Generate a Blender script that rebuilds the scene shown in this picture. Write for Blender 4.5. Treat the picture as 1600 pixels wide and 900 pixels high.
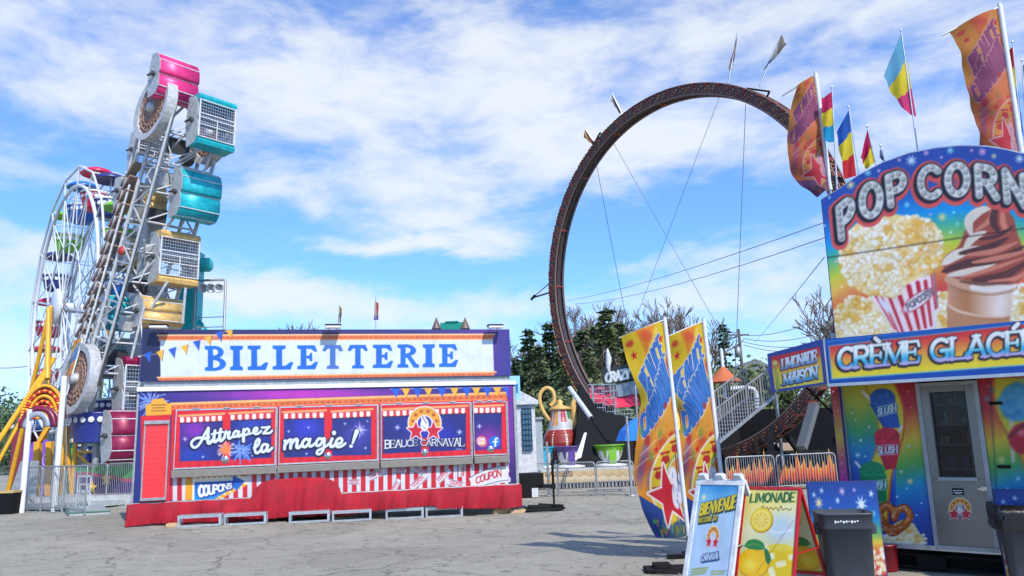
import bpy, math, random
import numpy as np
from mathutils import Vector
R = math.radians
random.seed(7)
for o in list(bpy.data.objects): bpy.data.objects.remove(o)
scene = bpy.context.scene
COL = scene.collection

# ------------------------------------------------------------------ camera
F_PX, PITCH, ROLL, EYE = 1200.0, R(11.256), R(-2.131), 1.6
cp, sp = math.cos(PITCH), math.sin(PITCH)
_f = np.array([0, cp, sp]); _x = np.array([1., 0, 0]); _u = np.cross(_x, _f)
CX = math.cos(ROLL)*_x + math.sin(ROLL)*_u
CU = -math.sin(ROLL)*_x + math.cos(ROLL)*_u
CAM = np.array([0, 0, EYE])
cd = bpy.data.cameras.new('camera'); cam = bpy.data.objects.new('camera', cd); COL.objects.link(cam)
from mathutils import Matrix
cam.matrix_world = Matrix(((CX[0], CU[0], -_f[0], 0), (CX[1], CU[1], -_f[1], 0), (CX[2], CU[2], -_f[2], EYE), (0, 0, 0, 1)))
cd.sensor_width = 36; cd.lens = 36*F_PX/1600; cd.clip_start = .05; cd.clip_end = 4000
scene.camera = cam

# ------------------------------------------------------------------ light
SUN = np.array([.52, -.91, .95]); SUN /= np.linalg.norm(SUN)
sl = bpy.data.lights.new('sun', 'SUN'); sl.energy = 4.0; sl.angle = R(.6); sl.color = (1, .945, .85)
so = bpy.data.objects.new('sun', sl); COL.objects.link(so)
so.rotation_euler = Vector(tuple(SUN)).to_track_quat('Z', 'Y').to_euler()
scene.view_settings.view_transform = 'Standard'; scene.view_settings.look = 'None'
scene.view_settings.exposure = 0.25; scene.view_settings.gamma = 1; scene.view_settings.use_curve_mapping = False

def ray(px, py): return _f + CX*(px-800)/F_PX + CU*(450-py)/F_PX
def azel(px, py):
    d = ray(px, py); d = d/np.linalg.norm(d); return math.atan2(d[0], d[1]), math.asin(d[2])

w = bpy.data.worlds.new('World'); scene.world = w; w.use_nodes = True
nt = w.node_tree; N = nt.nodes; L = nt.links; N.clear()
def nd(t, **k):
    n = N.new(t)
    for a, b in k.items(): setattr(n, a, b)
    return n
def mth(op, a, b=None, c=None):
    n = nd('ShaderNodeMath', operation=op)
    for i, s in enumerate((a, b, c)):
        if s is None: continue
        if isinstance(s, (int, float)): n.inputs[i].default_value = s
        else: L.new(s, n.inputs[i])
    return n.outputs[0]
sky = nd('ShaderNodeTexSky', sky_type='NISHITA', sun_disc=False)
sky.sun_elevation = math.asin(SUN[2]); sky.sun_rotation = math.atan2(SUN[0], SUN[1]); sky.air_density = 1.0; sky.dust_density = .6; sky.ozone_density = 2.0
tc = nd('ShaderNodeTexCoord'); sep = nd('ShaderNodeSeparateXYZ'); L.new(tc.outputs['Generated'], sep.inputs[0])
az0 = mth('ARCTAN2', sep.outputs[0], sep.outputs[1]); el0 = mth('ARCSINE', sep.outputs[2])
cmb0 = nd('ShaderNodeCombineXYZ'); L.new(az0, cmb0.inputs[0]); L.new(el0, cmb0.inputs[1])
def noise(vec, scale, detail, rough, sx=1, sy=1, off=0, rot=0):
    mp = nd('ShaderNodeMapping'); mp.inputs['Scale'].default_value = (sx, sy, 1); mp.inputs['Location'].default_value = (off, off*.7, off*.3); mp.inputs['Rotation'].default_value = (0, 0, rot)
    L.new(vec, mp.inputs[0]); n = nd('ShaderNodeTexNoise'); n.inputs['Scale'].default_value = scale; n.inputs['Detail'].default_value = detail; n.inputs['Roughness'].default_value = rough
    n.inputs['Distortion'].default_value = .35
    L.new(mp.outputs[0], n.inputs['Vector']); return n
nw = noise(cmb0.outputs[0], 5, 5, .6, 1, 2.0, 3.1)
sx_ = nd('ShaderNodeSeparateColor'); L.new(nw.outputs['Color'], sx_.inputs[0])
az = mth('ADD', az0, mth('MULTIPLY', mth('SUBTRACT', sx_.outputs[0], .5), .16))
el = mth('ADD', el0, mth('MULTIPLY', mth('SUBTRACT', sx_.outputs[1], .5), .09))
# cloud banks: px centre, radii (px), weight
BANKS = [(560,305,170,62,.62),(400,300,80,40,.3),(720,330,120,45,.35),(690,385,170,18,.8),(560,380,110,16,.4),(350,460,150,50,.45),(620,480,260,38,.5),
 (930,470,260,42,.4),(300,110,420,150,.28),(700,90,420,140,.34),(1150,60,420,130,.46),(1560,60,260,120,.42),(60,110,200,90,.3),(60,270,150,28,.3),(30,400,120,60,.5),(100,520,160,90,.65),
 (1120,210,200,60,.5),(1000,260,120,40,.35),(1240,260,90,30,.3),(1060,390,160,22,.4),(1240,480,120,90,.5),(1480,200,110,60,.35),(480,145,160,70,.25),(1380,200,60,40,.2),(860,210,150,60,.45),
 (760,400,120,30,-.1),(690,430,190,26,-.5),(480,235,110,26,-.4),(40,330,70,30,-.35),(60,205,110,24,-.25),(760,260,60,30,-.15),(950,370,160,24,-.45),(1130,330,150,40,-.55),(1340,180,60,40,-.3),(230,235,90,40,-.2),(500,400,80,20,-.2)]
cov = 0.0
for (bx, by, rx, ry, wt) in BANKS:
    a0, e0 = azel(bx, by); a1, _ = azel(bx+rx, by); _, e1 = azel(bx, by-ry)
    da = mth('MULTIPLY', mth('SUBTRACT', az, a0), 1/abs(a1-a0)); de = mth('MULTIPLY', mth('SUBTRACT', el, e0), 1/abs(e1-e0))
    g = mth('MULTIPLY', mth('EXPONENT', mth('MULTIPLY', mth('ADD', mth('MULTIPLY', da, da), mth('MULTIPLY', de, de)), -1)), wt)
    cov = mth('ADD', cov, g)
n1 = noise(cmb0.outputs[0], 4.5, 9, .58, 1, 2.6, 1.7, .12)
n2 = noise(cmb0.outputs[0], 14, 8, .6, 1, 2.2, 9.1, .1)
cv = mth('ADD', mth('MULTIPLY', cov, .82), mth('MULTIPLY', mth('SUBTRACT', n1.outputs[0], .48), 1.8))
cv = mth('ADD', cv, mth('MULTIPLY', mth('SUBTRACT', n2.outputs[0], .5), .9))
mr = nd('ShaderNodeMapRange', interpolation_type='SMOOTHSTEP'); L.new(cv, mr.inputs[0]); mr.inputs[1].default_value = -.12; mr.inputs[2].default_value = .82; mr.inputs[3].default_value = .06; mr.inputs[4].default_value = .92
tint = nd('ShaderNodeVectorMath', operation='MULTIPLY'); L.new(sky.outputs[0], tint.inputs[0]); tint.inputs[1].default_value = (.58, 1.02, 1.62)
bsky = nd('ShaderNodeBackground'); L.new(tint.outputs[0], bsky.inputs[0]); bsky.inputs[1].default_value = .14
bcl = nd('ShaderNodeBackground'); bcl.inputs[0].default_value = (.755, .795, .845, 1); bcl.inputs[1].default_value = 1.0
mx = nd('ShaderNodeMixShader'); L.new(mr.outputs[0], mx.inputs[0]); L.new(bsky.outputs[0], mx.inputs[1]); L.new(bcl.outputs[0], mx.inputs[2])
wo = nd('ShaderNodeOutputWorld'); L.new(mx.outputs[0], wo.inputs[0])

# ------------------------------------------------------------------ geometry helpers
def ss(t): t = max(0., min(1., t)); return t*t*(3-2*t)
def gz(x, y): return -.22*ss((x+9)/8)*ss((y-10)/7)      # the lot falls away gently to the right
def proj(P):
    d = np.asarray(P, float)-CAM; z = d@_f
    return 800+F_PX*(d@CX)/z, 450-F_PX*(d@CU)/z
def at(px, py, y): r = ray(px, py); return CAM+r*(y/r[1])
def gp(px, py):
    r = ray(px, py); z = 0.
    for _ in range(12):
        P = CAM+r*((z-EYE)/r[2]); z = gz(P[0], P[1])
    return P
def V3(*a): return np.array(a, float)
def nrm(a): a = np.asarray(a, float); return a/np.linalg.norm(a)
class Fr:                                     # a flat frame: origin, right, up, outward normal
    def __init__(s, P, yaw=0., tilt=0., lean=0.):
        U = V3(math.cos(yaw), math.sin(yaw), 0); V = V3(0, 0, 1)
        s.P = np.array(P, float); s.U = U*math.cos(tilt)+V*math.sin(tilt); s.V = -U*math.sin(tilt)+V*math.cos(tilt)
        s.N = np.cross(s.U, s.V)
        if lean: V0 = s.V; s.V = V0*math.cos(lean)-s.N*math.sin(lean); s.N = np.cross(s.U, s.V)
    def p(s, u, v, n=0.): return s.P+s.U*u+s.V*v+s.N*n
    def hit(s, px, py, n=0.):
        r = ray(px, py); O = s.P+s.N*n; t = ((O-CAM)@s.N)/(r@s.N); X = CAM+r*t-O
        return X@s.U, X@s.V
    def hp(s, px, py, n=0.): u, v = s.hit(px, py, n); return s.p(u, v, n)
    def off(s, u, v, n=0.):
        g = Fr((0, 0, 0)); g.P = s.p(u, v, n); g.U, g.V, g.N = s.U, s.V, s.N; return g
def frame(P, U, V):
    g = Fr((0, 0, 0)); g.P = np.array(P, float); g.U = nrm(U); g.N = nrm(np.cross(g.U, V)); g.V = np.cross(g.N, g.U); return g
W0 = Fr((0, 0, 0))

LOC = {}
def tag(o, label=None, cat=None, group=None, kind=None):
    if label: o['label'] = label
    if cat: o['category'] = cat
    if group: o['group'] = group
    if kind: o['kind'] = kind
    return o
def thing(name, label, cat, loc, group=None):
    o = bpy.data.objects.new(name, None); COL.objects.link(o); o.empty_display_size = .2
    o.location = tuple(map(float, loc)); LOC[o.name] = np.array(loc, float); return tag(o, label, cat, group)
class MB:
    def __init__(s): s.v = []; s.f = []; s.m = []; s.sm = []; s.k = 0
    def add(s, vs, fs, smooth=False):
        b = len(s.v); s.v += [tuple(map(float, v)) for v in vs]; s.f += [tuple(b+i for i in f) for f in fs]; s.m += [s.k]*len(fs); s.sm += [smooth]*len(fs); return s
    def mat(s, k): s.k = k; return s
    def boxf(s, F, u0, u1, v0, v1, n0, n1):
        P = [F.p(u, v, n) for n in (n0, n1) for v in (v0, v1) for u in (u0, u1)]
        return s.add(P, [(0, 1, 3, 2), (4, 6, 7, 5), (0, 4, 5, 1), (2, 3, 7, 6), (0, 2, 6, 4), (1, 5, 7, 3)])
    def box(s, x0, x1, y0, y1, z0, z1): return s.boxf(W0, x0, x1, z0, z1, -y1, -y0)
    def tube(s, a, b, r0, r1=None, n=8, cap=True):
        a = np.array(a, float); b = np.array(b, float); r1 = r0 if r1 is None else r1
        d = nrm(b-a); t = np.cross(d, (0, 0, 1)) if abs(d[2]) < .9 else np.cross(d, (1, 0, 0)); t = nrm(t); q = np.cross(d, t)
        ring = [(math.cos(2*math.pi*i/n+math.pi/n), math.sin(2*math.pi*i/n+math.pi/n)) for i in range(n)]
        vs = [a+(t*c+q*e)*r0 for c, e in ring]+[b+(t*c+q*e)*r1 for c, e in ring]
        s.add(vs, [(i, (i+1) % n, n+(i+1) % n, n+i) for i in range(n)], n > 4)
        if cap: s.add(vs, [tuple(range(n))[::-1], tuple(range(n, 2*n))])
        return s
    def path(s, pts, r, n=6, closed=False):
        pts = [np.array(p, float) for p in pts]; m = len(pts); rs = r if isinstance(r, (list, tuple)) else [r]*m
        vs = []; t = None
        for i in range(m):
            a = pts[(i-1) % m] if (i or closed) else pts[0]; b = pts[(i+1) % m] if (i < m-1 or closed) else pts[-1]
            d = nrm(b-a)
            if t is None: t = np.cross(d, (0, 0, 1)) if abs(d[2]) < .9 else np.cross(d, (1, 0, 0))
            t = nrm(t-d*(t@d)); q = np.cross(d, t)
            vs += [pts[i]+(t*math.cos(2*math.pi*j/n)+q*math.sin(2*math.pi*j/n))*rs[i] for j in range(n)]
        fs = [(i*n+j, i*n+(j+1) % n, ((i+1) % m)*n+(j+1) % n, ((i+1) % m)*n+j) for i in range(m if closed else m-1) for j in range(n)]
        s.add(vs, fs, True)
        if not closed: s.add(vs, [tuple(range(n))[::-1], tuple(range((m-1)*n, m*n))])
        return s
    def lathe(s, prof, c, n=20, ax=None, U=None, smooth=True):     # prof: (radius, height)
        ax = V3(0, 0, 1) if ax is None else nrm(ax); U = nrm(np.cross(ax, (0, 1, .01)) if U is None else U); Q = np.cross(ax, U); c = np.array(c, float)
        vs = [c+ax*h+(U*math.cos(2*math.pi*j/n)+Q*math.sin(2*math.pi*j/n))*r for r, h in prof for j in range(n)]
        fs = [(i*n+j, i*n+(j+1) % n, (i+1)*n+(j+1) % n, (i+1)*n+j) for i in range(len(prof)-1) for j in range(n)]
        return s.add(vs, fs, smooth)
    def prism(s, poly, F, n0, n1):
        m = len(poly); vs = [F.p(u, v, n0) for u, v in poly]+[F.p(u, v, n1) for u, v in poly]
        return s.add(vs, [tuple(range(m))[::-1], tuple(range(m, 2*m))]+[(i, (i+1) % m, m+(i+1) % m, m+i) for i in range(m)])
    def grid(s, P, smooth=True):
        n, m = P.shape[:2]
        return s.add(P.reshape(-1, 3), [(i*m+j, i*m+j+1, (i+1)*m+j+1, (i+1)*m+j) for i in range(n-1) for j in range(m-1)], smooth)
    def build(s, name, mats, parent=None, label=None, cat=None, group=None, kind=None, loc=None, bevel=0, solid=0):
        mats = mats if isinstance(mats, (list, tuple)) else [mats]
        org = LOC[parent.name] if parent is not None else (np.array(loc, float) if loc is not None else np.zeros(3))
        me = bpy.data.meshes.new(name); me.from_pydata([tuple(np.array(v)-org) for v in s.v], [], s.f)
        for m_ in mats: me.materials.append(m_)
        me.polygons.foreach_set('material_index', s.m); me.polygons.foreach_set('use_smooth', s.sm); me.update()
        o = bpy.data.objects.new(name, me); COL.objects.link(o)
        LOC[o.name] = org
        if parent is not None: o.parent = parent
        else: o.location = tuple(org)
        if bevel:
            b = o.modifiers.new('bevel', 'BEVEL'); b.width = bevel; b.segments = 2; b.limit_method = 'ANGLE'
        if solid:
            b = o.modifiers.new('solid', 'SOLIDIFY'); b.thickness = solid; b.offset = 0
        return tag(o, label, cat, group, kind)
def kids(o): return [c for c in bpy.data.objects if c.parent == o]
def dup(o, parent=None, loc=None, rz=None, label=None, scale=None):
    ch = kids(o); c = o.copy(); COL.objects.link(c)
    if parent is not None: c.parent = parent
    if loc is not None: c.location = tuple(map(float, loc))
    if rz is not None: c.rotation_euler = (0, 0, rz)
    if scale is not None: c.scale = (scale,)*3
    if label: c['label'] = label
    for k in ch: dup(k, c)
    return c

# ------------------------------------------------------------------ materials
def srgb(c): return tuple((x/255/12.92 if x/255 <= .04045 else ((x/255+.055)/1.055)**2.4) for x in c)
MATS = {}
def mat(name, c, rough=.5, metal=0., var=.12, bump=0., scale=8., spec=.5, coat=0.):
    if name in MATS: return MATS[name]
    m = bpy.data.materials.new(name); m.use_nodes = True; t = m.node_tree; b = t.nodes['Principled BSDF']
    b.inputs['Roughness'].default_value = rough; b.inputs['Metallic'].default_value = metal; b.inputs['Specular IOR Level'].default_value = spec; b.inputs['Coat Weight'].default_value = coat
    no = t.nodes.new('ShaderNodeTexNoise'); no.inputs['Scale'].default_value = scale; no.inputs['Detail'].default_value = 6; no.inputs['Roughness'].default_value = .65
    co = t.nodes.new('ShaderNodeTexCoord'); t.links.new(co.outputs['Object'], no.inputs['Vector'])
    mr = t.nodes.new('ShaderNodeMapRange'); mr.inputs[1].default_value = .3; mr.inputs[2].default_value = .7; mr.inputs[3].default_value = 1-var; mr.inputs[4].default_value = 1+var
    t.links.new(no.outputs[0], mr.inputs[0])
    mx = t.nodes.new('ShaderNodeVectorMath'); mx.operation = 'SCALE'; mx.inputs[0].default_value = c[:3]; t.links.new(mr.outputs[0], mx.inputs['Scale'])
    t.links.new(mx.outputs[0], b.inputs['Base Color'])
    mr2 = t.nodes.new('ShaderNodeMapRange'); mr2.inputs[3].default_value = max(0, rough-.12); mr2.inputs[4].default_value = min(1, rough+.12); t.links.new(no.outputs[0], mr2.inputs[0]); t.links.new(mr2.outputs[0], b.inputs['Roughness'])
    if bump:
        bp = t.nodes.new('ShaderNodeBump'); bp.inputs['Strength'].default_value = bump; bp.inputs['Distance'].default_value = .02; t.links.new(no.outputs[0], bp.inputs['Height']); t.links.new(bp.outputs[0], b.inputs['Normal'])
    MATS[name] = m; return m
def artmat(name, rough=.4, coat=0., transl=0.):
    if name in MATS: return MATS[name]
    m = bpy.data.materials.new(name); m.use_nodes = True; t = m.node_tree; b = t.nodes['Principled BSDF']
    a = t.nodes.new('ShaderNodeAttribute'); a.attribute_name = 'Col'
    co = t.nodes.new('ShaderNodeTexCoord'); no = t.nodes.new('ShaderNodeTexNoise'); no.inputs['Scale'].default_value = 3; no.inputs['Detail'].default_value = 8
    t.links.new(co.outputs['Object'], no.inputs['Vector'])
    mr = t.nodes.new('ShaderNodeMapRange'); mr.inputs[1].default_value = .3; mr.inputs[2].default_value = .7; mr.inputs[3].default_value = .84; mr.inputs[4].default_value = 1.04
    t.links.new(no.outputs[0], mr.inputs[0]); mx = t.nodes.new('ShaderNodeVectorMath'); mx.operation = 'SCALE'
    mp = t.nodes.new('ShaderNodeMapping'); mp.inputs['Scale'].default_value = (9, 9, .5); t.links.new(co.outputs['Object'], mp.inputs[0]); n3 = t.nodes.new('ShaderNodeTexNoise'); n3.inputs['Scale'].default_value = 1.5; n3.inputs['Detail'].default_value = 7; n3.inputs['Roughness'].default_value = .7; t.links.new(mp.outputs[0], n3.inputs['Vector'])
    m3 = t.nodes.new('ShaderNodeMapRange'); m3.inputs[1].default_value = .38; m3.inputs[2].default_value = .55; m3.inputs[3].default_value = .95; m3.inputs[4].default_value = 1.0; t.links.new(n3.outputs[0], m3.inputs[0]); mm = t.nodes.new('ShaderNodeMath'); mm.operation = 'MULTIPLY'; t.links.new(mr.outputs[0], mm.inputs[0]); t.links.new(m3.outputs[0], mm.inputs[1])
    mr4 = t.nodes.new('ShaderNodeMapRange'); mr4.inputs[3].default_value = rough+.15; mr4.inputs[4].default_value = rough-.12; t.links.new(n3.outputs[0], mr4.inputs[0])
    bp = t.nodes.new('ShaderNodeBump'); bp.inputs['Strength'].default_value = .25; bp.inputs['Distance'].default_value = .01; t.links.new(no.outputs[0], bp.inputs['Height']); t.links.new(bp.outputs[0], b.inputs['Normal'])
    t.links.new(a.outputs['Color'], mx.inputs[0]); t.links.new(mm.outputs[0], mx.inputs['Scale']); t.links.new(mx.outputs[0], b.inputs['Base Color'])
    t.links.new(mr4.outputs[0], b.inputs['Roughness']); b.inputs['Coat Weight'].default_value = coat; b.inputs['Coat Roughness'].default_value = .15
    if transl:
        tr = t.nodes.new('ShaderNodeBsdfTranslucent'); t.links.new(mx.outputs[0], tr.inputs[0]); ms = t.nodes.new('ShaderNodeMixShader'); ms.inputs[0].default_value = transl
        out = t.nodes['Material Output']; t.links.new(b.outputs[0], ms.inputs[1]); t.links.new(tr.outputs[0], ms.inputs[2]); t.links.new(ms.outputs[0], out.inputs[0])
    MATS[name] = m; return m
ART = artmat('printed_vinyl', .42); ARTC = artmat('printed_cloth', .8, 0, .35)
white = mat('white_paint', (.72, .73, .74), .4); whitem = mat('white_weathered', (.55, .56, .58), .5, 0, .25)
alu = mat('aluminium', (.55, .56, .58), .35, .75, .15); galv = mat('galvanised', (.33, .34, .35), .5, .5, .2)
taupe = mat('taupe_metal', (.20, .18, .155), .5, .1); black = mat('black_paint', (.010, .010, .011), .55, spec=.12); blackr = mat('black_rubber', (.014, .014, .015), .8, spec=.12)
redp = mat('red_paint', (.72, .03, .035), .35, coat=.2); redf = mat('red_cloth', (.33, .003, .015), .8, var=.28, bump=.2, scale=3)
navy = mat('navy_panel', (.03, .035, .18), .45); yel = mat('yellow_steel', (.75, .40, .03), .4); teal = mat('teal_paint', (.01, .42, .40), .35)
stain = mat('brushed_steel', (.22, .205, .19), .36, .8, .1, scale=2.5)
wood = mat('raw_timber', (.5, .33, .18), .8, 0, .3, scale=14)
def pmat(name, rgb, rough=.35, **k): return mat(name, srgb(rgb), rough, **k)
# ------------------------------------------------------------------ print artwork: colours computed per vertex of a fine grid
def lin(c): c = np.asarray(c, float)/255; return np.where(c <= .04045, c/12.92, ((c+.055)/1.055)**2.4)
def segsd(x, y, a, b, wa=0., wb=None):
    wb = wa if wb is None else wb
    dx, dy = b[0]-a[0], b[1]-a[1]; l2 = dx*dx+dy*dy+1e-9
    t = np.clip(((x-a[0])*dx+(y-a[1])*dy)/l2, 0, 1)
    return np.hypot(x-a[0]-t*dx, y-a[1]-t*dy)-(wa+(wb-wa)*t)
class Art:
    def __init__(s, P):                    # P: (n,m,3) points of the surface; painted in picture units, then fixed to the surface
        s.P = P; d = P-CAM; z = d@_f; s.X = 800+F_PX*(d@CX)/z; s.Y = 450-F_PX*(d@CU)/z
        s.C = np.zeros(P.shape); s.px = max(.5, float(np.median(np.hypot(np.diff(s.X, axis=1), np.diff(s.Y, axis=1)))))
        s.bb = (s.X.min(), s.X.max(), s.Y.min(), s.Y.max())
    def idx(s, x0, x1, y0, y1):
        if x1 < s.bb[0] or x0 > s.bb[1] or y1 < s.bb[2] or y0 > s.bb[3]: return None
        i = np.nonzero((s.X > x0) & (s.X < x1) & (s.Y > y0) & (s.Y < y1))
        return i if len(i[0]) else None
    def mixin(s, i, a, c):
        c = np.asarray(c, float)
        if c.ndim == 1: c = c[None, :]
        s.C[i] = s.C[i]*(1-a[:, None])+c*a[:, None]
    def cov(s, d, soft=None):
        k = soft or s.px*.75; return np.clip(.5-d/(2*k), 0, 1)
    def fill(s, c): s.C[:] = c
    def fn(s, f):                           # whole-surface colour function of X, Y
        s.C[:] = f(s.X, s.Y)
    def poly(s, pts, c, soft=None, a=1., grow=0.):
        p = np.array(pts, float); m = 3+(soft or 0)+abs(grow)
        i = s.idx(p[:, 0].min()-m, p[:, 0].max()+m, p[:, 1].min()-m, p[:, 1].max()+m)
        if i is None: return
        x, y = s.X[i], s.Y[i]; d = np.full(x.shape, 1e9); ins = np.zeros(x.shape, bool)
        for k in range(len(p)):
            u, v = p[k], p[(k+1) % len(p)]; d = np.minimum(d, segsd(x, y, u, v))
            if u[1] != v[1]:
                ins ^= ((u[1] > y) != (v[1] > y)) & (x < (v[0]-u[0])*(y-u[1])/(v[1]-u[1])+u[0])
        d = np.where(ins, -d, d)-grow
        s.mixin(i, s.cov(d, soft)*a, c(x, y) if callable(c) else c)
    def ell(s, cx, cy, rx, ry, c, ang=0., soft=None, a=1., ring=0.):
        m = max(rx, ry)+3+2*(soft or 0)+ring; i = s.idx(cx-m, cx+m, cy-m, cy+m)
        if i is None: return
        x, y = s.X[i]-cx, s.Y[i]-cy; ca, sa = math.cos(ang), math.sin(ang); u = (x*ca+y*sa)/rx; v = (-x*sa+y*ca)/ry
        d = (np.hypot(u, v)-1)*min(rx, ry)
        if ring: d = np.abs(d)-ring
        s.mixin(i, s.cov(d, soft)*a, c(s.X[i], s.Y[i]) if callable(c) else c)
    def line(s, pts, wd, c, a=1., soft=None, dx=0, dy=0):
        p = np.array(pts, float)+(dx, dy); ws = list(wd) if isinstance(wd, (list, tuple, np.ndarray)) else [wd]*len(p)
        m = max(ws)+3+(soft or 0); i = s.idx(p[:, 0].min()-m, p[:, 0].max()+m, p[:, 1].min()-m, p[:, 1].max()+m)
        if i is None: return
        x, y = s.X[i], s.Y[i]; d = np.full(x.shape, 1e9)
        for k in range(len(p)-1): d = np.minimum(d, segsd(x, y, p[k], p[k+1], ws[k]/2, ws[k+1]/2))
        s.mixin(i, s.cov(d, soft)*a, c(x, y) if callable(c) else c)
    def segs(s, segl, layers):              # segl: (a,b,wa,wb); layers: (grow, dx, dy, colour)
        P = np.array([q for g in segl for q in (g[0], g[1])]); m = 4+max(abs(l[0])+abs(l[1])+abs(l[2]) for l in layers)+max(g[2] for g in segl)
        for grow, dx, dy, c in layers:
            i = s.idx(P[:, 0].min()-m, P[:, 0].max()+m, P[:, 1].min()-m, P[:, 1].max()+m)
            if i is None: return
            x, y = s.X[i]-dx, s.Y[i]-dy; d = np.full(x.shape, 1e9)
            for a_, b_, wa, wb in segl:
                near = (x > min(a_[0], b_[0])-m) & (x < max(a_[0], b_[0])+m)
                if near.any(): d[near] = np.minimum(d[near], segsd(x[near], y[near], a_, b_, wa, wb))
            s.mixin(i, s.cov(d-grow), c(s.X[i], s.Y[i]) if callable(c) else c)
    def star(s, cx, cy, r, c, n=6, inner=.38, ang=.3, a=1.):
        s.poly([(cx+(r if k % 2 == 0 else r*inner)*math.sin(ang+math.pi*k/n), cy-(r if k % 2 == 0 else r*inner)*math.cos(ang+math.pi*k/n)) for k in range(2*n)], c, a=a)
    def glow(s, cx, cy, r, c, a=.8): s.ell(cx, cy, r*.3, r*.3, c, soft=r*.6, a=a)
    def burst(s, cx, cy, r, c, n=18, seed=1, w=1.1, y=1.):
        g = random.Random(seed)
        for k in range(n):
            t = 2*math.pi*k/n+g.uniform(-.1, .1); q = r*g.uniform(.75, 1.1); b = g.uniform(-.25, .25)
            s.line([(cx+math.cos(t)*q*.15, cy+math.sin(t)*q*.15*y), (cx+math.cos(t+b*.4)*q*.6, cy+math.sin(t+b*.4)*q*.6*y), (cx+math.cos(t+b)*q, cy+math.sin(t+b)*q*y+q*.06)], [w*.5, w, w*1.2], c, a=.9)
    def text(s, st, x0, y0, x1, y1, h0, h1=None, wt=.2, serif=False, layers=((0, 0, 0, (255, 255, 255)),), lean=0., up=None, thin=.6, squeeze=1., arc=0., gap=.12):
        """text along the base line (x0,y0)-(x1,y1), letter height h0..h1"""
        h1 = h0 if h1 is None else h1; adv = [gwid(c)*squeeze+gap for c in st]; tot = sum(adv)-gap; pos = 0
        B = V3(x1-x0, y1-y0)[:2]; UP = np.array(up if up is not None else (0., -1.), float)
        sg = []
        for ch, ad in zip(st, adv):
            def mp(q):
                t = (pos+q[0]*squeeze)/tot; h = h0+(h1-h0)*t
                return (x0+B[0]*t+UP[0]*q[1]*h+lean*q[1]*h, y0+B[1]*t+UP[1]*q[1]*h-arc*math.sin(math.pi*t))
            h = h0+(h1-h0)*pos/tot
            for a_, b_, k in gsegs(ch, serif):
                wv = wt*h*.5*(k if k < 1 or not serif else 1); wv = wt*h*.5*(thin if k < 1 else 1)
                sg.append((mp(a_), mp(b_), wv, wv))
            pos += ad
        if sg: s.segs(sg, layers)
    def build(s, name, m, parent, mask=None, **kw):
        n, k = s.P.shape[:2]; org = LOC[parent.name] if parent is not None else V3(0, 0, 0)
        I = np.arange(n*k).reshape(n, k); q = np.stack([I[:-1, :-1], I[:-1, 1:], I[1:, 1:], I[1:, :-1]], -1).reshape(-1, 4)
        if mask is not None:
            mk = mask(s.X, s.Y) if callable(mask) else mask; q = q[(mk.reshape(-1)[q]).all(1)]
        me = bpy.data.meshes.new(name); me.vertices.add(n*k); me.vertices.foreach_set('co', (s.P-org).astype(np.float32).reshape(-1))
        me.loops.add(q.size); me.loops.foreach_set('vertex_index', q.reshape(-1).astype(np.int32)); me.polygons.add(len(q)); me.polygons.foreach_set('loop_start', np.arange(0, q.size, 4, dtype=np.int32))
        me.polygons.foreach_set('loop_total', np.full(len(q), 4, np.int32)); me.polygons.foreach_set('use_smooth', np.ones(len(q), bool))
        me.update(calc_edges=True)
        if mask is not None: me.validate()
        at_ = me.color_attributes.new('Col', 'FLOAT_COLOR', 'POINT'); c = np.ones((n*k, 4), np.float32); c[:, :3] = lin(np.clip(s.C, 0, 255)).reshape(-1, 3)*kw.get('k', .76)
        at_.data.foreach_set('color', c.reshape(-1)); me.materials.append(m)
        o = bpy.data.objects.new(name, me); COL.objects.link(o); LOC[o.name] = org
        if parent is not None: o.parent = parent
        return tag(o, kw.get('label'), kw.get('cat'), kw.get('group'), kw.get('kind'))
def rect(F, u0, u1, v0, v1, n=0., res=90):
    """grid of points on frame F, about res samples per metre"""
    nu = max(2, int(abs(u1-u0)*res)+1); nv = max(2, int(abs(v1-v0)*res)+1); u = np.linspace(u0, u1, nu); v = np.linspace(v0, v1, nv)
    return F.P+F.N*n+u[None, :, None]*F.U+v[:, None, None]*F.V
def pxrect(F, x0, y0, x1, y1, n=0., res=90):
    a = F.hit(x0, y0, n); b = F.hit(x1, y1, n); return rect(F, min(a[0], b[0]), max(a[0], b[0]), min(a[1], b[1]), max(a[1], b[1]), n, res)
def quadgrid(A, B, C, D, nu, nv):              # A bottom-left, B bottom-right, C top-right, D top-left
    u = np.linspace(0, 1, nu)[None, :, None]; v = np.linspace(0, 1, nv)[:, None, None]
    return (np.array(A)*(1-u)+np.array(B)*u)*(1-v)+(np.array(D)*(1-u)+np.array(C)*u)*v
def arc(cx, cy, rx, ry, a0, a1, n=8): return [(cx+rx*math.cos(R(a0+(a1-a0)*i/n)), cy+ry*math.sin(R(a0+(a1-a0)*i/n))) for i in range(n+1)]
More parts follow.
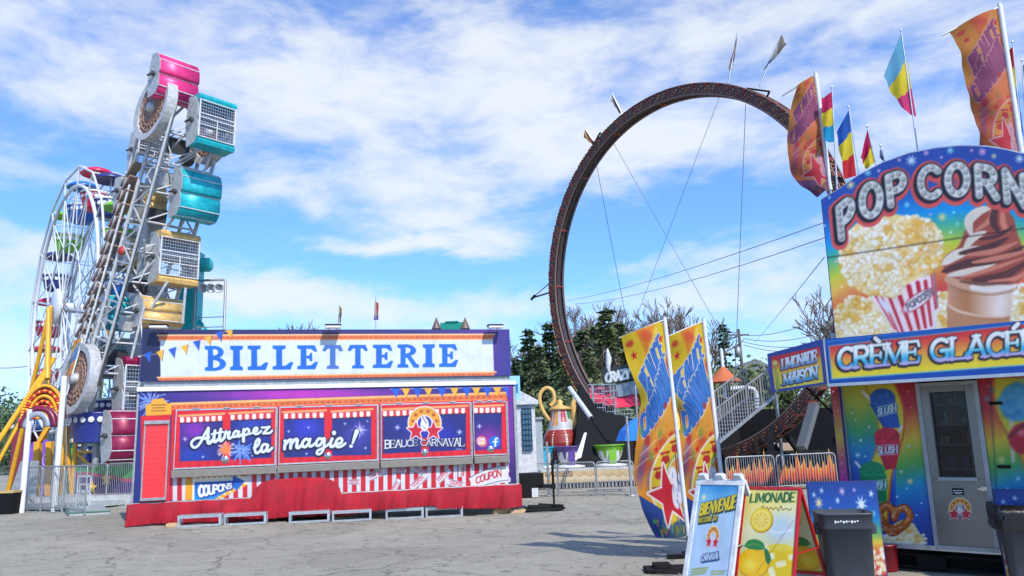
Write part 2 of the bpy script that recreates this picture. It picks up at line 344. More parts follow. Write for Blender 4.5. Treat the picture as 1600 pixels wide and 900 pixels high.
GL = {
 'A': (.8, [[(0, 0), (.4, 1)], [(.4, 1), (.8, 0)], ['-', (.15, .33), (.65, .33)]]),
 'B': (.7, [[(0, 0), (0, 1)], [(0, 1), (.35, 1)]+arc(.38, .76, .27, .24, 90, -90)+[(0, .52)], [(.38, .52)]+arc(.4, .26, .32, .26, 90, -90)+[(0, 0)]]),
 'C': (.75, [arc(.42, .5, .42, .5, 48, 312, 16)]), 'D': (.75, [[(0, 0), (0, 1)], [(0, 1), (.3, 1)]+arc(.32, .5, .43, .5, 90, -90, 12)+[(0, 0)]]),
 'E': (.62, [[(0, 0), (0, 1)], ['-', (0, 1), (.62, 1)], ['-', (0, .5), (.48, .5)], ['-', (0, 0), (.64, 0)]]),
 'F': (.6, [[(0, 0), (0, 1)], ['-', (0, 1), (.6, 1)], ['-', (0, .5), (.48, .5)]]),
 'G': (.8, [arc(.42, .5, .42, .5, 48, 300, 16), [(.45, .45), (.8, .45)], [(.72, .45), (.72, .02)]]),
 'H': (.75, [[(0, 0), (0, 1)], [(.72, 0), (.72, 1)], ['-', (0, .5), (.72, .5)]]), 'I': (.12, [[(.06, 0), (.06, 1)]]),
 'L': (.6, [[(0, 0), (0, 1)], ['-', (0, 0), (.62, 0)]]), 'M': (.95, [['-', (0, 0), (.05, 1)], [(.05, 1), (.48, .12)], ['-', (.48, .12), (.9, 1)], [(.9, 1), (.95, 0)]]),
 'N': (.75, [['-', (0, 0), (0, 1)], [(0, 1), (.74, 0)], ['-', (.74, 0), (.74, 1)]]), 'O': (.84, [arc(.42, .5, .42, .5, 0, 360, 24)]),
 'P': (.66, [[(0, 0), (0, 1)], [(0, 1), (.34, 1)]+arc(.36, .73, .29, .27, 90, -90)+[(0, .46)]]),
 'R': (.72, [[(0, 0), (0, 1)], [(0, 1), (.34, 1)]+arc(.36, .74, .28, .26, 90, -90)+[(0, .48)], [(.34, .48), (.7, 0)]]),
 'S': (.6, [arc(.3, .75, .27, .25, 30, 270, 10)+arc(.3, .25, .3, .25, 90, -150, 10)]), 'T': (.7, [[(.35, 0), (.35, 1)], ['-', (0, 1), (.7, 1)]]),
 'U': (.75, [[(0, 1), (0, .35)]+arc(.37, .35, .37, .35, 180, 360, 10)+[(.74, 1)]]), 'V': (.75, [[(0, 1), (.38, 0)], ['-', (.38, 0), (.75, 1)]]),
 'W': (1.1, [[(0, 1), (.27, 0)], ['-', (.27, 0), (.55, .9)], [(.55, .9), (.83, 0)], ['-', (.83, 0), (1.1, 1)]]),
 'X': (.7, [[(0, 0), (.7, 1)], [(0, 1), (.7, 0)]]), 'Y': (.7, [[(.35, 0), (.35, .45)], [(0, 1), (.35, .45)], [(.7, 1), (.35, .45)]]),
 'Z': (.65, [['-', (0, 1), (.65, 1)], [(.65, 1), (0, 0)], ['-', (0, 0), (.65, 0)]]), '.': (.1, [[(.05, 0), (.05, .02)]]),
 "'": (.1, [[(.05, .8), (.05, 1)]]), ' ': (.35, []), '^': (0, [])}
ACC = {'É': ('E', [(.3, 1.16), (.5, 1.34)]), 'È': ('E', [(.4, 1.16), (.2, 1.34)])}
def gwid(c):
    if c in ACC: c = ACC[c][0]
    if c == 'c': return .55
    return GL[c][0] if c in GL else .4
def gsegs(c, serif):
    acc = None
    if c in ACC: acc = ACC[c][1]; c = ACC[c][0]
    o = []
    for st in GL.get(c, (0, []))[1]:
        k = 1.
        if st and st[0] == '-': k = .5; st = st[1:]
        for a, b in zip(st[:-1], st[1:]): o.append((a, b, k))
        if serif:
            for e, q in ((st[0], st[1]), (st[-1], st[-2])):
                if abs(e[1]-q[1]) > .25 and len(st) <= 3 and (e[1] in (0, 1)) and not (c in 'V' and e[1] == 0) and not (c in 'MN' and e[1] == 0 and len(st) == 2 and e == (.74, 0)):
                    o.append(((e[0]-.17, e[1]), (e[0]+.17, e[1]), .5))
                elif k < 1 and c in 'EFLTZ' and abs(e[1]-q[1]) < .01 and not (e[0] == 0 and c != 'T' and c != 'Z'):
                    sgn = -1 if e[1] > .9 else (1 if e[1] < .1 else 0)
                    if sgn: o.append((e, (e[0]+(.07 if e[0] > .3 else -.07), e[1]+sgn*.24), .5))
                    else: o.append(((e[0], e[1]-.13), (e[0], e[1]+.13), .5))
    if acc: o.append((acc[0], acc[1], 1.))
    return o
def crom(pts, n=6):                             # smooth curve through points
    p = [pts[0]]+list(pts)+[pts[-1]]; o = []
    for i in range(1, len(p)-2):
        a, b, c, d = (np.array(q, float) for q in p[i-1:i+3])
        for k in range(n):
            t = k/n; o.append(tuple(.5*((2*b)+(c-a)*t+(2*a-5*b+4*c-d)*t*t+(-a+3*b-3*c+d)*t**3)))
    o.append(tuple(p[-2])); return o
def vnoise(x, y, s, seed=0):                     # value noise
    x = x/s+seed*17.3; y = y/s+seed*9.1; xi = np.floor(x); yi = np.floor(y); fx = x-xi; fy = y-yi; fx = fx*fx*(3-2*fx); fy = fy*fy*(3-2*fy)
    h = lambda a, b: np.modf(np.abs(np.sin(a*127.1+b*311.7+seed)*43758.5453))[0]
    return (h(xi, yi)*(1-fx)+h(xi+1, yi)*fx)*(1-fy)+(h(xi, yi+1)*(1-fx)+h(xi+1, yi+1)*fx)*fy
def ramp(t, stops):
    t = np.clip(t, stops[0][0], stops[-1][0]); xs = [a for a, _ in stops]
    return np.stack([np.interp(t, xs, [c[k] for _, c in stops]) for k in range(3)], -1)
RB = [(0, (200, 20, 60)), (.14, (225, 90, 50)), (.3, (240, 205, 30)), (.5, (60, 170, 70)), (.7, (0, 150, 215)), (1, (30, 50, 150))]
def popcorn(A, inside, cnt, box, seed, r=(3, 7)):   # heaps of popped corn: soft lumps of several sizes
    g = random.Random(seed); k = 0; cnt = int(cnt*1.35)
    while k < cnt:
        x, y = g.uniform(box[0], box[2]), g.uniform(box[1], box[3])
        if not inside(x, y): continue
        k += 1; q = g.uniform(*r)*.95; warm = vnoise(np.array([x]), np.array([y]), 16., seed)[0]
        base = g.choice([(252, 244, 215), (255, 250, 235), (250, 236, 190), (255, 252, 244)] if warm < .62 else [(244, 205, 105), (246, 220, 150), (236, 185, 80), (252, 238, 200)])
        dk = (int(base[0]*.86), int(base[1]*.74), int(base[2]*.52))
        A.ell(x+q*.1, y+q*.22, q*.95, q*.8, dk, a=.45, soft=1.8)
        for j in range(4):
            a = g.uniform(0, 6.28); A.ell(x+math.cos(a)*q*.42, y+math.sin(a)*q*.38-q*.1, q*g.uniform(.34, .55), q*g.uniform(.32, .5), base, soft=1.3, a=.9)
        if g.random() < .16: A.ell(x+g.uniform(-.3, .3)*q, y+g.uniform(-.3, .3)*q, q*.25, q*.16, (200, 120, 40), a=.7, soft=1, ang=g.uniform(0, 3))
def emblem(A, cx, cy, s):                        # the carnival's badge: half wheel, white prancing horse, two red stars, post
    W = (245, 235, 235); Rd = (215, 25, 50)
    ring = [(cx+s*math.cos(R(t)), cy-s*math.sin(R(t))) for t in range(-18, 199, 9)]; ring2 = [(cx+s*.5*math.cos(R(t)), cy-s*.5*math.sin(R(t))) for t in range(198, -19, -9)]
    A.poly(ring+ring2, W, grow=s*.07); A.poly(ring+ring2, (245, 170, 60))
    for t in (10, 42, 74, 106, 138, 170): 
        x, y = cx+s*.75*math.cos(R(t)), cy-s*.75*math.sin(R(t)); A.ell(x, y+s*.03, s*.11, s*.06, (190, 70, 30)); A.line([(x-s*.1, y-s*.07), (x+s*.1, y-s*.07)], s*.04, (140, 60, 30))
    for sx in (-1, 1):
        st = [(cx+sx*(s*.55+s*.58*(1 if k % 2 == 0 else .42)*math.sin(R(36*k+12*sx*0))), cy+s*.5-s*.62*(1 if k % 2 == 0 else .42)*math.cos(R(36*k))) for k in range(10)]
        A.poly(st, W, grow=s*.06); A.poly(st, Rd)
    A.ell(cx, cy+s*.1, s*.26, s*.42, W); A.ell(cx-s*.08, cy-s*.3, s*.16, s*.12, W, ang=-.5)
    A.line([(cx-s*.14, cy-s*.4), (cx-s*.02, cy-s*.2), (cx+s*.12, cy)], s*.06, (60, 50, 90), a=.7); A.line([(cx-s*.1, cy+s*.2), (cx+s*.1, cy+s*.4)], s*.05, (90, 90, 120), a=.6)
# ================================================================== GROUND, HILL
def ground_mat():
    m = bpy.data.materials.new('asphalt'); m.use_nodes = True; t = m.node_tree; b = t.nodes['Principled BSDF']; ln = t.links.new
    co = t.nodes.new('ShaderNodeTexCoord')
    def nz(s, d=8, r=.6, dist=0):
        n = t.nodes.new('ShaderNodeTexNoise'); n.inputs['Scale'].default_value = s; n.inputs['Detail'].default_value = d; n.inputs['Roughness'].default_value = r; n.inputs['Distortion'].default_value = dist
        ln(co.outputs['Object'], n.inputs['Vector']); return n.outputs[0]
    def rp(v, a, b_, c, d):
        r = t.nodes.new('ShaderNodeMapRange'); ln(v, r.inputs[0]); r.inputs[1].default_value = a; r.inputs[2].default_value = b_; r.inputs[3].default_value = c; r.inputs[4].default_value = d; return r.outputs[0]
    def M(op, a, c):
        n = t.nodes.new('ShaderNodeMath'); n.operation = op
        for i, s in enumerate((a, c)):
            if isinstance(s, (int, float)): n.inputs[i].default_value = s
            else: ln(s, n.inputs[i])
        return n.outputs[0]
    big = rp(nz(.35, 5), .35, .65, .92, 1.06); mid = rp(nz(2.2, 8, .7), .3, .7, .88, 1.1); fine = rp(nz(55, 3, .8), .3, .7, .62, 1.36); grit = rp(nz(160, 2, .7), .35, .7, .72, 1.3)
    # cracks: borders of warped voronoi cells, broken up by a mask
    def crack(sc, wdt, off):
        mp = t.nodes.new('ShaderNodeMapping'); mp.inputs['Location'].default_value = (off, off, 0); nw_ = t.nodes.new('ShaderNodeTexNoise'); nw_.inputs['Scale'].default_value = 1.6; nw_.inputs['Detail'].default_value = 7; nw_.inputs['Roughness'].default_value = .65
        ln(co.outputs['Object'], nw_.inputs['Vector']); sc_ = t.nodes.new('ShaderNodeVectorMath'); sc_.operation = 'MULTIPLY_ADD'; sc_.inputs[1].default_value = (.9, .9, 0); ln(nw_.outputs['Color'], sc_.inputs[0]); ln(co.outputs['Object'], sc_.inputs[2])
        ln(sc_.outputs[0], mp.inputs[0]); v = t.nodes.new('ShaderNodeTexVoronoi'); v.feature = 'DISTANCE_TO_EDGE'; v.inputs['Scale'].default_value = sc; v.voronoi_dimensions = '2D'; ln(mp.outputs[0], v.inputs['Vector'])
        return rp(v.outputs['Distance'], 0, wdt, 0, 1)
    c1 = M('MAXIMUM', crack(.33, .010, 3.3), rp(nz(.5, 3), .4, .52, 1, 0)); c2 = M('MAXIMUM', crack(1.1, .024, 7.7), rp(nz(.8, 4), .47, .55, 1, 0))
    ck = M('MINIMUM', c1, c2); tone = M('MULTIPLY', M('MULTIPLY', big, mid), M('MULTIPLY', fine, grit)); tone = M('MULTIPLY', tone, rp(ck, 0, 1, .26, 1))
    spot = rp(nz(1.3, 3, .5, 1.), .64, .70, 1, .8); tone = M('MULTIPLY', tone, spot); patch = rp(nz(.16, 2, .4, .6), .545, .56, 1, .88); tone = M('MULTIPLY', tone, patch); peb = rp(nz(28, 2, .5), .68, .74, 1, 1.5); tone = M('MULTIPLY', tone, peb); drip = rp(nz(3.1, 2, .4), .68, .76, 1, .5); oil = rp(nz(.75, 4, .7, .4), .62, .74, 1, .78); tone = M('MULTIPLY', tone, oil); tone = M('MULTIPLY', tone, drip); c3 = M('MAXIMUM', crack(2.6, .035, 1.1), rp(nz(.6, 4), .52, .60, 1, 0)); tone = M('MULTIPLY', tone, rp(c3, 0, 1, .4, 1))
    sc = t.nodes.new('ShaderNodeVectorMath'); sc.operation = 'SCALE'; sc.inputs[0].default_value = (.365, .338, .272); ln(tone, sc.inputs['Scale']); ln(sc.outputs[0], b.inputs['Base Color'])
    b.inputs['Roughness'].default_value = .9; b.inputs['Specular IOR Level'].default_value = .25
    bp = t.nodes.new('ShaderNodeBump'); bp.inputs['Strength'].default_value = .5; bp.inputs['Distance'].default_value = .012; ln(tone, bp.inputs['Height']); ln(bp.outputs[0], b.inputs['Normal'])
    return m
g = MB(); xs = [-1500, -400, -120, -60, -40]+list(np.arange(-30, 31, 1.5))+[40, 60, 120, 400, 1500]; ys = [-400, -60, -15]+list(np.arange(-3, 46, 1.5))+[60, 100, 300, 1500]
g.grid(np.array([[(x, y, gz(x, y)) for x in xs] for y in ys])); g.build('ground', ground_mat(), kind='structure')
hm = mat('far_woods', (.035, .05, .02), .95, 0, .5, .6, 1.2)
g = MB()
def hz(x, y): return -.6+9*math.exp(-((x+95)/60)**2)*ss((y-95)/80)+4.5*ss((y-90)/60)+1.2*math.sin(x*.07)*ss((y-90)/60)
g.grid(np.array([[(x, y, hz(x, y)) for x in np.linspace(-420, 420, 85)] for y in np.linspace(85, 300, 22)])); g.build('hill', hm, kind='structure')

g = MB(); rr = random.Random(77)
for _ in range(1500):
    y = 6+rr.random()**1.6*16; x = rr.uniform(-.72, .72)*y; z = gz(x, y)+.004; s = rr.choice((.006, .008, .012, .02))*rr.uniform(.7, 1.2); a = rr.uniform(0, 3)
    v = [(x+s*math.cos(a+k*1.57)*rr.uniform(.7, 1.3), y+s*math.sin(a+k*1.57)*rr.uniform(.7, 1.3), z) for k in range(4)]; g.add(v+[(x, y, z+s*.8)], [(0, 1, 4), (1, 2, 4), (2, 3, 4), (3, 0, 4)])
g.build('gravel', mat('grit_stone', (.24, .22, .19), .9, 0, .5, scale=40), kind='stuff')
# ================================================================== TREES
leafd = mat('conifer_needles', (.065, .115, .045), .9, 0, .5, scale=1.3); leafo = mat('olive_needles', (.12, .155, .06), .9, 0, .5, scale=1.3)
bark = mat('bark', (.13, .10, .08), .9, 0, .3); twig = mat('grey_twigs', (.19, .15, .12), .9, 0, .3)
def conifer(name, h, wd, seed, lm, label, loc, group, dens=1., bare=.0):
    r = random.Random(seed); t = thing(name, label, 'tree', loc, group); b = V3(*loc); m = MB()
    m.tube(b-(0, 0, .5), b+(0, 0, h*.97), h*.018, .02, 6); 
    f = MB(); z = h*.06
    while z < h*.985:
        k = 1-z/h; L = wd*.95*(k**1.0)*r.uniform(.7, 1.1)+.12; nb = int((5+5*k)*dens)
        for i in range(nb):
            if r.random() < bare: continue
            a = r.uniform(0, 6.283); l = L*r.uniform(.6, 1.12); d = V3(math.cos(a), math.sin(a), 0); s_ = V3(-d[1], d[0], 0)
            p0 = b+(0, 0, z); dr = r.uniform(-.28, .05); m.tube(p0, p0+d*l*.9+(0, 0, l*dr*.8), .02+.012*l, .01, 3, False)
            n = max(3, int(l/h*26))
            for j in range(n):
                q = (j+.6)/n; c = p0+d*l*q+V3(0, 0, l*dr*q+.04*l*math.sin(q*5)); sz = h*.028*(1.25-q*.55)*r.uniform(.7, 1.4)
                for sg in (-1, 1):
                    e = s_*sg*sz*r.uniform(.8, 1.7)*(1.2-q*.5)+d*sz*r.uniform(.2, 1.1)+V3(0, 0, r.uniform(-.55, .15)*sz)
                    o_ = d*sz*.45+V3(0, 0, r.uniform(-.2, .35)*sz)
                    f.add([c, c+e*.55+o_, c+e, c+e*.5-o_], [(0, 1, 2, 3)])
                if r.random() < .5: f.add([c+d*sz*.3, c+V3(0, 0, sz*.8)+s_*sz*.3, c+d*sz*1.2, c-V3(0, 0, sz*.4)], [(0, 1, 2, 3)])
        z += h*r.uniform(.022, .036)
    m.build('trunk', bark, t); f.build('crown', lm, t); return t
def bare_tree(name, h, seed, label, loc, group, spread=.5, up=.25, depth=6, th=1.):
    r = random.Random(seed); t = thing(name, label, 'tree', loc, group); tr = MB(); br = MB()
    def grow(p, d, l, rad, lev):
        mid = p+d*l*.5+V3(r.uniform(-1, 1), r.uniform(-1, 1), 0)*l*.05; q = p+d*l
        (tr if lev < 2 else br).path([p, mid, q], [max(rad, .03), max(rad*.85, .03), max(rad*.7, .028)], 5 if lev < 2 else 3)
        if lev >= depth: return
        for i in range(3 if lev > 0 else 4):
            e = nrm(d+V3(r.gauss(0, spread), r.gauss(0, spread), r.gauss(up, .2))); s0 = r.uniform(.55, 1.) if i else 1.
            grow(p+(q-p)*s0, e, l*r.uniform(.6, .82), rad*.58*s0**.3, lev+1)
    grow(V3(*loc)-(0, 0, .3), V3(0, 0, 1), h*.31, h*.012*th, 0)
    tr.build('trunk', bark, t); br.build('crown', twig, t); return t
def treeat(px, ytop, dep): P = at(px, ytop, dep); return (P[0], P[1], 0.), P[2]
CON = [(824, 513, 62, 3.0, 'leafd', 'narrow dark spruce beside the right edge of the ticket trailer', .0), (857, 503, 66, 3.3, 'leafd', 'dark spruce just left of the ring ride track', .05),
 (893, 528, 70, 3.6, 'leafo', 'olive spruce seen inside the lower left of the ring track', 0), (944, 478, 58, 4.0, 'leafo', 'broad full pine standing above the crazy sign', 0), (1000, 520, 64, 4., 'leafo', 'pine half hidden by the left feather flag', 0),
 (806, 560, 58, 3., 'leafd', 'short spruce right at the corner of the ticket trailer', 0), (874, 548, 54, 3.2, 'leafd', 'low spruce behind the big teapot', 0), (918, 540, 54, 3.2, 'leafo', 'bushy low pine right of the ring track foot', 0), (975, 548, 54, 3.4, 'leafo', 'low pine directly behind the crazy sign', 0),
 (1128, 502, 64, 2.3, 'leafd', 'lone thin pine with open branches beside the utility pole', .35), (1090, 572, 70, 3.6, 'leafd', 'low dark spruce between the feather flags and the lone pine', 0), (840, 538, 56, 3.4, 'leafo', 'olive spruce between the two dark ones near the trailer corner', 0), (908, 515, 66, 4, 'leafd', 'dark spruce just inside the lower left of the ring', 0), (925, 505, 64, 4.4, 'leafo', 'olive pine filling the gap left of the tallest pine', 0), (966, 500, 60, 4.4, 'leafo', 'olive pine on the right shoulder of the tallest pine', 0), (986, 540, 54, 3.8, 'leafd', 'dark low spruce touching the left feather flag', 0), (1022, 530, 62, 4, 'leafd', 'dark spruce behind the top of the left feather flag', 0), (884, 560, 50, 3.6, 'leafo', 'low olive spruce above the teapot lid', 0)]
for i, (px, yt, dep, wd, lm, lab, bare) in enumerate(CON):
    l, h = treeat(px, yt, dep); conifer('conifer_tree', h, wd, 11+i, leafd if lm == 'leafd' else leafo, lab, l, 'evergreens behind the rides', .8 if bare > .2 else 1.7, bare)
for i, (px, yt, dep, sp_, lab) in enumerate([(940, 452, 72, .5, 'large bare tree spreading behind the top of the pines'), (985, 458, 76, .5, 'bare tree reaching over the pine right of the ring track'), (1066, 472, 74, .38, 'slim bare tree rising between the two feather flags'),
   (1278, 438, 55, .45, 'bare tree against the left edge of the popcorn stand'), (800, 535, 66, .4, 'pale bare tree at the right edge of the ticket trailer'), (428, 492, 60, .5, 'bare treetop above the left half of the ticket sign'), (506, 488, 64, .5, 'bare treetop left of the small orange flag on the skyline'), (560, 500, 66, .5, 'lowest bare treetop between the two small skyline flags'), (905, 470, 80, .5, 'bare tree crown crossed by the left side of the ring'), (1012, 466, 70, .5, 'bare tree between the pine and the left feather flag'), (962, 462, 66, .55, 'widest bare tree behind the crazy sign'), (895, 492, 60, .5, 'short bare tree in front of the spruces at the ring'), (1034, 480, 82, .5, 'far bare tree just left of the feather flag poles'), (845, 510, 72, .5, 'bare tree between the two spruces near the ticket trailer')]):
    l, h = treeat(px, yt, dep); bare_tree('bare_tree', h*1.02, 40+i, lab, l, 'bare trees on the skyline', sp_, .2, 6)
def bush(name, px, yt, dep, wd, seed, lab, grp, lm=leafo):
    l, h = treeat(px, yt, dep); r = random.Random(seed); t = thing(name, lab, 'tree', l, grp); m = MB(); m.tube(V3(*l)-(0, 0, .3), V3(*l)+(0, 0, h*.6), .16, .06, 6)
    f = MB(); cl = [(r.gauss(0, wd*.33), r.gauss(0, wd*.3), h*r.uniform(.25, .82), r.uniform(.18, .34)*wd) for _ in range(16)]
    for cx, cy, cz, cr in cl:
        m.tube(V3(*l)+(0, 0, h*.3), V3(l[0]+cx, l[1]+cy, cz), .05, .02, 3, False)
        for _ in range(170):
            d = nrm([r.gauss(0, 1) for _ in range(3)]); c = V3(l[0]+cx, l[1]+cy, cz)+d*cr*r.uniform(.45, 1.05); s = r.uniform(.1, .26)
            a = nrm(np.cross(d, [r.gauss(0, 1) for _ in range(3)]))*s; b_ = nrm(np.cross(d, a)+d*r.uniform(-.6, .6))*s*.8
            f.add([c-a, c-b_*.6, c+a, c+b_], [(0, 1, 2, 3)])
    m.build('trunk', bark, t); f.build('crown', lm, t); return t
for i, (px, yt, dep, wd, lab) in enumerate([(6, 612, 85, 9, 'dark tree at the left edge of the photo beyond the yellow legs'), (40, 604, 88, 9, 'dark rounded tree seen just left of the wheel supports'), (78, 612, 90, 9, 'dark tree glimpsed behind the yellow hub post'), (122, 618, 86, 9, 'dark tree glimpsed behind the foot of the gondola wheel'), (168, 612, 88, 9, 'dark tree glimpsed through the cage ride boom'), (-28, 618, 88, 9, 'dark tree cut off by the left border'),
    (1165, 562, 52, 4.5, 'low green bush above the stair railing'), (1192, 570, 50, 4.2, 'low green bush against the lemonade sign'), (1108, 580, 56, 5, 'green bush behind the orange pennant tent'), (1140, 566, 58, 7, 'dark green tree filling the gap behind the orange tent'), (1185, 578, 60, 7, 'dark green tree behind the top of the boarding stairs'), (1050, 590, 60, 6, 'green bush hidden between the two feather flags'), (1225, 600, 60, 6, 'dark bush behind the sloping track of the ring'), (840, 600, 48, 5, 'dark bush above the white booth with the blue window'), (960, 600, 50, 6, 'dark bush behind the white safety cages')]):
    bush('leafy_tree', px, yt, dep, wd, 70+i, lab, 'low trees behind the fairground', leafo if i > 5 else leafd)

# ================================================================== TICKET TRAILER
T = Fr(gp(204, 823), R(14.36)); TW = 9.15
tr = thing('ticket_trailer', 'long ticket office trailer with red shutters and a big white BILLETTERIE sign on top', 'trailer', T.P)
m = MB(); m.boxf(T, .0, TW, .48, 3.059, -2.45, -.012); m.build('body', navy, tr)
m = MB(); m.boxf(T, -.03, TW+.03, 3.06, 3.16, -2.5, .05); m.build('roof_trim', white, tr, bevel=.008); m = MB(); m.boxf(T, -.02, .025, .5, 3.0, -.1, .022); m.boxf(T, TW-.05, TW+.03, .5, 3.0, -.1, .022); m.boxf(T, -.03, TW+.03, .46, .515, -.1, .03); m.build('edge_trim', galv, tr, bevel=.008)
m = MB(); m.boxf(T, .1, TW-.1, 3.17, 3.31, -.35, -.08); m.build('sign_rail', galv, tr)
m = MB(); m.boxf(T, 0.0, TW-.08, 3.3, 4.54, -.16, -.004); sb = m.build('sign_board', navy, tr)
STAR = [(301, 654), (445, 668)]
def lerp(a, b, t): return a+(b-a)*t
def ly(x, x0, y0, x1, y1): return y0+(y1-y0)*(x-x0)/(x1-x0)
def paint_T(A):
    W = (246, 248, 252)
    def bg(X, Y):
        c = np.zeros(X.shape+(3,)); c[:] = (38, 44, 128)
        g1 = np.exp(-((X-470)/150)**2-((Y-616)/14)**2)[..., None]; c = c*(1-g1)+np.array((200, 50, 190))*g1
        g2 = np.exp(-((X-800)/26)**2-((Y-660)/110)**2)[..., None]*.8; c = c*(1-g2)+np.array((140, 50, 180))*g2; return c
    A.fn(bg)
    A.burst(236, 630, 26, (120, 170, 245), 20, 3, 1.6); A.burst(236, 630, 17, (190, 215, 255), 14, 5, 1.1)
    # ornate orange moulding over the shutters
    yt = lambda x: ly(x, 268, 630, 790, 613)
    A.poly([(266, yt(266)-1), (792, yt(792)-1), (792, yt(792)+12), (266, yt(266)+12)], (235, 120, 60)); A.line([(266, yt(266)+1), (792, yt(792)+1)], 3, (255, 195, 120)); A.line([(266, yt(266)+11), (792, yt(792)+11)], 1.6, (255, 170, 110))
    for x in range(270, 790, 9): A.ell(x, yt(x)+6.5, 2.4, 1.8, (190, 75, 35), a=.8)
    A.poly([(268, 640), (796, 624), (800, 780), (266, 782)], (235, 30, 45))
    # red column with yellow name board
    A.poly([(227, 649), (266, 648), (265, 786), (220, 787)], (225, 28, 42)); A.poly([(228, 633), (234, 632), (240, 624), (255, 623), (262, 631), (268, 632), (267, 648), (228, 649)], (245, 175, 50), grow=.5)
    for k, y in enumerate((633, 637.5, 642)): A.line([(237+k % 2*2, y), (259-k % 2*2, y-.5)], 1.5, (120, 70, 30), a=.8)
    # bunting
    xs_ = [618, 634, 652, 669, 690, 710, 729, 744, 761, 777, 793]
    A.line([(x, ly(x, 610, 608, 800, 605)) for x in (610, 800)], .8, (230, 230, 240))
    for k, x in enumerate(xs_):
        y = ly(x, 610, 607, 800, 605); A.poly([(x-6.5, y), (x+6.5, y), (x+1, y+15)], (30, 95, 215) if k % 2 == 0 else (250, 185, 55))
        if k % 2: A.line([(x+6.5, y+1), (x+1, y+15)], 1, (110, 70, 30), a=.6)
    # stripes under the counter
    A.poly([(270, 738), (798, 712), (798, 762), (400, 782), (270, 786)], (222, 226, 238))
    x = 262.
    while x < 800: A.poly([(x, 700), (x+7.4, 700), (x+7.4, 800), (x, 800)], (215, 28, 48)) if x > 268 else None; x += lerp(14.8, 13.2, (x-262)/540)
    A.poly([(0, 782), (272, 782), (272, 735), (262, 735), (262, 700), (0, 700)], (38, 44, 128)) if A.bb[1] < 275 else None
    A.poly([(794, 600), (830, 600), (830, 800), (796, 800)], lambda x, y: ramp((y-600)/160, [(0, (110, 40, 165)), (.5, (120, 45, 160)), (1, (35, 35, 100))]))
    A.poly([(200, 735), (221, 735), (221, 800), (200, 800)], (38, 44, 128)); A.poly([(220, 650), (227, 650), (266, 648), (265, 786), (220, 787)], (232, 30, 45))
    # COUPONS arrow
    A.poly([(290, 747), (302, 747), (301, 781), (289, 781)], (245, 165, 35)); A.poly([(302, 747), (392, 743), (382, 760), (330, 781), (300, 781)], (240, 232, 215))
    for k in range(9): A.ell(306+k*8.5, 747-k*.4, 4, 3.4, (255, 250, 225)); A.ell(310+k*8.5, 745.5-k*.4, 2.5, 2, (230, 120, 40))
    for k in range(6): A.ell(303, 750+k*5.5, 2.6, 2.4, (255, 250, 230)); A.ell(340+k*8, 779-k*4.2, 4.5, 3, (250, 170, 50)); A.ell(345+k*8, 776-k*4.2, 3, 2.5, (255, 240, 210))
    A.poly([(304, 754), (364, 751), (364, 743), (382, 752), (369, 767), (365, 761), (332, 781), (304, 781)], lambda x, y: ramp((y-750)/30, [(0, (25, 80, 185)), (1, (30, 150, 225))]), grow=.3)
    A.text('COUPONS', 311, 776, 362, 762, 17, 7, .26, True, ((1.6, .6, .6, (15, 50, 140)), (0, 0, 0, W)), arc=-1)
    # tickets
    def ticket(x, y, l, ang, hh=4.5, txt=None):
        c, s = math.cos(ang), math.sin(ang); q = [(-l, -hh), (l, -hh), (l, hh), (-l, hh)]; pts = [(x+a*c-b*s, y+a*s+b*c) for a, b in q]
        A.poly(pts, (235, 228, 235), grow=1); A.line([pts[0], pts[1]], .9, (90, 90, 120)); A.line([pts[3], pts[2]], .9, (90, 90, 120))
        A.text('COUPON', x-l*.72*c-hh*.4*-s, y-l*.72*s+hh*.45, x+l*.72*c, y+l*.72*s+hh*.45, hh*1.1, None, .2, False, ((0, 0, 0, (215, 80, 90)),), up=(s, -c))
    ticket(553, 753, 9, .0, 3); ticket(588, 741, 14, -.42, 5); ticket(625, 735, 9, .05, 3.5); ticket(656, 736, 14, .35, 4); ticket(619, 759, 10, -1.1, 3.5); ticket(655, 752, 14, -.75, 4.5); ticket(693, 744, 13, -.75, 4); ticket(712, 756, 13, .25, 4.5); ticket(720, 735, 9, 1.57, 4)
    A.poly([(734, 748), (752, 738), (775, 731), (792, 729), (795, 735), (792, 742), (797, 748), (797, 752), (780, 754), (757, 760), (738, 768), (739, 758)], (236, 232, 238), grow=1)
    A.line(crom([(735, 746), (752, 737), (775, 730), (792, 727)]), 1.2, (90, 110, 120)); A.line(crom([(742, 764), (757, 758), (780, 752), (796, 750)]), 1.2, (90, 110, 120))
    A.text('COUPON', 744, 756, 783, 744, 10, 11, .2, False, ((0, 0, 0, (205, 50, 60)),), arc=1)
    # windows in the shutters
    WN = [(281, 348, 661, 721, 658, 719), (360, 424, 657, 718, 654, 715), (443.5, 507, 655, 715, 653, 713), (519, 580, 654, 712, 651, 711), (598, 728, 651, 709, 646, 703), (740, 784, 646, 704, 645, 702)]
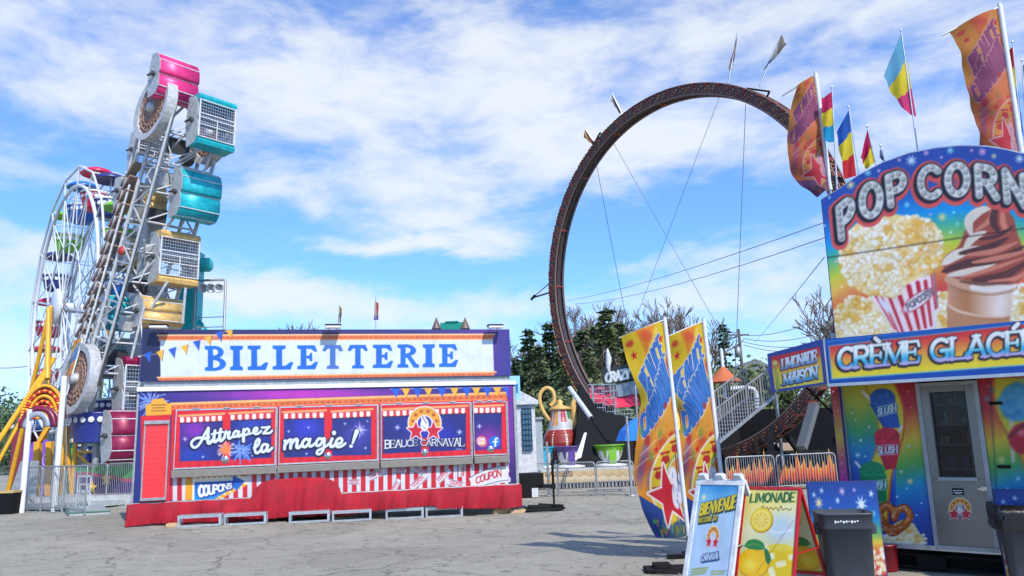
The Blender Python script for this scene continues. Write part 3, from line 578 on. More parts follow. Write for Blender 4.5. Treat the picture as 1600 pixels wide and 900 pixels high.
    for k, (x0, x1, ya, yb, yc, yd) in enumerate(WN):
        A.poly([(x0-1, ya-11), (x1+1, yc-11), (x1+1, yc), (x0-1, ya)], (225, 60, 60)); A.line([(x0-2, ya-11.5), (x1+3, yc-12.5)], 2.6, (255, 160, 90)); A.line([(x0-2, ya-10), (x1+3, yc-11)], 1, (255, 205, 150))
        glw = [(305, 672, (150, 45, 185)), (395, 670, (50, 70, 190)), (480, 668, (55, 60, 205)), (560, 680, (70, 70, 170)), (660, 665, (60, 60, 190)), (762, 688, (160, 45, 160))][k]
        def col(x, y, g=glw, x0=x0):
            e = np.exp(-((x-g[0])/26)**2-((y-g[1])/22)**2)[:, None]; c = np.array((32, 42, 125))*(1-e*.9)+np.array(g[2])*e*.9
            if x0 == 281: e2 = np.exp(-((x-300)/30)**2-((y-712)/14)**2)[:, None]*.7; c = c*(1-e2)+np.array((30, 70, 190))*e2
            if x0 == 598: e2 = np.exp(-((x-695)/22)**2-((y-680)/15)**2)[:, None]*.7; c = c*(1-e2)+np.array((40, 45, 190))*e2
            return c
        A.poly([(x0, ya), (x1, yc), (x1, yd), (x0, yb)], col); A.line([(x0, ya+.5), (x1, yc+.5)], 1.2, (20, 22, 50))
        n = int((x1-x0)/10.8)+1; 
        for j in range(n):
            X = x0+3.5+j*(x1-x0-9 if n < 2 else (x1-x0-8)/(n-1)); Y = ly(X, x0, ya, x1, yc)
            A.poly([(X-2.9, Y-8.5), (X+2.9, Y-8.5), (X+2.9, Y-3), (X-2.9, Y-3)], (252, 246, 246)); A.ell(X, Y-3.2, 2.9, 2.9, (252, 246, 246))
    for sx, sy, r_ in [(289, 686, 2.5), (317, 714, 1.6), (451, 674, 1.6), (482, 668, 1.4), (479, 709, 1.5), (539, 662, 1.6), (574, 658, 1.2), (571, 700, 1.6), (621, 668, 3), (718, 675, 3), (749, 666, 2.6), (394, 712, 1.2)]:
        A.glow(sx, sy, r_*2.2, (200, 205, 255), .7); A.star(sx, sy, r_*1.5, (240, 240, 255), 4, .2, 0)
    # fireworks and wand glow
    A.burst(377, 704, 21, (90, 140, 235), 22, 8, 1.8, .85); A.burst(377, 704, 14, (170, 200, 255), 16, 18, 1.1, .85)
    A.burst(352, 702, 15, (250, 200, 190), 20, 9, 1.3); A.burst(352, 702, 9, (255, 140, 60), 16, 10, 1.6); A.glow(352, 702, 9, (255, 140, 60), .6)
    A.glow(562, 672, 13, (190, 170, 255), .9); A.star(562, 672, 15, (225, 220, 255), 4, .12, 0, .8); A.star(562, 672, 11, (225, 220, 255), 4, .12, .78, .7)
    # brush lettering: Attrapez / la / magie !
    def scr(strokes, ox, oy, k):
        sg = []
        for st, wd in strokes:
            p = crom([(ox+x*k, oy+y*k) for x, y in st], 5); n = len(p)
            for i in range(n-1): sg.append((p[i], p[i+1], wd*k/2, wd*k/2))
        A.segs(sg, ((2.2, -.6, 1.0, (12, 16, 60)), (0, 0, 0, (232, 238, 255))))
    k = .1
    scr([([(410, 455), (330, 440), (250, 455), (190, 520), (215, 585), (275, 580), (340, 500), (400, 380), (455, 290)], 42), ([(455, 290), (450, 360), (445, 450), (455, 520), (480, 520), (520, 475)], 52), ([(330, 445), (400, 445), (470, 430)], 36),
         ([(560, 330), (545, 420), (545, 490), (570, 500), (620, 455)], 48), ([(505, 385), (590, 365)], 30), ([(650, 305), (635, 390), (635, 470), (660, 485), (710, 430)], 48), ([(595, 365), (690, 350)], 30),
         ([(705, 440), (730, 340), (750, 375), (780, 360), (785, 350)], 40), ([(785, 350), (765, 420), (780, 450), (820, 430)], 46),
         ([(930, 350), (885, 335), (845, 385), (860, 425), (905, 405), (935, 345)], 42), ([(935, 345), (920, 395), (935, 420), (985, 380)], 42),
         ([(1010, 310), (1005, 400), (1005, 495)], 50), ([(1010, 350), (1055, 300), (1090, 320), (1080, 375), (1035, 395)], 42), ([(1080, 385), (1130, 370), (1190, 330)], 32),
         ([(1160, 350), (1210, 330), (1220, 290), (1180, 290), (1160, 340), (1185, 380), (1240, 370), (1280, 335)], 40),
         ([(1290, 280), (1340, 280), (1410, 268)], 36), ([(1410, 272), (1350, 330), (1315, 372)], 36), ([(1315, 372), (1370, 368), (1415, 365), (1450, 330)], 38)], 280, 640, k)
    scr([([(1170, 600), (1225, 560), (1255, 490), (1235, 460), (1200, 500), (1180, 600), (1200, 675), (1250, 660), (1290, 610)], 44), ([(1380, 550), (1320, 545), (1285, 600), (1300, 660), (1350, 640), (1385, 560)], 44), ([(1385, 555), (1375, 620), (1395, 650), (1450, 600)], 44)], 280, 640, k)
    scr([([(150, 490), (165, 500), (150, 560), (145, 615)], 50), ([(160, 545), (215, 480), (255, 480), (245, 540), (240, 605)], 50), ([(250, 540), (305, 470), (345, 470), (340, 530), (335, 585), (365, 595), (420, 550)], 50),
         ([(530, 480), (480, 460), (430, 510), (430, 570), (475, 580), (525, 520), (545, 460)], 46), ([(545, 465), (530, 540), (550, 575), (610, 540), (650, 500)], 44),
         ([(735, 470), (690, 450), (645, 500), (645, 555), (690, 560), (740, 500), (755, 450)], 46), ([(775, 450), (765, 560), (740, 650), (690, 695), (650, 685), (665, 640), (730, 610), (810, 560), (840, 530)], 40),
         ([(890, 455), (865, 520), (865, 570), (900, 575), (960, 530)], 50), ([(918, 360), (920, 368)], 66), ([(960, 535), (1020, 525), (1045, 480), (1020, 445), (970, 470), (945, 530), (970, 580), (1030, 575), (1095, 530)], 44)], 430, 640, k)
    A.segs([((556+1.5, 674), (551, 692.5), 3.6, 1.8)], ((2, -.6, 1, (12, 16, 60)), (0, 0, 0, (232, 238, 255)))); A.ell(548.3, 697.6, 3.4, 3, (12, 16, 60), a=.9); A.ell(548.5, 697.2, 3, 2.7, (232, 238, 255))
    # badge and carnival name
    A.poly([(658, 684), (670, 684), (670, 712), (658, 712)], (225, 40, 60)); emblem(A, 663.5, 661, 25)
    A.text('BEAUCE', 602, 700.5, 652, 696, 12.5, 9, .15, True, ((.9, .3, .5, (15, 15, 50)), (0, 0, 0, W)), thin=.55); A.text('CARNAVAL', 657.5, 696, 725, 697, 8.5, 12.5, .15, True, ((.9, .3, .5, (15, 15, 50)), (0, 0, 0, W)), thin=.55)
    A.line([(712, 703), (715, 700.5), (717, 703.5), (720, 700.5), (722, 703)], 1, (150, 150, 200))
    # round social badges
    A.ell(752, 689, 7.8, 7.8, (240, 130, 130)); A.ell(754, 693, 5, 4, (245, 170, 110), soft=3); A.line([(747.5, 685.5), (756.5, 685), (756.5, 693), (748, 693.5), (747.5, 685.5)], 1.3, W); A.ell(752, 689.3, 2.2, 2.2, W, ring=.6); A.ell(754.6, 686.7, .8, .8, W)
    A.ell(773, 690, 8.5, 8.8, (25, 120, 235)); A.line(crom([(777.5, 685), (774.5, 685.5), (774, 689), (773.8, 697)]), 2.6, W); A.line([(770.5, 690.5), (777, 690)], 2.2, W)
def paint_sign(A):
    A.fn(lambda X, Y: ramp((X-215)/580, [(0, (28, 32, 80)), (.4, (48, 40, 105)), (.85, (58, 44, 130)), (.93, (95, 50, 150)), (1, (52, 46, 140))]))
    t0 = lambda x: ly(x, 245, 523, 783, 521.5); b0 = lambda x: ly(x, 245, 594, 783, 585)
    A.poly([(250, t0(250)+5), (770, t0(770)+5), (772, 585), (251, 593)], (226, 234, 244))
    for f, x0, x1 in ((t0, 246, 773), (lambda x: b0(x)-5, 246, 775)):
        A.poly([(x0, f(x0)), (x1, f(x1)), (x1-4, f(x1)+8.5), (x0+3, f(x0)+8.5)], (238, 120, 65)); A.line([(x0, f(x0)+.8), (x1, f(x1)+.8)], 2.2, (255, 205, 150)); A.line([(x0+2, f(x0)+8.6), (x1-3, f(x1)+8.6)], 1.6, (255, 180, 120))
        for x in range(int(x0)+6, int(x1)-4, 8): A.line([(x-2.4, f(x)+6.2), (x, f(x)+3.6), (x+2.4, f(x)+6.2)], 1, (175, 70, 40), a=.8)
    Bc = (16, 108, 214); 
    def sl(pts): 
        for p in pts: A.poly(p, Bc)
    for x in (374, 492, 612, 730): A.line([(x, 530), (x-.3, 588)], .8, (205, 215, 228), a=.8)
    # slab-serif capitals, drawn from a unit cell (w wide, 1 high, y up)
    def cap(ch, x0, x1, yb, h, c=Bc):
        w_ = x1-x0; 
        def q(u, v): return (x0+u*w_, yb-v*h)
        P = lambda pts, cc=c: A.poly([q(*p) for p in pts], cc)
        s = .13
        if ch == 'I': P([(0, 0), (1, 0), (1, s), (.78, .19), (.76, .8), (1, 1-s), (1, 1), (0, 1), (0, 1-s), (.24, .8), (.22, .19), (0, s)])
        if ch == 'L': P([(0, 0), (.86, 0), (1, .3), (.86, .33), (.62, .17), (.46, .16), (.45, .82), (.62, 1-s), (.62, 1), (0, 1), (0, 1-s), (.17, .82), (.17, .17), (0, s)])
        if ch == 'E': P([(0, 0), (.86, 0), (1, .3), (.88, .32), (.66, .17), (.44, .16), (.44, .46), (.56, .44), (.62, .33), (.72, .34), (.72, .68), (.62, .68), (.56, .57), (.44, .56), (.44, .85), (.66, .84), (.85, .72), (.96, .75), (.84, 1), (0, 1), (0, 1-s), (.16, .82), (.16, .17), (0, s)])
        if ch == 'T': P([(.22, 0), (.8, 0), (.8, s-.02), (.64, .16), (.64, .85), (.72, .85), (.88, .72), (1, .77), (.88, 1), (.12, 1), (0, .77), (.12, .72), (.28, .85), (.37, .85), (.37, .16), (.22, s-.02)])
        if ch in 'BR':
            P([(0, 0), (.52 if ch == 'R' else .5, 0), (.5, s), (.38, .17), (.38, .83), (.5, .9), (.5, 1), (0, 1), (0, 1-s), (.14, .82), (.14, .17), (0, s)])
            def bowl(cy, ry, rx): return [(.45, cy+ry)]+[(.45+rx*math.cos(R(t)), cy+ry*math.sin(R(t))) for t in range(80, -81, -16)]+[(.45, cy-ry)]
            P([(.2, 1)]+bowl(.745, .255, .42)+[(.2, .49)])
            if ch == 'B': P([(.2, .54)]+bowl(.275, .275, .53)+[(.2, 0)])
            else: P([(.38, .5), (.64, .5), (.9, .16), (1, .13), (1, 0), (.76, 0), (.46, .42), (.38, .42)])
            P([(.38, .87)]+[(.44+.17*math.cos(R(t)), .745+.125*math.sin(R(t))) for t in range(90, -91, -18)]+[(.38, .62)], (226, 234, 244))
            if ch == 'B': P([(.38, .43)]+[(.45+.24*math.cos(R(t)), .275+.15*math.sin(R(t))) for t in range(90, -91, -18)]+[(.38, .125)], (226, 234, 244))
    for ch, x0, x1 in [('B', 320, 354), ('I', 359.5, 379.5), ('L', 387, 419.5), ('L', 426, 458.5), ('E', 464.5, 497), ('T', 503.5, 536), ('T', 543, 575), ('E', 582.5, 614.5), ('R', 621, 654.5), ('I', 660.5, 679.5), ('E', 686, 716)]:
        yb = ly(x0, 320, 579.5, 716, 573); yt_ = ly(x0, 320, 540.5, 716, 537.5); cap(ch, x0, x1, yb, yb-yt_, Bc if x0 != 503.5 else (72, 116, 196))
    A.line(crom([(214, 557), (250, 552), (300, 541), (335, 527), (362, 512)]), .8, (200, 200, 215))
    for k, (x, y) in enumerate([(216, 556), (231, 552), (250, 549), (269, 545), (288, 540), (307, 533), (325, 526), (342, 519), (358, 515)]):
        dx = 1 if k < 4 else 0; A.poly([(x-6, y+1), (x+6, y-2-dx), (x+3+k*.2, y+15)], (250, 185, 60) if k % 2 == 0 else (30, 95, 210)); A.line([(x+6, y-2), (x+3.5, y+15)], 1.2, (70, 55, 60), a=.6)
def artrect(name, F, px0, py0, px1, py1, n, paint, par, res=95, m=None, **k):
    A = Art(pxrect(F, px0, py0, px1, py1, n, res)); paint(A); return A.build(name, m or ART, par, **k)
A = Art(rect(T, 0.02, TW-.1, 3.31, 4.53, .0, 90)); paint_sign(A); A.build('sign_face', ART, sb)
A = Art(rect(T, 0.03, TW-.06, .52, 3.058, .0, 90)); paint_T(A); A.build('front_panel', ART, tr)
# roll-down door on the left
u0, v0_ = T.hit(222, 784); u1, v1_ = T.hit(264, 660)
m = MB(); m.boxf(T, u0, u1, .62, v1_-.02, .005, .05)
for k in range(14): v = .66+k*(v1_-.75)/13; m.boxf(T, u0+.03, u1-.03, v, v+.012, .05, .056)
dr = m.build('roller_door', redp, tr); m = MB(); m.boxf(T, u0-.03, u1+.03, v1_-.03, v1_+.05, .005, .1); m.boxf(T, u0-.03, u1+.03, .56, .62, .005, .1)
for s in (u0-.03, u1): m.boxf(T, s, s+.03, .62, v1_-.03, .005, .075)
m.build('door_frame', galv, dr)
# shutters
chrome = mat('chrome', (.6, .6, .6), .15, 1., .05)
HT = [(273, 431), (435.5, 590), (594.5, 736), (739.5, 792.5)]
KN = [(352, 718.5), (512.5, 712.5), (664, 707), (767, 702)]
for (xa, xb), (kx, ky) in zip(HT, KN):
    ua = T.hit(xa, 700)[0]; ub = T.hit(xb, 700)[0]; va = T.hit((xa+xb)/2, ly((xa+xb)/2, 273, 733, 793, 709.5))[1]; vb = T.hit((xa+xb)/2, ly((xa+xb)/2, 273, 641, 793, 627))[1]
    A = Art(rect(T, ua+.02, ub-.02, va+.02, vb-.02, .075, 95)); paint_T(A); m = MB(); m.boxf(T, ua, ub, va, vb, .006, .07); sh = m.build('shutter', redp, tr); A.build('shutter_face', ART, sh)
    m = MB(); m.boxf(T, ua, ub, va-.012, va+.02, .006, .085); m.boxf(T, ua, ub, vb-.02, vb+.008, .006, .085); m.boxf(T, ua, ua+.02, va+.02, vb-.02, .006, .085); m.boxf(T, ub-.02, ub, va+.02, vb-.02, .006, .085); m.build('shutter_frame', alu, sh)
    for q in (.2, .5, .8): m = MB(); uq = ua+(ub-ua)*q; m.boxf(T, uq-.07, uq+.07, vb+.0, vb+.035, .02, .095); m.tube(T.p(uq-.07, vb+.02, .1), T.p(uq+.07, vb+.02, .1), .014, n=6); m.build('hinge', galv, sh)
    P = T.hp(kx, ky, .08); m = MB(); m.lathe([(0, .035), (.045, .034), (.058, .022), (.062, 0), (.085, -.002)], P+T.N*.01, 18, T.N); m.lathe([(0, .06), (.02, .058), (.022, .03)], P, 10, T.N); m.boxf(T.off(*T.hit(kx, ky, .08), .08), -.035, .035, -.008, .008, .05, .065); m.build('latch', chrome, sh)
    m = MB(); m.boxf(T, ua-.015, ub+.0, va-.2, va-.03, .006, .2); m.build('counter_shelf', taupe, tr, bevel=.01)
    m = MB(); m.boxf(T, ub-.0, ub+.03, va-.22, vb, .006, .10); m.build('divider', galv, tr)
# red cloth skirt with the wheel-arch hump
nu = 260; top = []
for i in range(nu):
    u = -.08+(TW+.14)*i/(nu-1); X = proj(T.p(u, .5))[0]
    v = .5; h = 1-((X-463)/70)**4
    if h > 0: v = max(v, .5+.42*min(1, (max(0, h))**.55))
    top.append((u, v+.008*math.sin(u*9)))
G_ = np.zeros((26, nu, 3)); rr = random.Random(3); ph = [rr.uniform(0, 6) for _ in range(6)]
for i, (u, v) in enumerate(top):
    bot = .015+.10*ss((u-4.4)/1.5)-.05*ss((u-7.8)/1.)+.02*math.sin(u*2.1) 
    gr = gz(*(T.p(u, 0)[:2]))
    bot = max(bot+gr*(.6 if u > 7 else .25), gr+.01)
    for j in range(26):
        t = j/25; fold = .05*math.sin(u*6.3+ph[0]+.8*math.sin(u*1.7))+.02*math.sin(u*14+ph[1])+.012*math.sin(u*27+ph[2]+t*2)
        G_[j, i] = T.p(u, v+(bot-v)*t, .10+fold*(.25+.95*t)+.018*math.sin(u*41+t*4)*t+.05*math.sin(3.1*t)*(.4+.6*(v > .6)))
m = MB(); m.grid(G_[::-1]); m.build('skirt', redf, tr, solid=.006)
# running gear glimpsed under the skirt
m = MB(); m.boxf(T, .3, TW-.2, .35, .5, -2.3, -.25)
for u in (3.3, 4.3):
    for n_ in (-.35, -2.1): m.lathe([(0, -.1), (.33, -.1), (.35, -.05), (.35, .05), (.33, .1), (0, .1)], T.p(u, .35, n_)+(0, 0, gz(*T.p(u, 0)[:2])), 20, T.N)
m.build('chassis', blackr, tr)
# towing tongue, jack and coupler at the right-hand end
c = gp(850, 797); m = MB(); e0 = T.p(TW, .42, -.5); e1 = T.p(TW, .42, -1.9); tip = T.p(TW+1.25, .34, -1.0)
m.tube(e0, tip, .06, n=4); m.tube(e1, tip, .06, n=4); m.tube(tip, tip+(0, 0, .7), .04); m.tube(tip+(0, 0, .62), tip+(.18, -.1, .62), .02); m.tube(tip, (tip[0], tip[1], -.16), .03); m.lathe([(.12, 0), (.12, .02)], (tip[0], tip[1], -.2), 12); m.boxf(T, TW+.05, TW+.9, .4, .72, -1.5, -.7); m.boxf(T, TW+.1, TW+.5, .1, .45, -1.2, -.5); m.build('tow_hitch', black, tr)
# flood lamps over the sign
for x in (252, 520, 770):
    u, v = T.hit(x, 514); g2 = T.off(u, 4.56, 0)
    m = MB(); m.tube(g2.p(-.1, -.1, -.05), g2.p(-.1, .03, .26), .012); m.tube(g2.p(.1, -.1, -.05), g2.p(.1, .03, .26), .012); hd = m.build('lamp_bracket', galv, tr)
    m = MB(); m.boxf(g2, -.2, .2, .015, .06, .16, .40); m.build('flood_lamp', black, hd); m = MB(); m.boxf(g2, -.19, .19, -.03, .014, .17, .42); m.build('lens', white, hd)

# blocks, steps and hardware standing around the trailer
def steps_proto(P, yaw, label):
    F = Fr(P, yaw); t = thing('step_stool', label, 'step', P, 'low aluminium steps in front of the ticket trailer')
    m = MB(); m.boxf(F, -.47, .47, .225, .255, -.34, 0); 
    for k in range(22): m.boxf(F, -.46+k*.042, -.44+k*.042, .255, .262, -.33, -.01)
    m.build('platform', alu, t)
    for s in (-1, 1):
        for n_ in (-.33, -.05): m = MB(); m.boxf(F, s*.44-.025, s*.44+.025, 0.0, .225, n_, n_+.05); m.build('leg', alu, t)
    m = MB(); m.boxf(F, -.413, .413, .0, .045, -.05, -.01); m.boxf(F, -.413, .413, .19, .223, -.04, -.005); m.build('foot_bar', alu, t); return t
SP = [(311, 823), (382.5, 820), (483, 816.5), (549.5, 814.5), (632.5, 811), (694.5, 808.5)]
SL = ['aluminium step stool nearest the left end of the trailer skirt', 'aluminium step stool second from the left below the coupons arrow', 'aluminium step stool in front of the red wheel-arch hump, left of centre', 'aluminium step stool just right of the wheel-arch hump', 'aluminium step stool below the carnival badge shutter', 'aluminium step stool nearest the timber blocks']
st0 = None
for (x, y), l in zip(SP, SL):
    P = gp(x, y)
    if st0 is None: st0 = steps_proto(P, R(10), l)
    else: dup(st0, None, P, None, l)
def block(px, py, ln_, hh, dd, yaw, lab, z=0.):
    P = gp(px, py)+V3(0, 0, z); F = Fr(P, yaw); m = MB(); m.boxf(F, -ln_/2, ln_/2, 0, hh, -dd, 0); m.build('timber_block', wood, None, lab, 'timber block', 'timber blocks under the trailer corners', loc=P, bevel=.008)
block(783, 803, .42, .09, .3, R(12), 'lower timber block of the pair propping the right corner of the trailer'); block(786, 803, .38, .09, .28, R(4), 'upper timber block lying on the other under the trailer corner', .092); block(810, 802, .42, .09, .22, R(16), 'single timber block lying rightmost beside the pair'); block(270, 824, .3, .08, .25, R(12), 'small timber block between the red skirt and the first step')
m = MB(); P = gp(852, 800); F = Fr(P, R(8))
m.boxf(F, -.5, .5, .02, .1, -.5, -.1); m.tube(F.p(-.4, .12, -.2), F.p(.45, .1, -.3), .06); m.tube(F.p(-.1, .16, -.4), F.p(.5, .12, -.1), .04); m.path([F.p(-.5, .06, 0), F.p(-.1, .05, .12), F.p(.3, .05, .02), F.p(.55, .06, -.2)], .03); m.build('hitch_gear', blackr, None, 'black towing gear and folded hose lying on the asphalt right of the ticket trailer', 'towing gear', loc=P)
# ================================================================== POPCORN STAND
S = Fr(gp(1400, 893), R(-39.1), R(-.85)); W_ = (240, 244, 246)
sd = thing('popcorn_stand', 'food stand with a rainbow front, steel door and a tall arched POP CORN board', 'food stand', S.P)
bw = mat('stand_white', (.5, .5, .5), .5)
m = MB(); m.boxf(S, -.45, 4.2, .3, 2.75, -2.4, -.35); m.boxf(S, -.45, .44, .3, 2.75, -.35, -.012); m.boxf(S, 1.04, 4.2, .3, 2.75, -.35, -.012); m.boxf(S, .44, 1.04, 2.1, 2.75, -.35, -.012); m.build('body', bw, sd)
m = MB(); m.boxf(S, -.40, 4.2, .26, .31, -.4, .03); m.build('sill', alu, sd)
m = MB(); m.boxf(S, -.2, 4.2, .0, .26, -1.6, -.25)
for k in range(4): m.boxf(S, .2+k*1.1, .5+k*1.1, .05, .2, -.25, -.1)
m.boxf(S, -.1, 4.2, .04, .07, -.12, -.09); m.boxf(S, -.1, 4.2, .17, .2, -.14, -.1)
m.build('undercarriage', black, sd)
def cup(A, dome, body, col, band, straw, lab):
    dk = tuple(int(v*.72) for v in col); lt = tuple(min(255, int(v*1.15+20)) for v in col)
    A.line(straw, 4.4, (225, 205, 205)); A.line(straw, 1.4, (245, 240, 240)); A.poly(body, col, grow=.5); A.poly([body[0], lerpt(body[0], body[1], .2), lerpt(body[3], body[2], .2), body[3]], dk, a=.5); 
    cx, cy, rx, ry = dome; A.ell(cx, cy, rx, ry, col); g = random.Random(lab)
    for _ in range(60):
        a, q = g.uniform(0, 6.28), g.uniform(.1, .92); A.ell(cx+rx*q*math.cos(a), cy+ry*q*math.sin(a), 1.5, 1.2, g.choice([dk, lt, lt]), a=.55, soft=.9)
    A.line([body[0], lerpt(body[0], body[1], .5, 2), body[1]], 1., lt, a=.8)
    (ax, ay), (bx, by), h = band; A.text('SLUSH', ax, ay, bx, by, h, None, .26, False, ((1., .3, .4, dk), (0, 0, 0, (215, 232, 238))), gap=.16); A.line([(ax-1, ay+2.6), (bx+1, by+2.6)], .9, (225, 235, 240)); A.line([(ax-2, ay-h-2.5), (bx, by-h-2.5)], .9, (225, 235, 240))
def lerpt(a, b, t, dy=0): return (a[0]+(b[0]-a[0])*t, a[1]+(b[1]-a[1])*t+dy)
def pretzel(A, cx, cy, s, tilt=0.):
    def q(x, y): c, n = math.cos(tilt), math.sin(tilt); return (cx+s*(x*c-y*n), cy+s*(x*n+y*c))
    loop = crom([q(-.05, .8), q(-.6, .35), q(-.95, -.3), q(-.6, -.8), q(-.1, -.55), q(.0, -.1), q(.1, -.55), q(.6, -.8), q(.95, -.3), q(.6, .35), q(.05, .8)], 6)
    A.line(loop, s*.5, (110, 45, 15)); A.line(loop, s*.42, (178, 84, 30)); A.line(loop, s*.2, (214, 128, 62), dx=-s*.04, dy=-s*.06)
    A.line([q(-.6, .3), q(.1, .55), q(.3, .8)], s*.3, (165, 75, 28)); A.line([q(.6, .3), q(-.1, .55), q(-.3, .8)], s*.3, (190, 98, 40))
    g = random.Random(5)
    for _ in range(40): p = g.choice(loop); A.ell(p[0]+g.uniform(-.2, .2)*s, p[1]+g.uniform(-.2, .2)*s, .8, .7, (245, 225, 190))
def stars(A, lst):
    for x, y, r_, k in lst:
        c = [(225, 240, 250), (245, 225, 150), (240, 175, 215), (150, 225, 235)][k]
        A.glow(x, y, r_*1.5, c, .35)
        if r_ > 2.5: A.star(x, y, r_, c, 8 if r_ > 4 else 6, .35)
        else: A.ell(x, y, r_*.8, r_*.8, c)
def paint_facade(A):
    def bg(X, Y):
        t = (Y-598+(X-1318)*-.10)/255.; t = t+np.where(X < 1400, .18-.0*X, 0.)+.03*np.sin(X*.04)
        t = np.where((X > 1395), t-.06+.0005*(X-1395), t)
        return ramp(t, [(-.1, (185, 20, 50)), (.05, (190, 30, 50)), (.17, (225, 130, 45)), (.27, (225, 190, 45)), (.42, (85, 165, 70)), (.56, (20, 145, 190)), (.72, (40, 90, 185)), (.9, (35, 60, 150)), (1.1, (30, 45, 120))])
    A.fn(bg)
    A.poly([(1318, 600), (1352, 600), (1366, 620), (1372, 655), (1366, 690), (1355, 720), (1344, 765), (1325, 765)], lambda x, y: ramp((y-600)/165+.02*np.sin(x*.2), [(0, (205, 190, 45)), (.2, (175, 180, 50)), (.42, (70, 160, 90)), (.62, (20, 140, 185)), (.85, (40, 80, 175)), (1, (40, 60, 150))]))
    rb = crom([(1398, 600), (1408, 625), (1413, 650), (1411, 680), (1402, 715), (1393, 745), (1388, 790), (1386, 830)]); lb = crom([(1335, 830), (1342, 790), (1347, 760), (1362, 722), (1372, 690), (1372, 655), (1364, 625), (1350, 600)])
    A.poly(rb+lb, (222, 200, 40)); A.line(rb, 3.2, (205, 95, 35)); A.line(lb, 2.4, (200, 140, 40))
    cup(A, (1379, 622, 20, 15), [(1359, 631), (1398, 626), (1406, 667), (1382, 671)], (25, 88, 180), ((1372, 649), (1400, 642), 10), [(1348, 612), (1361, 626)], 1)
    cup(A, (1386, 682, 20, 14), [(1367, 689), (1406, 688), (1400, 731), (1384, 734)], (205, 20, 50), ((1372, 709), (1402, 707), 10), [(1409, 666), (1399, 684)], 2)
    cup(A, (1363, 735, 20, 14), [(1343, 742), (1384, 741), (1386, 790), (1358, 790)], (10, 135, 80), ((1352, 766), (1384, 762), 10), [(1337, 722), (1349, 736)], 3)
    for y in range(786, 806, 5): A.line([(1352, y), (1384, y-1)], 1.6, (225, 190, 50), a=.8)
    def pile(x, y): return y > 858-46*math.exp(-((x-1408)/24)**2) and y < 860
    A.poly([(1380, 862), (1380, 842), (1396, 820), (1412, 812), (1428, 818), (1440, 838), (1446, 862)], (235, 215, 160)); popcorn(A, lambda x, y: pile(x, y) or (y > 836 and x < 1446), 150, (1378, 810, 1446, 860), 4, (2.2, 4.2))
    pretzel(A, 1397, 812, 25, .12)
    stars(A, [(1331, 645, 1.5, 0), (1337, 657, 1.2, 0), (1358, 667, 2.2, 2), (1345, 688, 2.4, 0), (1340, 711, 4.5, 0), (1352, 713, 1.6, 0), (1334, 694, 1, 0), (1420, 697, 3, 3), (1422, 752, 5.5, 1), (1408, 737, 2.8, 0), (1417, 763, 1.5, 0), (1402, 776, 2, 0), (1427, 728, 1.2, 2), (1440, 786, 1.5, 0), (1418, 612, 1.5, 2), (1424, 637, 1.2, 2), (1432, 805, 1.5, 0), (1339, 754, 1.3, 1), (1545, 603, 1.6, 2)])
    # right of the door: candy floss and candied apple
    rb2 = crom([(1553, 590), (1552, 610), (1556, 640), (1566, 665), (1582, 690), (1596, 715), (1604, 745), (1606, 800)])
    A.poly(rb2+[(1700, 800), (1700, 590)], (218, 200, 40)); A.line(rb2, 3.4, (205, 95, 35)); A.line([(1546, 597), (1553, 700), (1562, 858)], 1., (40, 45, 60), a=.8)
    A.line([(1580, 640), (1583, 720)], 5, (225, 210, 190)); A.ell(1590, 628, 29, 30, (60, 150, 205)); 
    g = random.Random(2)
    for _ in range(60): A.ell(1590+g.gauss(0, 13), 626+g.gauss(0, 13), 5, 4, g.choice([(90, 175, 220), (50, 135, 195), (110, 190, 228)]), a=.5, soft=3)
    A.ell(1606, 685, 30, 26, (190, 20, 45)); A.ell(1596, 676, 6, 5, (235, 120, 130), soft=4); A.line([(1576, 683), (1600, 664)], 3, (90, 30, 30))
    stars(A, [(1565, 719, 5, 1), (1591, 748, 2.4, 0), (1574, 764, 2.2, 0), (1550, 760, 1.4, 0)])
    popcorn(A, lambda x, y: x > 1553 and y > 838, 60, (1552, 836, 1600, 862), 9, (2.2, 4))
A = Art(rect(S, -.375, .43, .31, 2.13, 0, 130)); paint_facade(A); A.build('front_panel', ART, sd, k=.9)
A = Art(rect(S, 1.05, 4.1, .31, 2.13, 0, 70)); paint_facade(A); A.build('front_panel', ART, sd, k=.9)
def paint_post(A):
    A.fn(lambda X, Y: ramp((Y-607)/190, [(0, (170, 35, 55)), (.12, (205, 80, 60)), (.4, (222, 185, 60)), (.6, (205, 90, 120)), (.75, (200, 50, 150)), (.95, (90, 70, 170)), (1.1, (40, 70, 170))]))
    stars(A, [(1302, 612, 1.8, 2), (1305, 628, 1.2, 2), (1309, 641, 1.2, 2), (1313, 674, 1.6, 3), (1316, 711, 1.6, 2), (1315, 724, 2.6, 2), (1317, 738, 1.2, 2), (1320, 756, 4, 0), (1326, 775, 1.5, 0)])
A = Art(rect(S, -.49, -.40, .62, 2.1, .06, 150)); paint_post(A); m = MB(); m.boxf(S, -.495, -.395, .3, 2.12, -.02, .057); ps = m.build('corner_post', navy, sd); A.build('post_face', ART, ps)
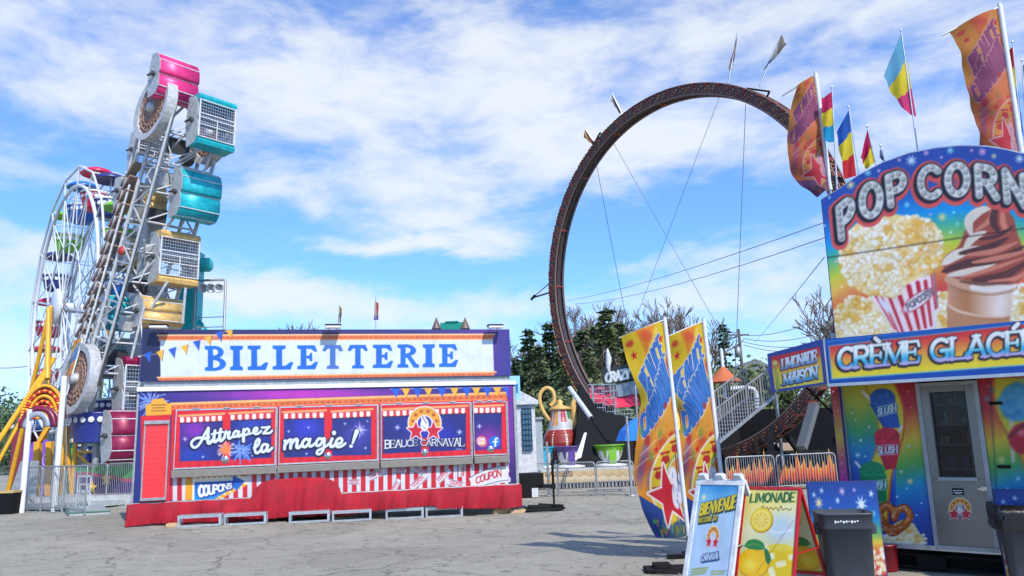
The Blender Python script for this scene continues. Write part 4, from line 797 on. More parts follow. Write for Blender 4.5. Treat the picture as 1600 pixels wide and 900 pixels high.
# door with glass, shelves behind it
d0, d1, db, dt = .445, 1.035, .31, 2.07
def dp(a, b): return d0+(d1-d0)*a, db+(dt-db)*b
m = MB(); fw = .085
m.boxf(S, d0, d1, db, db+.72, -.03, .02); m.boxf(S, d0, d0+.12, db+.72, dt, -.03, .02); m.boxf(S, d1-.12, d1, db+.72, dt, -.03, .02); m.boxf(S, d0+.12, d1-.12, dt-.1, dt, -.03, .02); door = m.build('door', stain, sd, bevel=.004)
m = MB()
for a in ((d0-.012, d0+.03, db, dt+.01), (d1-.03, d1+.012, db, dt+.01)): m.boxf(S, *a, .021, .035)
m.boxf(S, d0+.03, d1-.03, dt-.03, dt+.01, .021, .035); m.boxf(S, d0, d1, db-.03, db+.012, .021, .045); m.boxf(S, d0+.105, d1-.105, db+.70, db+.735, .021, .05); m.build('door_frame', galv, door)
m = MB(); gb = pmat('dark_gasket', (30, 30, 32))
for a in ((d0+.12, d0+.135, db+.735, dt-.1), (d1-.135, d1-.12, db+.735, dt-.1), (d0+.135, d1-.135, db+.735, db+.75), (d0+.135, d1-.135, dt-.115, dt-.1)): m.boxf(S, *a, -.02, .03)
m.build('gasket', gb, door)
glass = bpy.data.materials.new('window_glass'); glass.use_nodes = True; t_ = glass.node_tree; b_ = t_.nodes['Principled BSDF']; b_.inputs['Base Color'].default_value = (.02, .02, .02, 1); b_.inputs['Roughness'].default_value = .03; b_.inputs['Alpha'].default_value = .5
m = MB(); m.boxf(S, d0+.135, d1-.135, db+.75, dt-.115, -.008, -.003); m.build('window_pane', glass, door)
m = MB(); m.boxf(S, d1-.09, d1-.03, db+.6, db+.64, .021, .03); m.tube(S.p(d1-.06, db+.62, .03), S.p(d1-.06, db+.62, .07), .022, n=12); m.boxf(S, d1-.11, d1-.05, db+.61, db+.63, .06, .075); m.build('handle', chrome, door)
m = MB(); m.boxf(S, .43, 1.05, .3, 2.1, -.349, -.34); m.boxf(S, .43, 1.05, 2.05, 2.1, -.34, -.04); inn = m.build('interior', black, sd)
shm = pmat('shelf_grey', (150, 150, 155)); rr = random.Random(12); gcs = [pmat('goods_%s' % n, c, .4) for n, c in (('red', (190, 40, 40)), ('blue', (60, 120, 190)), ('cream', (225, 215, 190)), ('yellow', (225, 180, 60)), ('white', (225, 228, 230)), ('orange', (200, 110, 50)), ('dark', (50, 50, 60)))]
for k, v in enumerate((1.12, 1.38, 1.6, 1.82)):
    m = MB(); m.boxf(S, .45, 1.04, v, v+.015, -.33, -.08); sh = m.build('shelf', shm, inn)
    m = MB(); u = .48
    while u < 1.0:
        wd = rr.uniform(.025, .06); h = rr.uniform(.05, .17); m.mat(rr.randrange(7))
        if rr.random() < .6: m.boxf(S, u, u+wd, v+.016, v+.016+h, -.25, -.12)
        else: m.tube(S.p(u+wd/2, v+.016, -.17), S.p(u+wd/2, v+.016+h, -.17), wd/2, wd/2*rr.uniform(.5, 1), 10)
        u += wd+rr.uniform(.004, .03)
    m.build('goods', gcs, sh)
def paint_badge(A): A.fill((135, 128, 120)); emblem(A, 1500, 795, 17)
C_ = S.hit(1500, 795, .024)
A = Art(rect(S, C_[0]-.17, C_[0]+.17, C_[1]-.19, C_[1]+.17, .024, 250)); paint_badge(A)
def near(A): return np.abs(A.C-np.array((135, 128, 120))).sum(-1) > 30
A.build('badge', ART, door, mask=near(A))
m = MB(); g2 = S.off(*S.hit(1497, 768, .022), .022); m.boxf(g2, -.055, .055, -.035, .035, 0, .004); m.mat(1).boxf(g2, -.045, .045, .008, .014, .004, .006); m.boxf(g2, -.045, .045, -.012, -.006, .004, .006); m.boxf(g2, -.03, .03, -.026, -.021, .004, .006); m.build('notice_plate', [black, white], door)
for px, py in ((1556, 630), (1569, 729)): g2 = S.off(*S.hit(px, py, 0), 0); m = MB(); m.boxf(g2, -.06, .06, -.016, .016, .002, .02); m.build('hinge', black, sd)
# frieze and canopy
FN = .75
fa = S.hit(1288, 533, FN); fb = S.hit(1297, 603, FN)
fu0 = (fa[0]+fb[0])/2; ft = S.hit(1450, ly(1450, 1288, 533, 1600, 498), FN)[1]; fbm = S.hit(1450, ly(1450, 1296, 602, 1600, 579), FN)[1]
def rbfrieze(X, Y, x0, t0, x1, t1, h): return (Y-(t0+(t1-t0)*(X-x0)/(x1-x0)))/h
def paint_frieze(A):
    A.fill((6, 68, 158)); T_ = lambda x: ly(x, 1288, 533, 1600, 498); B_ = lambda x: ly(x, 1296, 602, 1600, 579)-2.5
    col = lambda x, y: ramp((y-T_(x))/(B_(x)-T_(x)), [(.1, (200, 30, 50)), (.25, (218, 70, 55)), (.45, (225, 140, 60)), (.62, (225, 180, 55)), (.8, (228, 205, 45)), (1, (228, 210, 45))])
    A.line([(1288, T_(1288)+1), (1700, T_(1700)+1)], 2, (90, 150, 215), a=.7); A.line([(1288, T_(1288)+5), (1700, T_(1700)+5)], 1.2, (70, 125, 200), a=.6)
    A.poly([(1295, T_(1295)+8.5), (1700, T_(1700)+8.5), (1700, B_(1700)-6), (1300, B_(1300)-7)], (120, 190, 200), grow=.8); A.poly([(1295.8, T_(1295)+9), (1700, T_(1700)+9), (1700, B_(1700)-7), (1300.5, B_(1300)-8)], col)
    base = lambda x: ly(x, 1308, 579.5, 1600, 554.5)
    def g(x, y): return ramp((base(x)-y)/37, [(-.05, (205, 165, 215)), (.10, (175, 170, 215)), (.24, (60, 165, 210)), (.36, (80, 185, 215)), (.55, (190, 222, 226)), (.75, (232, 236, 232))])
    L_ = ((2.0, -1.4, 2.0, (25, 18, 30)), (1.3, 0, 0, (25, 20, 40)), (.2, 0, 0, g))
    A.text('CRÈME', 1311, base(1311)-3, 1434, base(1434)-3, 31, 33, .21, True, L_, thin=.62, gap=.15, squeeze=1.05); A.text('GLACÉE', 1456, base(1456)-3, 1620, base(1620)-3, 32, 35, .21, True, L_, thin=.62, gap=.15, squeeze=1.05)
A = Art(rect(S, fu0, 4.3, fbm, ft, FN, 110)); paint_frieze(A)
m = MB(); m.boxf(S, fu0, 4.3, fbm, ft, FN-.05, FN-.004); fz = m.build('frieze', navy, sd); A.build('frieze_face', ART, fz, k=1.0)
m = MB(); m.boxf(S, fu0-.01, 4.3, fbm-.035, fbm-.002, FN-.06, FN+.02); m.boxf(S, fu0-.02, fu0-.002, fbm-.03, ft, FN-.06, FN+.006); m.build('frieze_trim', alu, fz)
cw = mat('canopy_underside', (.42, .40, .36), .6, 0, .2, scale=4)
m = MB(); m.boxf(S, fu0, 4.3, fbm+.06, fbm+.10, -.02, FN-.06); 
for k in range(6): m.boxf(S, fu0+.2+k*.75, fu0+.23+k*.75, fbm+.0, fbm+.06, .02, FN-.06)
m.build('canopy', cw, sd)
# slanted side wing with the lemonade panel
PA = S.p(fu0-.02, fbm, FN-.01); PAt = S.p(fu0-.02, ft, FN-.01); dA = (PA-CAM)@_f
def atd(px, py, dep): r = ray(px, py); return CAM+r*dep
dB = dA*70/61.
PB = atd(1208, 614, dB); PBt = atd(1202, 553, dB)
hdir = PB-PA; LF = frame(PA, PA-PB, PAt-PA); LL = np.linalg.norm(PB-PA); lh = (PAt-PA)@LF.V
def paint_lem(A):
    A.fill((6, 68, 158)); T_ = lambda x: ly(x, 1202, 553, 1288, 533); B_ = lambda x: ly(x, 1208, 614, 1297, 602)
    A.poly([(1204, T_(1204)+5), (1281, T_(1281)+6.5), (1287, B_(1287)-6), (1211, B_(1211)-5)], lambda x, y: ramp((y-T_(x))/(B_(x)-T_(x)), [(.1, (210, 30, 50)), (.26, (225, 90, 50)), (.42, (245, 190, 60)), (.7, (250, 215, 60)), (1, (252, 232, 80))]))
    g1 = lambda x, y: ramp(((ly(x, 1221, 578, 1278, 567)-y)/17), [(-.1, (170, 150, 170)), (.2, (120, 175, 210)), (.5, (225, 240, 245)), (1, (250, 252, 252))]); g2 = lambda x, y: ramp(((ly(x, 1223, 602, 1278, 591)-y)/17), [(-.1, (60, 130, 180)), (.25, (110, 190, 225)), (.55, (235, 245, 245)), (1, (250, 252, 252))])
    A.text('LIMONADE', 1222, 577, 1275, 564.5, 15, 17.5, .2, True, ((1.0, -.5, 1, (110, 30, 40)), (0, 0, 0, g1)), squeeze=.9, thin=.7); A.text('MAISON', 1225, 601, 1276, 590, 15.5, 18, .22, True, ((1.3, -.4, 1, (60, 60, 60)), (0, 0, 0, g2)), squeeze=.9, thin=.7)
    for k in range(8): A.line([(1214, 612), (1211+k*1.2, 572+k*4.)], 2.2, [(130, 160, 50), (170, 185, 70), (210, 200, 90), (90, 140, 60)][k % 4], a=.7)
    A.ell(1211, 567, 4, 4, (225, 215, 120)); A.ell(1213, 590, 3.4, 7, (205, 200, 90), a=.7)
A = Art(quadgrid(PB+LF.N*.03, PA+LF.N*.03, PAt+LF.N*.03, PBt+LF.N*.03, 170, 80)); paint_lem(A)
m = MB(); m.add([PB, PA, PAt, PBt]+[p+LF.N*.026 for p in (PB, PA, PAt, PBt)], [(0, 3, 2, 1), (4, 5, 6, 7), (0, 1, 5, 4), (1, 2, 6, 5), (2, 3, 7, 6), (3, 0, 4, 7)]); wg = m.build('side_wing', navy, sd); A.build('wing_face', ART, wg, k=1.2)
m = MB(); cA = S.p(-.45, fbm+.07, -.02); cD = S.p(-.45, fbm+.07, -1.9); z4 = (0, 0, .03); bb = [PA+V3(0, 0, .05), PB+V3(0, 0, .05), cD, cA]; m.add([p for p in bb]+[p+V3(0, 0, .03) for p in bb], [(0, 1, 2, 3), (7, 6, 5, 4), (0, 4, 5, 1), (1, 5, 6, 2), (2, 6, 7, 3), (3, 7, 4, 0)]); m.build('wing_canopy', cw, sd)
m = MB(); m.tube(PA*.6+PB*.4+(0, 0, .03), S.p(-.45, 1.55, -.5), .014); m.build('gas_strut', black, sd)
# arched board
BN = .04
bl = S.hit(1284, 315, BN)[0]; br = 4.3
def arch(u): 
    # height of the curved top edge from points read along it
    pts = [(1284, 312), (1310, 296), (1340, 275), (1380, 254), (1420, 240), (1460, 232), (1500, 228), (1540, 229), (1570, 234), (1600, 241)]
    q = sorted(S.hit(x, y, BN) for x, y in pts); us = [a for a, _ in q]; vs = [b for _, b in q]
    if u > us[-1]: return vs[-1]-(u-us[-1])*.35-(u-us[-1])**2*.12
    return float(np.interp(u, us, vs))
vb = ft+.02; NU = int((br-bl)*88); NV = 190; us = np.linspace(bl, br, NU)
G_ = np.array([[S.p(u, vb+(arch(u)-vb)*k/(NV-1), BN) for u in us] for k in range(NV)])
def paint_board(A):
    A.fn(lambda X, Y: ramp((Y-(318-.09*(X-1290)+18*np.exp(-((X-1290)/30)**2))+10*np.sin(X*.018))/200+.05, [(-.3, (38, 72, 160)), (.0, (38, 78, 168)), (.12, (20, 115, 200)), (.24, (10, 150, 220)), (.36, (80, 180, 140)), (.5, (200, 210, 60)), (.62, (240, 190, 80)), (.78, (225, 100, 70)), (.95, (205, 35, 60)), (1.2, (180, 20, 55))]))
    popg = random.Random(3)
    # popcorn heaps and striped box
    A.poly([(1296, 530), (1300, 500), (1312, 478), (1335, 462), (1360, 470), (1385, 500), (1400, 530)], (238, 215, 150)); popcorn(A, lambda x, y: ((x-1348)/52)**2+((y-515)/54)**2 < 1, 260, (1296, 460, 1400, 528), 1, (3, 6))
    A.poly([(1462, 520), (1462, 470), (1475, 455), (1495, 455), (1495, 515)], (240, 225, 180)); popcorn(A, lambda x, y: True, 70, (1462, 456, 1496, 515), 2, (3, 6))
    A.poly([(1575, 510), (1580, 455), (1700, 440), (1700, 510)], (240, 225, 180)); popcorn(A, lambda x, y: x > 1580, 220, (1576, 440, 1690, 505), 6, (3, 6))
    bx = [(1348, 445), (1372, 470), (1404, 525), (1460, 512), (1467, 480), (1455, 404)]
    A.poly([(1345, 440), (1372, 460), (1456, 402), (1466, 480), (1460, 514), (1402, 522)], (245, 225, 225), grow=1)
    for (xt, yt_, xb, yb_, w0, w1) in [(1364, 455, 1398, 514, 3, 2), (1375, 458, 1404, 520, 2, 2), (1389, 462, 1411, 520, 5, 4), (1406, 463, 1424, 516, 7, 5), (1420, 448, 1436, 513, 8, 5), (1434, 442, 1446, 511, 7, 5), (1446, 440, 1455, 508, 6, 4), (1455, 425, 1462, 482, 3, 3)]:
        A.line([(xt, yt_), (xb, yb_)], [w0, w1], (198, 30, 50))
    A.line([(1457, 405), (1465, 480)], 1.2, (70, 20, 30)); A.ell(1434, 470, 29, 10.5, (170, 40, 60), ang=-.62); A.ell(1434, 470, 27.6, 9.2, (246, 228, 228), ang=-.62)
    A.text('POPCORN', 1419, 484.5, 1457.5, 459, 8.5, 9, .2, False, ((0, 0, 0, (50, 55, 70)),), up=(-.35, -.94), gap=.18); A.ell(1383, 478, 14, 4.5, (225, 222, 235), ang=.85)
    A.poly([(1320, 430), (1314, 400), (1318, 372), (1340, 350), (1370, 342), (1395, 336), (1430, 342), (1460, 352), (1472, 375), (1466, 398), (1440, 430), (1415, 442), (1385, 462), (1345, 455)], (245, 215, 140), grow=2)
    def big(x, y): return ((x-1368)/55)**2+((y-402)/58)**2 < 1 or ((x-1428)/44)**2+((y-385)/48)**2 < 1 or ((x-1388)/24)**2+((y-445)/18)**2 < 1
    popcorn(A, big, 620, (1310, 334, 1474, 464), 7, (3.2, 7)); 
    for _ in range(60):
        x, y = popg.uniform(1385, 1465), popg.uniform(345, 430)
        if big(x, y): A.ell(x, y, 4, 3, (240, 175, 70), soft=3, a=.45)
    # soft ice cream
    A.poly([(1480, 432), (1583, 440), (1578, 505), (1482, 512)], lambda x, y: ramp((x-1480)/100, [(0, (205, 150, 120)), (.3, (180, 118, 75)), (.55, (222, 180, 150)), (.8, (240, 225, 215)), (1, (225, 200, 180))]))
    A.poly([(1479, 474), (1505, 486), (1560, 496), (1578, 494), (1578, 515), (1480, 515)], (190, 135, 95)); A.line(crom([(1478, 474), (1500, 487), (1540, 494), (1570, 494)]), 3, (238, 205, 180))
    A.line(crom([(1481, 436), (1505, 446), (1545, 455), (1585, 448)]), 11, (214, 165, 135)); A.line(crom([(1520, 449), (1550, 453), (1584, 446)]), 9, (240, 228, 220)); A.line(crom([(1484, 446), (1510, 456), (1550, 461), (1582, 455)]), 1.6, (150, 95, 65), a=.7)
    dk, md, li, cr = (88, 48, 45), (165, 78, 62), (214, 128, 105), (228, 214, 196)
    A.poly(crom([(1471, 410), (1480, 397), (1498, 384), (1512, 352), (1535, 330), (1560, 322), (1582, 338), (1590, 365), (1602, 400), (1602, 425), (1584, 444), (1540, 442), (1500, 436), (1478, 428)]), md)
    def sw(pts, w0, c, a=1.): p = crom(pts, 6); n = len(p); A.line(p, [w0*math.sin(math.pi*(.12+.82*k/(n-1)))+.5 for k in range(n)], c, a=a, soft=1.1)
    sw([(1517, 365), (1514, 345), (1530, 330), (1548, 325)], 15, cr); sw([(1508, 388), (1520, 372), (1540, 362)], 12, cr); sw([(1474, 412), (1495, 398), (1530, 386)], 15, cr); sw([(1482, 430), (1515, 424), (1555, 412)], 10, cr)
    sw([(1525, 360), (1545, 345), (1550, 325)], 7, li); sw([(1556, 322), (1552, 345), (1562, 365)], 12, dk); sw([(1566, 330), (1568, 350), (1576, 362)], 9, li); sw([(1530, 374), (1560, 368), (1585, 352)], 6, dk)
    sw([(1500, 396), (1540, 388), (1575, 372)], 11, dk); sw([(1512, 398), (1555, 392), (1590, 378)], 8, li); sw([(1474, 424), (1510, 412), (1560, 404), (1600, 385)], 13, dk); sw([(1520, 410), (1565, 402), (1604, 392)], 8, li)
    sw([(1502, 434), (1550, 420), (1602, 402)], 6, li); sw([(1520, 438), (1570, 430), (1606, 408)], 12, dk, .85); sw([(1545, 440), (1585, 436), (1608, 420)], 7, li); sw([(1500, 440), (1540, 444), (1580, 440)], 5, dk, .7)
    # lettering with bulbs
    LT = [('P', 1315, 372, 1334, 355, 49, (-.09, -1.), 1.0), ('O', 1347, 339, 1375, 334, 50, (.0, -1.), 1.), ('P', 1392, 320, 1415, 312, 45, (-.10, -1.), 1.), ('C', 1439, 308, 1468, 306, 47, (-.02, -1.), 1.), ('O', 1481, 303, 1511, 303, 47, (.0, -1.), 1.), ('R', 1530, 305, 1558, 309, 47, (-.06, -1.), 1.), ('N', 1574, 314, 1602, 322, 49, (-.08, -1.), 1.), ]
    def letter_segs(ch, x0, y0, x1, y1, h, up):
        o = []; gw = GL[ch][0]
        for a_, b_, k in gsegs(ch, False):
            f = lambda q: (x0+(x1-x0)*q[0]/gw+up[0]*q[1]*h, y0+(y1-y0)*q[0]/gw+up[1]*q[1]*h); o.append((f(a_), f(b_), 5.6, 5.6))
        return o
    allS = [(l, letter_segs(l[0], l[1], l[2], l[3], l[4], l[5]-2, l[6])) for l in LT]
    for _, s_ in allS: A.segs(s_, ((7.5, -2.5, 4, (215, 82, 78)), (6, -1, 1, (215, 82, 78)), (6.5, -3.5, 6.5, (215, 82, 78))))
    for _, s_ in allS: A.segs(s_, ((2.6, -3.2, 3.4, (26, 22, 34)), (2.4, 0, 0, (26, 22, 34)), (2.5, -1.6, 1.7, (26, 22, 34))))
    for _, s_ in allS:
        A.segs(s_, ((.2, 0, 0, (216, 218, 214)),)); pl = []
        for a_, b_, w0, _w in s_:
            L0 = math.dist(a_, b_); n = max(1, int(L0/3))
            for k in range(n+1): pl.append(lerpt(a_, b_, k/n))
        kept = []
        for p in pl:
            if all(math.dist(p, q) > 9.3 for q in kept): kept.append(p)
        for p in kept: A.ell(p[0], p[1], 3.6, 3.6, (120, 122, 120)); A.ell(p[0]-.6, p[1]-.6, 2.6, 2.6, (158, 160, 156), soft=1.); A.ell(p[0]-1.2, p[1]-1.4, 1, 1, (225, 226, 222))
    stars(A, [(1329, 289, 6.5, 1), (1356, 270, 5, 3), (1373, 267, 2.2, 2), (1296, 309, 2, 3), (1405, 250, 2.4, 2), (1424, 251, 8, 0), (1447, 239, 4, 2), (1471, 246, 2, 2), (1485, 235, 5, 3), (1518, 235, 2.4, 2), (1535, 237, 6, 2), (1553, 244, 4, 1), (1593, 248, 6.5, 0), (1417, 320, 4.4, 3), (1472, 339, 7, 1), (1454, 335, 2, 2), (1490, 332, 2, 3), (1496, 350, 3.4, 3), (1485, 363, 2.2, 0), (1315, 448, 2.5, 1), (1306, 408, 2, 2), (1288, 353, 2.2, 0)])
    A.line([(1290, 403), (1700, 342)], 1.3, (30, 25, 25), a=.85)
A = Art(G_); paint_board(A); ba = A.build('board_face', ART, sd, k=.98)
m = MB(); pl = [(u, arch(u)) for u in np.linspace(bl-.01, br+.01, 50)]
m.prism([(bl-.01, vb-.3)]+[(br+.01, vb-.3)]+pl[::-1], S, -.06, BN-.004); bo = m.build('board', navy, sd); ba.parent = bo; LOC[bo.name] = LOC[sd.name]
m = MB(); m.path([S.p(u, v+.01, -.01) for u, v in pl], .018, 5); m.build('board_edge', alu, bo)
for u in (bl+.1, 1.6, 3.3): m = MB(); m.tube(S.p(u, 3.6, -.06), S.p(u, 2.7, -1.2), .02); m.build('board_brace', galv, bo)

# ================================================================== FLAGS
def feather(name, F, pole, left, label, group, tint, z_base=None, rod=None, amp=.05, cut=1.):
    """pole: px polyline top->bottom; left: px polyline top->bottom"""
    base = F.hp(*pole[-1]); 
    if z_base is not None: base = z_base
    t = thing(name, label, 'flag', base, group)
    def samp(pl, n):
        p = np.array(crom(pl, 10)); d = np.r_[0, np.cumsum(np.hypot(*np.diff(p, axis=0).T))]; q = np.linspace(0, d[-1], n); return np.stack([np.interp(q, d, p[:, 0]), np.interp(q, d, p[:, 1])], -1)
    pole_c = pole[:2]; NVv = 260; a = samp(left, NVv); b = samp(pole_c, NVv); NUu = 90
    P = np.zeros((NVv, NUu, 3)); X = np.zeros((NVv, NUu)); Y = np.zeros((NVv, NUu)); g = random.Random(len(label)); p1, p2 = g.uniform(0, 6), g.uniform(0, 6)
    for i in range(NVv):
        l3 = F.hp(*a[i]); r3 = F.hp(*b[i]); wd = np.linalg.norm(r3-l3)
        for j in range(NUu):
            s = j/(NUu-1); v = i/(NVv-1); P[i, j] = l3*(1-s)+r3*s+F.N*amp*(1-s)*(math.sin(v*9+s*3+p1)+.5*math.sin(v*21-s*5+p2)+.25*math.sin(v*43+s*9))+F.N*.10*math.sin(math.pi*s)
            X[i, j] = 100-(1-s)*100; Y[i, j] = v*340*cut
    A = Art(P); A.X, A.Y = X, Y; A.px = 1.2; A.bb = (0, 100, 0, 340)
    tn = lambda c: tuple(c[k]*(1-tint[3])+tint[k]*tint[3] for k in range(3))
    A.fn(lambda X, Y: np.where((Y < 190)[..., None], np.array(tn((245, 205, 45))), np.array(tn((240, 150, 40)))))
    A.poly([(30, 0), (75, 0), (45, 45)], tn((240, 140, 40)), soft=4); A.ell(75, 185, 80, 75, tn((242, 160, 45)), soft=6); A.ell(90, 215, 60, 40, tn((235, 150, 60)), soft=8)
    for sx, sy in ((18, 36), (84, 26), (45, 196), (84, 178), (72, 345)): A.star(sx, sy, 8, tn((215, 35, 40)), 5, .4, 0)
    for q in ((52, 14, 14, 8), (92, 70, 7, 12), (8, 140, 10, 16), (60, 188, 14, 10), (24, 215, 12, 18), (92, 182, 10, 8), (40, 150, 10, 10)): A.ell(q[0], q[1], q[2], q[3], tn((222, 85, 45)), soft=4, a=.85, ang=.5)
    for q in ((20, 195, 8, 22), (12, 230, 7, 20), (30, 240, 6, 18)): A.ell(q[0], q[1], q[2], q[3], tn((130, 90, 160)), soft=5, a=.75, ang=.3)
    for k in range(9): A.line(crom([(46+k*4, 128-k*3), (50+k*5, 150), (44+k*7, 172)]), 1.2, tn((250, 225, 150)), a=.6)
    def word(st, x0, y0, x1, y1, h0, h1):
        A.text(st, x0, y0, x1, y1, h0, h1,   .145, False, ((2.6, 0, 0, tn((246, 240, 225))), (.9, 0, 0, tn((30, 80, 180) if tint[3] < .3 else (95, 60, 130))), (-.8, -.4, -.4, tn((70, 140, 215) if tint[3] < .3 else (120, 85, 150)))), squeeze=.9, up=(-.22, -.96), gap=.3)
    word('BEAUCE', 24, 112, 88, 52, 40, 34); word('CARNAVAL', 14, 172, 99, 108, 36, 56)
    for q in ((30, 60, 80, 8), (2, 130, 36, 66), (55, 150, 100, 122), (10, 200, 60, 178), (0, 222, 40, 206)): A.line(crom([(q[0], q[1]), ((q[0]+q[2])/2+4, (q[1]+q[3])/2-6), (q[2], q[3])]), 1.3, tn((250, 240, 215)), a=.85)
    for q in ((70, 130, 6, 5, (200, 45, 45)), (24, 178, 6, 9, (200, 45, 50)), (66, 205, 7, 4, (205, 50, 45)), (14, 16, 8, 5, (225, 60, 50)), (97, 135, 5, 12, (205, 60, 60))): A.ell(q[0], q[1], q[2], q[3], tn(q[4]), soft=1.5, a=.8)
    for q in ((8, 160), (90, 200), (54, 172), (34, 205)): A.ell(q[0], q[1], 5, 8, tn((110, 165, 80)), soft=3, a=.7)
    # wheel arc with gondolas
    A.ell(112, 262, 86, 86, tn((248, 240, 200))); A.ell(112, 262, 82, 82, tn((240, 200, 50))); A.ell(112, 262, 52, 54, tn((248, 240, 220))); A.ell(112, 262, 49, 51, tn((225, 160, 70)))
    A.line(crom([(60, 250), (72, 225), (92, 210)]), 5, tn((120, 170, 70)), a=.6); A.line(crom([(80, 300), (90, 240), (98, 215)]), 5, tn((235, 110, 40)), a=.6)
    for gx, gy in ((44, 262), (50, 232), (66, 210), (92, 196)): A.ell(gx, gy+5, 10, 6.5, tn((200, 40, 45))); A.line([(gx-11, gy-6), (gx+11, gy-6)], 3.5, tn((190, 40, 45))); A.line([(gx-6, gy-6), (gx-6, gy+4)], 1.5, tn((150, 30, 40))); A.line([(gx+6, gy-6), (gx+6, gy+4)], 1.5, tn((150, 30, 40)))
    A.poly([(0, 262), (42, 292), (52, 345), (0, 345)], tn((40, 75, 150))); A.poly([(30, 345), (50, 318), (110, 305), (110, 345)], tn((70, 95, 110)))
    gg = random.Random(4)
    for _ in range(26): x, y = gg.uniform(20, 100), gg.uniform(305, 340); A.line([(x, y), (x+gg.uniform(-8, 8), y+gg.uniform(4, 16))], 3, tn(gg.choice([(120, 180, 60), (240, 150, 40), (40, 120, 200), (240, 200, 60), (210, 40, 60)])), a=.8)
    st = [(64+44*(1 if k % 2 == 0 else .4)*math.sin(R(36*k-6)), 274-54*(1 if k % 2 == 0 else .4)*math.cos(R(36*k-6))) for k in range(10)]
    A.poly(st, tn((248, 240, 235)), grow=3.5); A.poly(st, tn((212, 30, 50)))
    A.ell(86, 268, 13, 28, tn((240, 238, 245)), ang=.25); A.ell(80, 240, 9, 12, tn((240, 238, 245))); A.line([(91, 212), (90, 258)], 2.4, tn((60, 60, 90)))
    for _ in range(14): x, y = gg.uniform(76, 96), gg.uniform(236, 292); A.line([(x, y), (x+gg.uniform(-4, 6), y+gg.uniform(3, 10))], 1.4, tn((80, 100, 170)), a=.8)
    A.star(16, 310, 7, tn((90, 190, 110)), 5, .4); A.line(crom([(96, 150), (100, 230), (104, 340)]), 3, tn((240, 240, 240)), a=.3)
    A.build('banner', ARTC, t)
    m = MB(); pp = [F.hp(*q)+F.N*.02 for q in pole]; 
    m.path([pp[0]+(pp[0]-pp[1])*.01]+pp[1:2], .03, 8); t.name = name; m.build('sleeve', mat('sleeve_white', (.62, .63, .66), .7), t)
    m = MB(); end = pp[-1] if z_base is None else np.array(z_base, float); m.path([pp[0]+nrm(pp[0]-pp[1])*.05, pp[1], end], .016, 6); m.build('pole', alu, t)
    lt = F.hp(*left[0]) if rod is None else F.hp(*rod); m = MB(); m.tube(lt+F.N*.0, pp[0], .011, .016); m.build('top_rod', alu, t)
    if z_base is not None and z_base[2] < .5: m = MB(); m.box(end[0]-.3, end[0]+.3, end[1]-.045, end[1]+.045, 0, .05); m.box(end[0]-.045, end[0]+.045, end[1]-.3, end[1]+.3, 0.0, .045); m.tube(end, end+(0, 0, .3), .025); m.build('base', black, t)
    return t
GF = 'tall carnival feather flags'
b1 = gp(1078, 872); F1 = Fr(b1, R(4)); feather('feather_flag', F1, [(1038, 500), (1075, 837)], [(969, 527), (984, 578), (1002, 622), (998, 660), (990, 722), (992, 755), (1005, 800), (1027, 841)], 'yellow carnival feather flag standing on the asphalt, left one of the close pair', GF, (0, 0, 0, 0), z_base=b1, rod=(967, 528))
b2 = gp(1143, 868); F2 = Fr(b2, R(4)); feather('feather_flag', F2, [(1099, 502), (1137, 837)], [(1043, 526), (1048, 560), (1040, 610), (1062, 650), (1058, 700), (1062, 760), (1072, 800), (1086, 841)], 'yellow carnival feather flag standing right behind the white sandwich board', GF, (0, 0, 0, 0), z_base=b2, rod=(1040, 527))
F3 = Fr(S.p(-.33, 3, -.35), R(-10)); feather('feather_flag', F3, [(1274, 118), (1297, 298)], [(1245, 136), (1236, 170), (1230, 225), (1233, 262), (1248, 286), (1279, 306)], 'faded billowing feather flag on the left end of the popcorn board', GF, (190, 75, 85, .5), rod=(1222, 150), z_base=F3.hp(1302, 340), amp=.05)
F4 = Fr(S.p(1.75, 3, -.35), R(-10)); feather('feather_flag', F4, [(1561, 12), (1598, 262)], [(1484, 51), (1500, 92), (1513, 140), (1524, 190), (1533, 262)], 'faded feather flag rising above the right part of the popcorn board', GF, (190, 75, 85, .5), rod=(1472, 55), z_base=F4.hp(1603, 300), amp=.04, cut=.93)
def cloth_flag(F, pole, quad, stripes, label, dirn='v', rp=.012, amp=.03, name='pole_flag', grp='striped flags on the stand roof', fold=1.):
    """quad px: top at pole, bottom at pole, bottom free, top free"""
    pb = F.hp(*pole[1]); t = thing(name, label, 'flag', pb, grp); a, b, c, d = (F.hp(*q) for q in quad); NU_, NV_ = 40, 50
    P = quadgrid(b, c, d, a, NU_, NV_); g = random.Random(len(label)*3); ph = g.uniform(0, 6)
    uu, vv = np.meshgrid(np.linspace(0, 1, NU_), np.linspace(0, 1, NV_)); P = P+F.N*(amp*uu*(np.sin(vv*5+uu*6+ph)+.5*np.sin(vv*13+uu*3)))[..., None]
    A = Art(P); t_ = {'v': 1-vv, 'u': uu}[dirn]; k = np.clip((t_*len(stripes)+.04*np.sin(uu*9)), 0, len(stripes)-1e-6).astype(int); A.C[:] = np.array(stripes, float)[k]; A.build('cloth', ARTC, t)
    m = MB(); m.tube(pb, F.hp(*pole[0]), rp, rp*.7, 6); pt = F.hp(*pole[0]); m.lathe([(0, -.02), (.02, 0), (0, .03)], pt, 8); m.build('pole', alu, t)
LB, YE, PK, RD, BL, CY = (105, 180, 215), (240, 215, 50), (225, 60, 130), (215, 35, 50), (20, 90, 190), (10, 160, 215)
Fp = Fr(S.p(.9, 3, -.9), R(-8))
cloth_flag(Fp, [(1408, 48), (1436, 250)], [(1409, 50), (1432, 183), (1413, 174), (1380, 120)], [LB, YE, PK], 'light blue, yellow and pink flag flying highest over the popcorn board', 'v')
